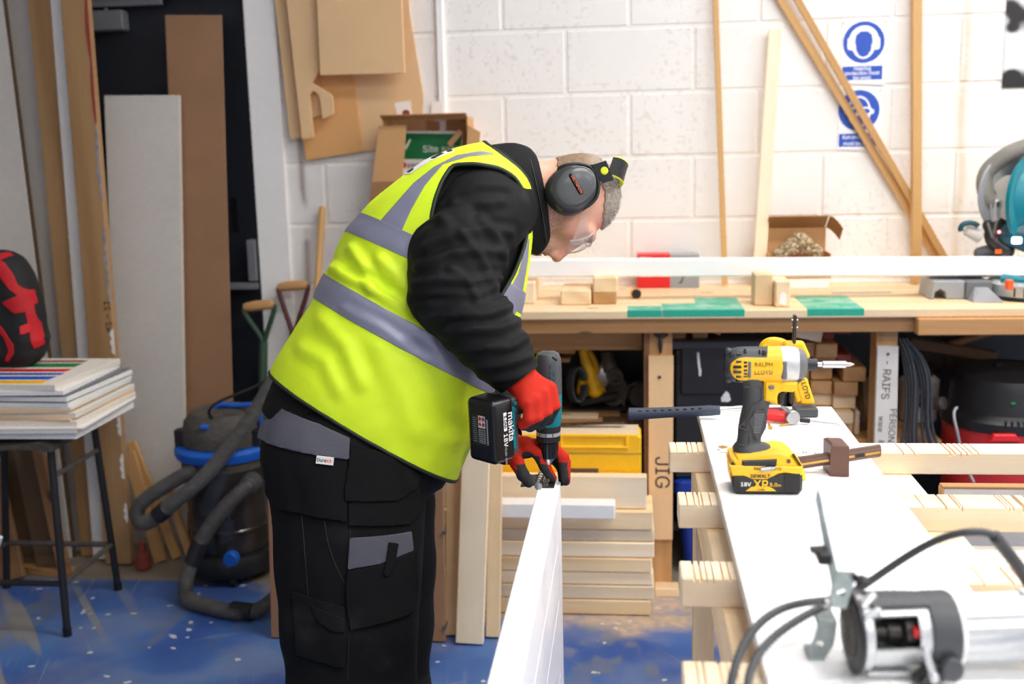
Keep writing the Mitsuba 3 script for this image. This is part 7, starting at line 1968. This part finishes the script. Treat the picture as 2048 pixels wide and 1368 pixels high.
for s_ in (1, -1):
    z = lambda q: q * [1, 1, s_]
    arm = [[z(H2(x - w_, y, c)), z(H2(x + w_, y, c)), z(H2(x + w_, y, c - .003)), z(H2(x - w_, y, c - .003))] for x, y, w_, c in ((1158, 490, 15, .072), (1162, 475, 15, .075), (1166, 455, 12, .077), (1168, 436, 6, .079), (1167, 420, 3, .080), (1150, 385, 3, .080))]
    put(sg_ + '__temple', W_(rings(arm)), 'm_clearplastic', 20, label='clear side arm')
    E_ = [lens[i][-1 if s_ > 0 else 0] for i in range(9)]
    put(sg_ + '__rim', W_(tube(np.array(E_), .0018, 8)), 'm_rimplastic', True)
# ------------------------------------------------------------------ gloved hands
scene['m_glove'] = {'type': 'twosided', 'bsdf': {'type': 'bumpmap', 'arbitrary': proc(lambda p, n, uv: .0004 * dr.sin(p.z * 2800 + p.x * 900) + .0006 * fbm(p.x * 120, p.y * 120, p.z * 120), 5e-4), 'scale': 1.0,
                                                   'bsdf': {'type': 'principled', 'base_color': {'type': 'mesh_attribute', 'name': 'vertex_color'}, 'roughness': .66, 'specular': .3}}}
RED, BLK = np.array(W((205, 40, 20))), np.array(W((46, 46, 48)))


def hand(chains, palm, seed, black, lo, hi, cuff=None):
    def fn(p):
        d = None
        for a, b2, ra, rb in palm:
            dd = s_cone(p, H2(*a), H2(*b2), ra, rb); d = dd if d is None else smin(d, dd, .013)
        for ch in chains:
            f = None
            for a, b2 in zip(ch[:-1], ch[1:]):
                dd = s_cone(p, H2(*a[:3]), H2(*b2[:3]), a[3], b2[3]); f = dd if f is None else smin(f, dd, .004)
            d = smin(d, f, .0045)
        m = np.abs(d) < .01
        d[m] -= .0022 * (meshkit.fbm(p[m] * 55, 3, seed) - .5)
        return d
    m = relax(nets(fn, lo, hi, .0026), 3)
    if cuff is not None:
        m = clip(m, (m.v - cuff[0]) @ cuff[1])
    k = black(m.v, normals(m))[:, None]
    return m, RED * (1 - k) + BLK * k


# right hand: back of the hand to the viewer, four fingers round the drill grip
K = [((1101, 777, .268), (1108, 812, .272), (1096, 838, .255), (1078, 846, .232)), ((1087, 788, .284), (1092, 826, .288), (1078, 848, .270), (1062, 850, .246)), ((1072, 800, .294), (1074, 836, .298), (1060, 852, .280), (1048, 850, .258)), ((1058, 809, .300), (1058, 838, .303), (1047, 850, .288), (1037, 846, .270))]
R_f = [.0125, .0128, .0122, .0112]
ch = [[(*j, r * (1.05 - .06 * i)) for i, j in enumerate(q)] for q, r in zip(K, R_f)]
ch.append([(1040, 765, .225, .016), (1060, 785, .200, .0135), (1082, 800, .190, .0122), (1100, 808, .192, .0105)])     # thumb on the far side
pal = [((1028, 742, .253), (1060, 770, .262), .033, .024), ((1050, 762, .262), (1094, 776, .264), .022, .016), ((1050, 766, .266), (1080, 788, .278), .022, .0165), ((1048, 770, .27), (1066, 799, .288), .022, .0165), ((1044, 772, .272), (1052, 805, .294), .021, .0155), ((1020, 735, .25), (1032, 750, .255), .036, .033)]
kn = [H2(*q[0]) for q in K]; 
def blackR(v, n):
    # dipped palm and fingertips: everything beyond the middle joints and facing away
    below = v[:, 1] - (H2(1090, 838, .27)[1] + .35 * (v[:, 0] - H2(1090, 838, .27)[0]) * 0)
    edge = (H2(1075, 836, .28)[1] - v[:, 1]) + .5 * (v[:, 0] - H2(1075, 836, .28)[0])
    far = (.243 - v[:, 2]); gap = (n[:, 2] < -.15)
    return np.clip(np.maximum((edge > .004) * 1.0, ((far > 0) & gap) * 1.0), 0, 1)
wrR = H2(1022, 734, .25)
gm, gc_ = hand(ch, pal, 5, blackR, H2(980, 870, .25) - [0, 0, .10], H2(1135, 700, .25) + [0, 0, .10], (wrR - dw * .004, dw))
put(pe + '__glove', W_(gm), 'm_glove', True, color=gc_, label='red knitted glove with a black palm, gripping the drill')
# left hand at the hinge
K2 = [[(1052, 893, .165, .0135), (1076, 906, .168, .0125), (1090, 934, .160, .0115), (1104, 957, .150, .0100)],
      [(1064, 890, .150, .0138), (1098, 888, .152, .0128), (1126, 914, .150, .0120), (1131, 955, .152, .0105)],
      [(1062, 892, .128, .0130), (1100, 893, .128, .0122), (1130, 925, .124, .0115), (1131, 962, .126, .0100)],
      [(1056, 898, .108, .0120), (1094, 902, .104, .0112), (1124, 936, .100, .0105), (1126, 968, .104, .0092)],
      [(1022, 905, .165, .0165), (1034, 926, .196, .0142), (1046, 950, .200, .0125), (1058, 966, .192, .0100)]]
pal2 = [((1010, 893, .105), (1050, 893, .158), .030, .021), ((1010, 895, .10), (1054, 897, .128), .029, .020), ((1010, 895, .10), (1024, 906, .16), .028, .018), ((1000, 880, .08), (1012, 896, .105), .036, .031)]
def blackL(v, n):
    k = (v[:, 1] < H2(1080, 930, .18)[1] + .0) & (v[:, 0] > H2(1030, 900, .18)[0])
    q = (n[:, 1] < -.35) & (v[:, 0] > H2(1025, 900, .18)[0])
    th = (v[:, 0] < H2(1068, 900, .18)[0]) & (v[:, 1] < H2(1050, 925, .19)[1]) & (n[:, 0] > -.3)
    return np.clip((k & (n[:, 2] > -2)) * 1.0 * ((n[:, 0] + n[:, 1] * .3 < .55)) + q * 1.0 + th * 1.0, 0, 1)
wrL = H2(1004, 878, .078)
gm2, gc2 = hand(K2, pal2, 9, blackL, H2(975, 985, .14) - [0, 0, .14], H2(1150, 845, .14) + [0, 0, .10], (wrL - dw2 * .002, dw2))
put(pe + '__glove', W_(gm2), 'm_glove', True, color=gc2, label='red knitted glove with black fingertips, holding the hinge')

# ------------------------------------------------------------------ the drill in his hand
dr_ = thing('cordless_drill', 'teal and black cordless drill held upright over the hinge by the man', 'drill')
bt_w = at(1097, 967, z=ZD + .0035); bt_w[1] = (yh0 + yh1) / 2 if 0 else bt_w[1]
YQ = bt_w[1]
D_ = lambda px, py, dy=0.0: at(px, py, y=YQ + dy)
top_ = D_(1096, 703); zax = np.array([top_[0] - bt_w[0], 0, top_[2] - bt_w[2]]); zax /= np.linalg.norm(zax)
Lz = lambda py: (D_(1097, py) - bt_w) @ zax
dlt = lambda prof, n=40: lathe([(r, Lz(y)) for r, y in prof], n, bt_w, zax)
mat('m_drillgrey', grainy(W((70, 72, 76)), 300, .06, 14, .08), .42)
put(dr_ + '__motor_housing', dlt([(.0265, 806), (.0275, 800), (.0278, 780), (.0272, 745), (.0268, 728), (.0255, 716), (.0215, 707), (.014, 703), (.0, 702)], 48), 'm_drillgrey', 30)
put(dr_ + '__lower_housing', dlt([(.020, 852), (.0245, 850), (.0268, 838), (.0278, 806), (.0276, 770), (.0270, 768)], 48), 'm_teal', 30, label='teal gear housing')
put(dr_ + '__gear_ring', dlt([(.02, 864), (.0240, 863), (.0246, 860), (.0246, 849), (.0235, 847)], 40), 'm_black', 30)
put(dr_ + '__torque_ring', dlt([(.02, 870), (.0242, 869.5), (.0242, 861), (.02, 860)], 40), 'm_alloy', 30, label='silver torque ring')
dang = lambda th: np.array([math.sin(th), -math.cos(th), 0])
for tx, th in (('4', -.75), ('2', -.12), ('1', .45)):
    nrm_ = dang(th); put(dr_ + '__lettering', facing(text(tx, .0055, .0005, True), bt_w + zax * Lz(866) + nrm_ * .0241, -np.array([math.cos(th), math.sin(th), 0]), -zax), 'm_ink')
put(dr_ + '__clutch', rings([[bt_w + zax * Lz(y) + (r + .0006 * (j % 2)) * np.array([math.cos(a), math.sin(a), 0]) for j, a in enumerate(np.arange(56) * 2 * np.pi / 56)] for r, y in ((.018, 882), (.0232, 881), (.0236, 878), (.0236, 871), (.02, 870))]), 'm_black', 25)
put(dr_ + '__chuck', rings([[bt_w + zax * Lz(y) + (r + (.0005 if j % 2 else 0)) * np.array([math.cos(a), math.sin(a), 0]) for j, a in enumerate(np.arange(48) * 2 * np.pi / 48)] for r, y in ((.012, 916), (.0165, 914), (.0185, 906), (.0196, 898), (.0200, 884), (.018, 881))]), 'm_blackgloss', 25)
put(dr_ + '__chuck_nose', dlt([(.004, 929), (.0075, 928), (.0135, 918), (.0150, 913), (.0145, 909), (.01, 908)], 24), 'm_chrome', 30, label='steel chuck nose')
n = 90; tt = np.linspace(Lz(963), Lz(926), n)
bitv = rings([[bt_w + zax * q + .0021 * (1 - .35 * (j % 4 in (1, 2))) * np.array([math.cos(j * math.pi / 4 + q * 420), math.sin(j * math.pi / 4 + q * 420), 0]) for j in range(8)] for q in tt])
put(dr_ + '__bit', bitv, 'm_steel', 25, label='steel twist bit')
# grip: from the housing to the battery, towards the viewer and the left
gd = np.array([-.62, -.78, -.04]); gd /= np.linalg.norm(gd); gs = np.cross(zax, gd); gs /= np.linalg.norm(gs); gu = np.cross(gd, gs)
g0 = bt_w + zax * Lz(783)
G_ = lambda t, u=0.0, s_=0.0: g0 + gd * t + gu * u + gs * s_
R = []
for t, u, hu, hs in ((.0, .0, .030, .020), (.02, -.002, .026, .0175), (.04, -.004, .021, .0165), (.08, -.006, .0195, .0165), (.105, -.008, .021, .0165), (.118, -.012, .030, .022), (.132, -.016, .040, .028)):
    an = np.arange(28) * 2 * np.pi / 28; sx, sy = np.cos(an), np.sin(an); sx, sy = np.sign(sx) * abs(sx) ** .85, np.sign(sy) * abs(sy) ** .85
    R.append([G_(t, u + hu * a, hs * b2) for a, b2 in zip(sx, sy)])
put(dr_ + '__grip', rings(R), 'm_drillgrey', 40)
put(dr_ + '__trigger', hullspheres([(*G_(.024, -.028), .007), (*G_(.040, -.024), .006)]), 'm_black', 40)
# battery: a rounded slab across the end of the grip
def bslab(t0, t1, u0, u1, s0, s1, r): 
    m = rbox(t0, t1, u0, u1, s0, s1, r); k = np.eye(4); k[:3, 0], k[:3, 1], k[:3, 2], k[:3, 3] = gd, gu, gs, g0; return m.T(k)
tb0, tb1 = .134, .192; ub0, ub1 = -.098, .026; sb = .0365
put(dr_ + '__battery_shoe', bslab(.120, .137, ub0 + .008, ub1 - .004, -sb + .003, sb - .003, .006), 'm_drillgrey', 30)
put(dr_ + '__battery', bslab(tb0, tb1, ub0, ub1, -sb, sb, .011), 'm_blackgloss', 30, label='glossy black battery pack')
k4 = np.eye(4); k4[:3, 0], k4[:3, 1], k4[:3, 2], k4[:3, 3] = gd, gu, gs, g0
def side(me): return me.T(k4)
s1_ = sb if (gs @ (EYE - g0)) > 0 else -sb
sgn = 1 if s1_ > 0 else -1
rt = -gu                       # lettering on the side reads downwards
def onside(me, t, u): return facing(me, G_(t, u, s1_ + sgn * .0002), rt, gd * -1 if 0 else -gd)
put(dr_ + '__battery__lettering', onside(text('makita', .0135, .0005, True), .1455, -.030), 'm_signwhite', label='white lettering')
put(dr_ + '__battery__label', onside(Me(*[np.array(q) for q in ((lambda m: (m.v, m.f))(box(.036, .0085, .0006, .0002)))]), .1605, -.018), 'm_signwhite')
put(dr_ + '__battery__lettering', onside(text('5.0Ah', .0065, .0006, True).mv(0, 0, .0003), .1605, -.018), 'm_ink', label='black lettering')
put(dr_ + '__battery__lettering', onside(text('18V', .0098, .0005, True), .1610, -.054), 'm_signwhite', label='white lettering')
put(dr_ + '__battery__lettering', onside(text('LITHIUM-ION', .0048, .0005, True), .1620, -.078), 'm_grey', label='grey lettering')
put(dr_ + '__teal_strip', bslab(.1345, .1405, ub0 + .022, ub1 - .020, s1_ - .0015 if s1_ > 0 else s1_ - .0006, s1_ + .0006 if s1_ > 0 else s1_ + .0015, .0006), 'm_teal')
for t, u, r in ((.1375, .012, .0042), (.1395, -.0, .0026)):
    put(dr_ + '__screw_boss', cyl(G_(t - .006, u + .0, s1_ - sgn * .002), G_(t - .006, u, s1_ + sgn * .0012), r, n=18), 'm_teal', 30)
# end face label: warning panel
def onend(me, u, s_): return facing(me, G_(tb1 + .0002, u, s_), gs * sgn * -1 if (np.cross(gs * sgn * -1, gu) @ gd) > 0 else gs * sgn, gu)
pl = lambda w_, h_: (lambda m: Me(m.v, m.f))(box(w_, h_, .0005, .0001))
put(dr_ + '__battery__warning_label', onend(pl(.040, .060), -.034, -sgn * .002), 'm_midgrey' if 0 else 'm_black', label='dark label')
put(dr_ + '__battery__warning_label', onend(pl(.019, .024), -.016, sgn * .006), 'm_signwhite', label='white symbols panel')
put(dr_ + '__battery__warning_label', onend(pl(.019, .028), -.044, sgn * .006), 'm_grey', label='grey printed panel')
for i, (u, s_) in enumerate(((-.010, .0105), (-.010, .0015), (-.021, .0105), (-.021, .0015))):
    ring = lathe([(.0022, 0), (.0034, 0), (.0034, .0004), (.0022, .0004)], 18)
    put(dr_ + '__battery__symbol', onend(ring, u, sgn * s_).mv(*(gd * .0003)), 'm_red' if i % 2 else 'm_redwood')
for i in range(6):
    put(dr_ + '__battery__print_line', onend(pl(.015, .0013), -.034 - i * .0042, sgn * .006).mv(*(gd * .0003)), 'm_ink')
for i in range(12):
    put(dr_ + '__battery__print_line', onend(pl(.0115, .0009), -.010 - i * .0042, -sgn * .013).mv(*(gd * .0003)), 'm_grey')
put(dr_ + '__battery__print_line', onend(pl(.0035, .05), -.034, sgn * .0205).mv(*(gd * .0003)), 'm_grey')
# rating plate and vents on the housing
def onbody(me, py, th, r=.0279): return facing(me, bt_w + zax * Lz(py) + dang(th) * r, (math.cos(th), math.sin(th), 0), zax)
put(dr_ + '__rating_plate', thick(rings([[bt_w + zax * Lz(y) + .0279 * dang(th) for th in np.linspace(.35 - w_, .35 + w_, 9)] for y, w_ in ((826, .12), (822, .24), (816, .29), (782, .29), (776, .24), (772, .12))], caps=False, closed=False), -.0009), 'm_blackgloss', 40)
for i in range(8):
    put(dr_ + '__print_line', onbody(pl(.009 if i % 3 else .012, .0011), 779 + i * 5.2, .35, .0290), 'm_grey')
for i, (py, th) in enumerate(((729, .22), (741, .22), (752, .22), (744, .5), (756, .5))):
    put(dr_ + '__vent', onbody(box(.0038, .0085, .0012, .0004), py, th, .0272), 'm_tealdark')
put(dr_ + '__vent', hullspheres([(*(bt_w + zax * Lz(712) + dang(.55) * .0225), .0032), (*(bt_w + zax * Lz(716) + dang(.75) * .0240), .0032)]), 'm_blackgloss')

print('drill c', loc(bt_w), 'hinge', loc((-.181, yh0, ZD)), loc((-.181, yh1, ZD)), 'wrist', wrL)
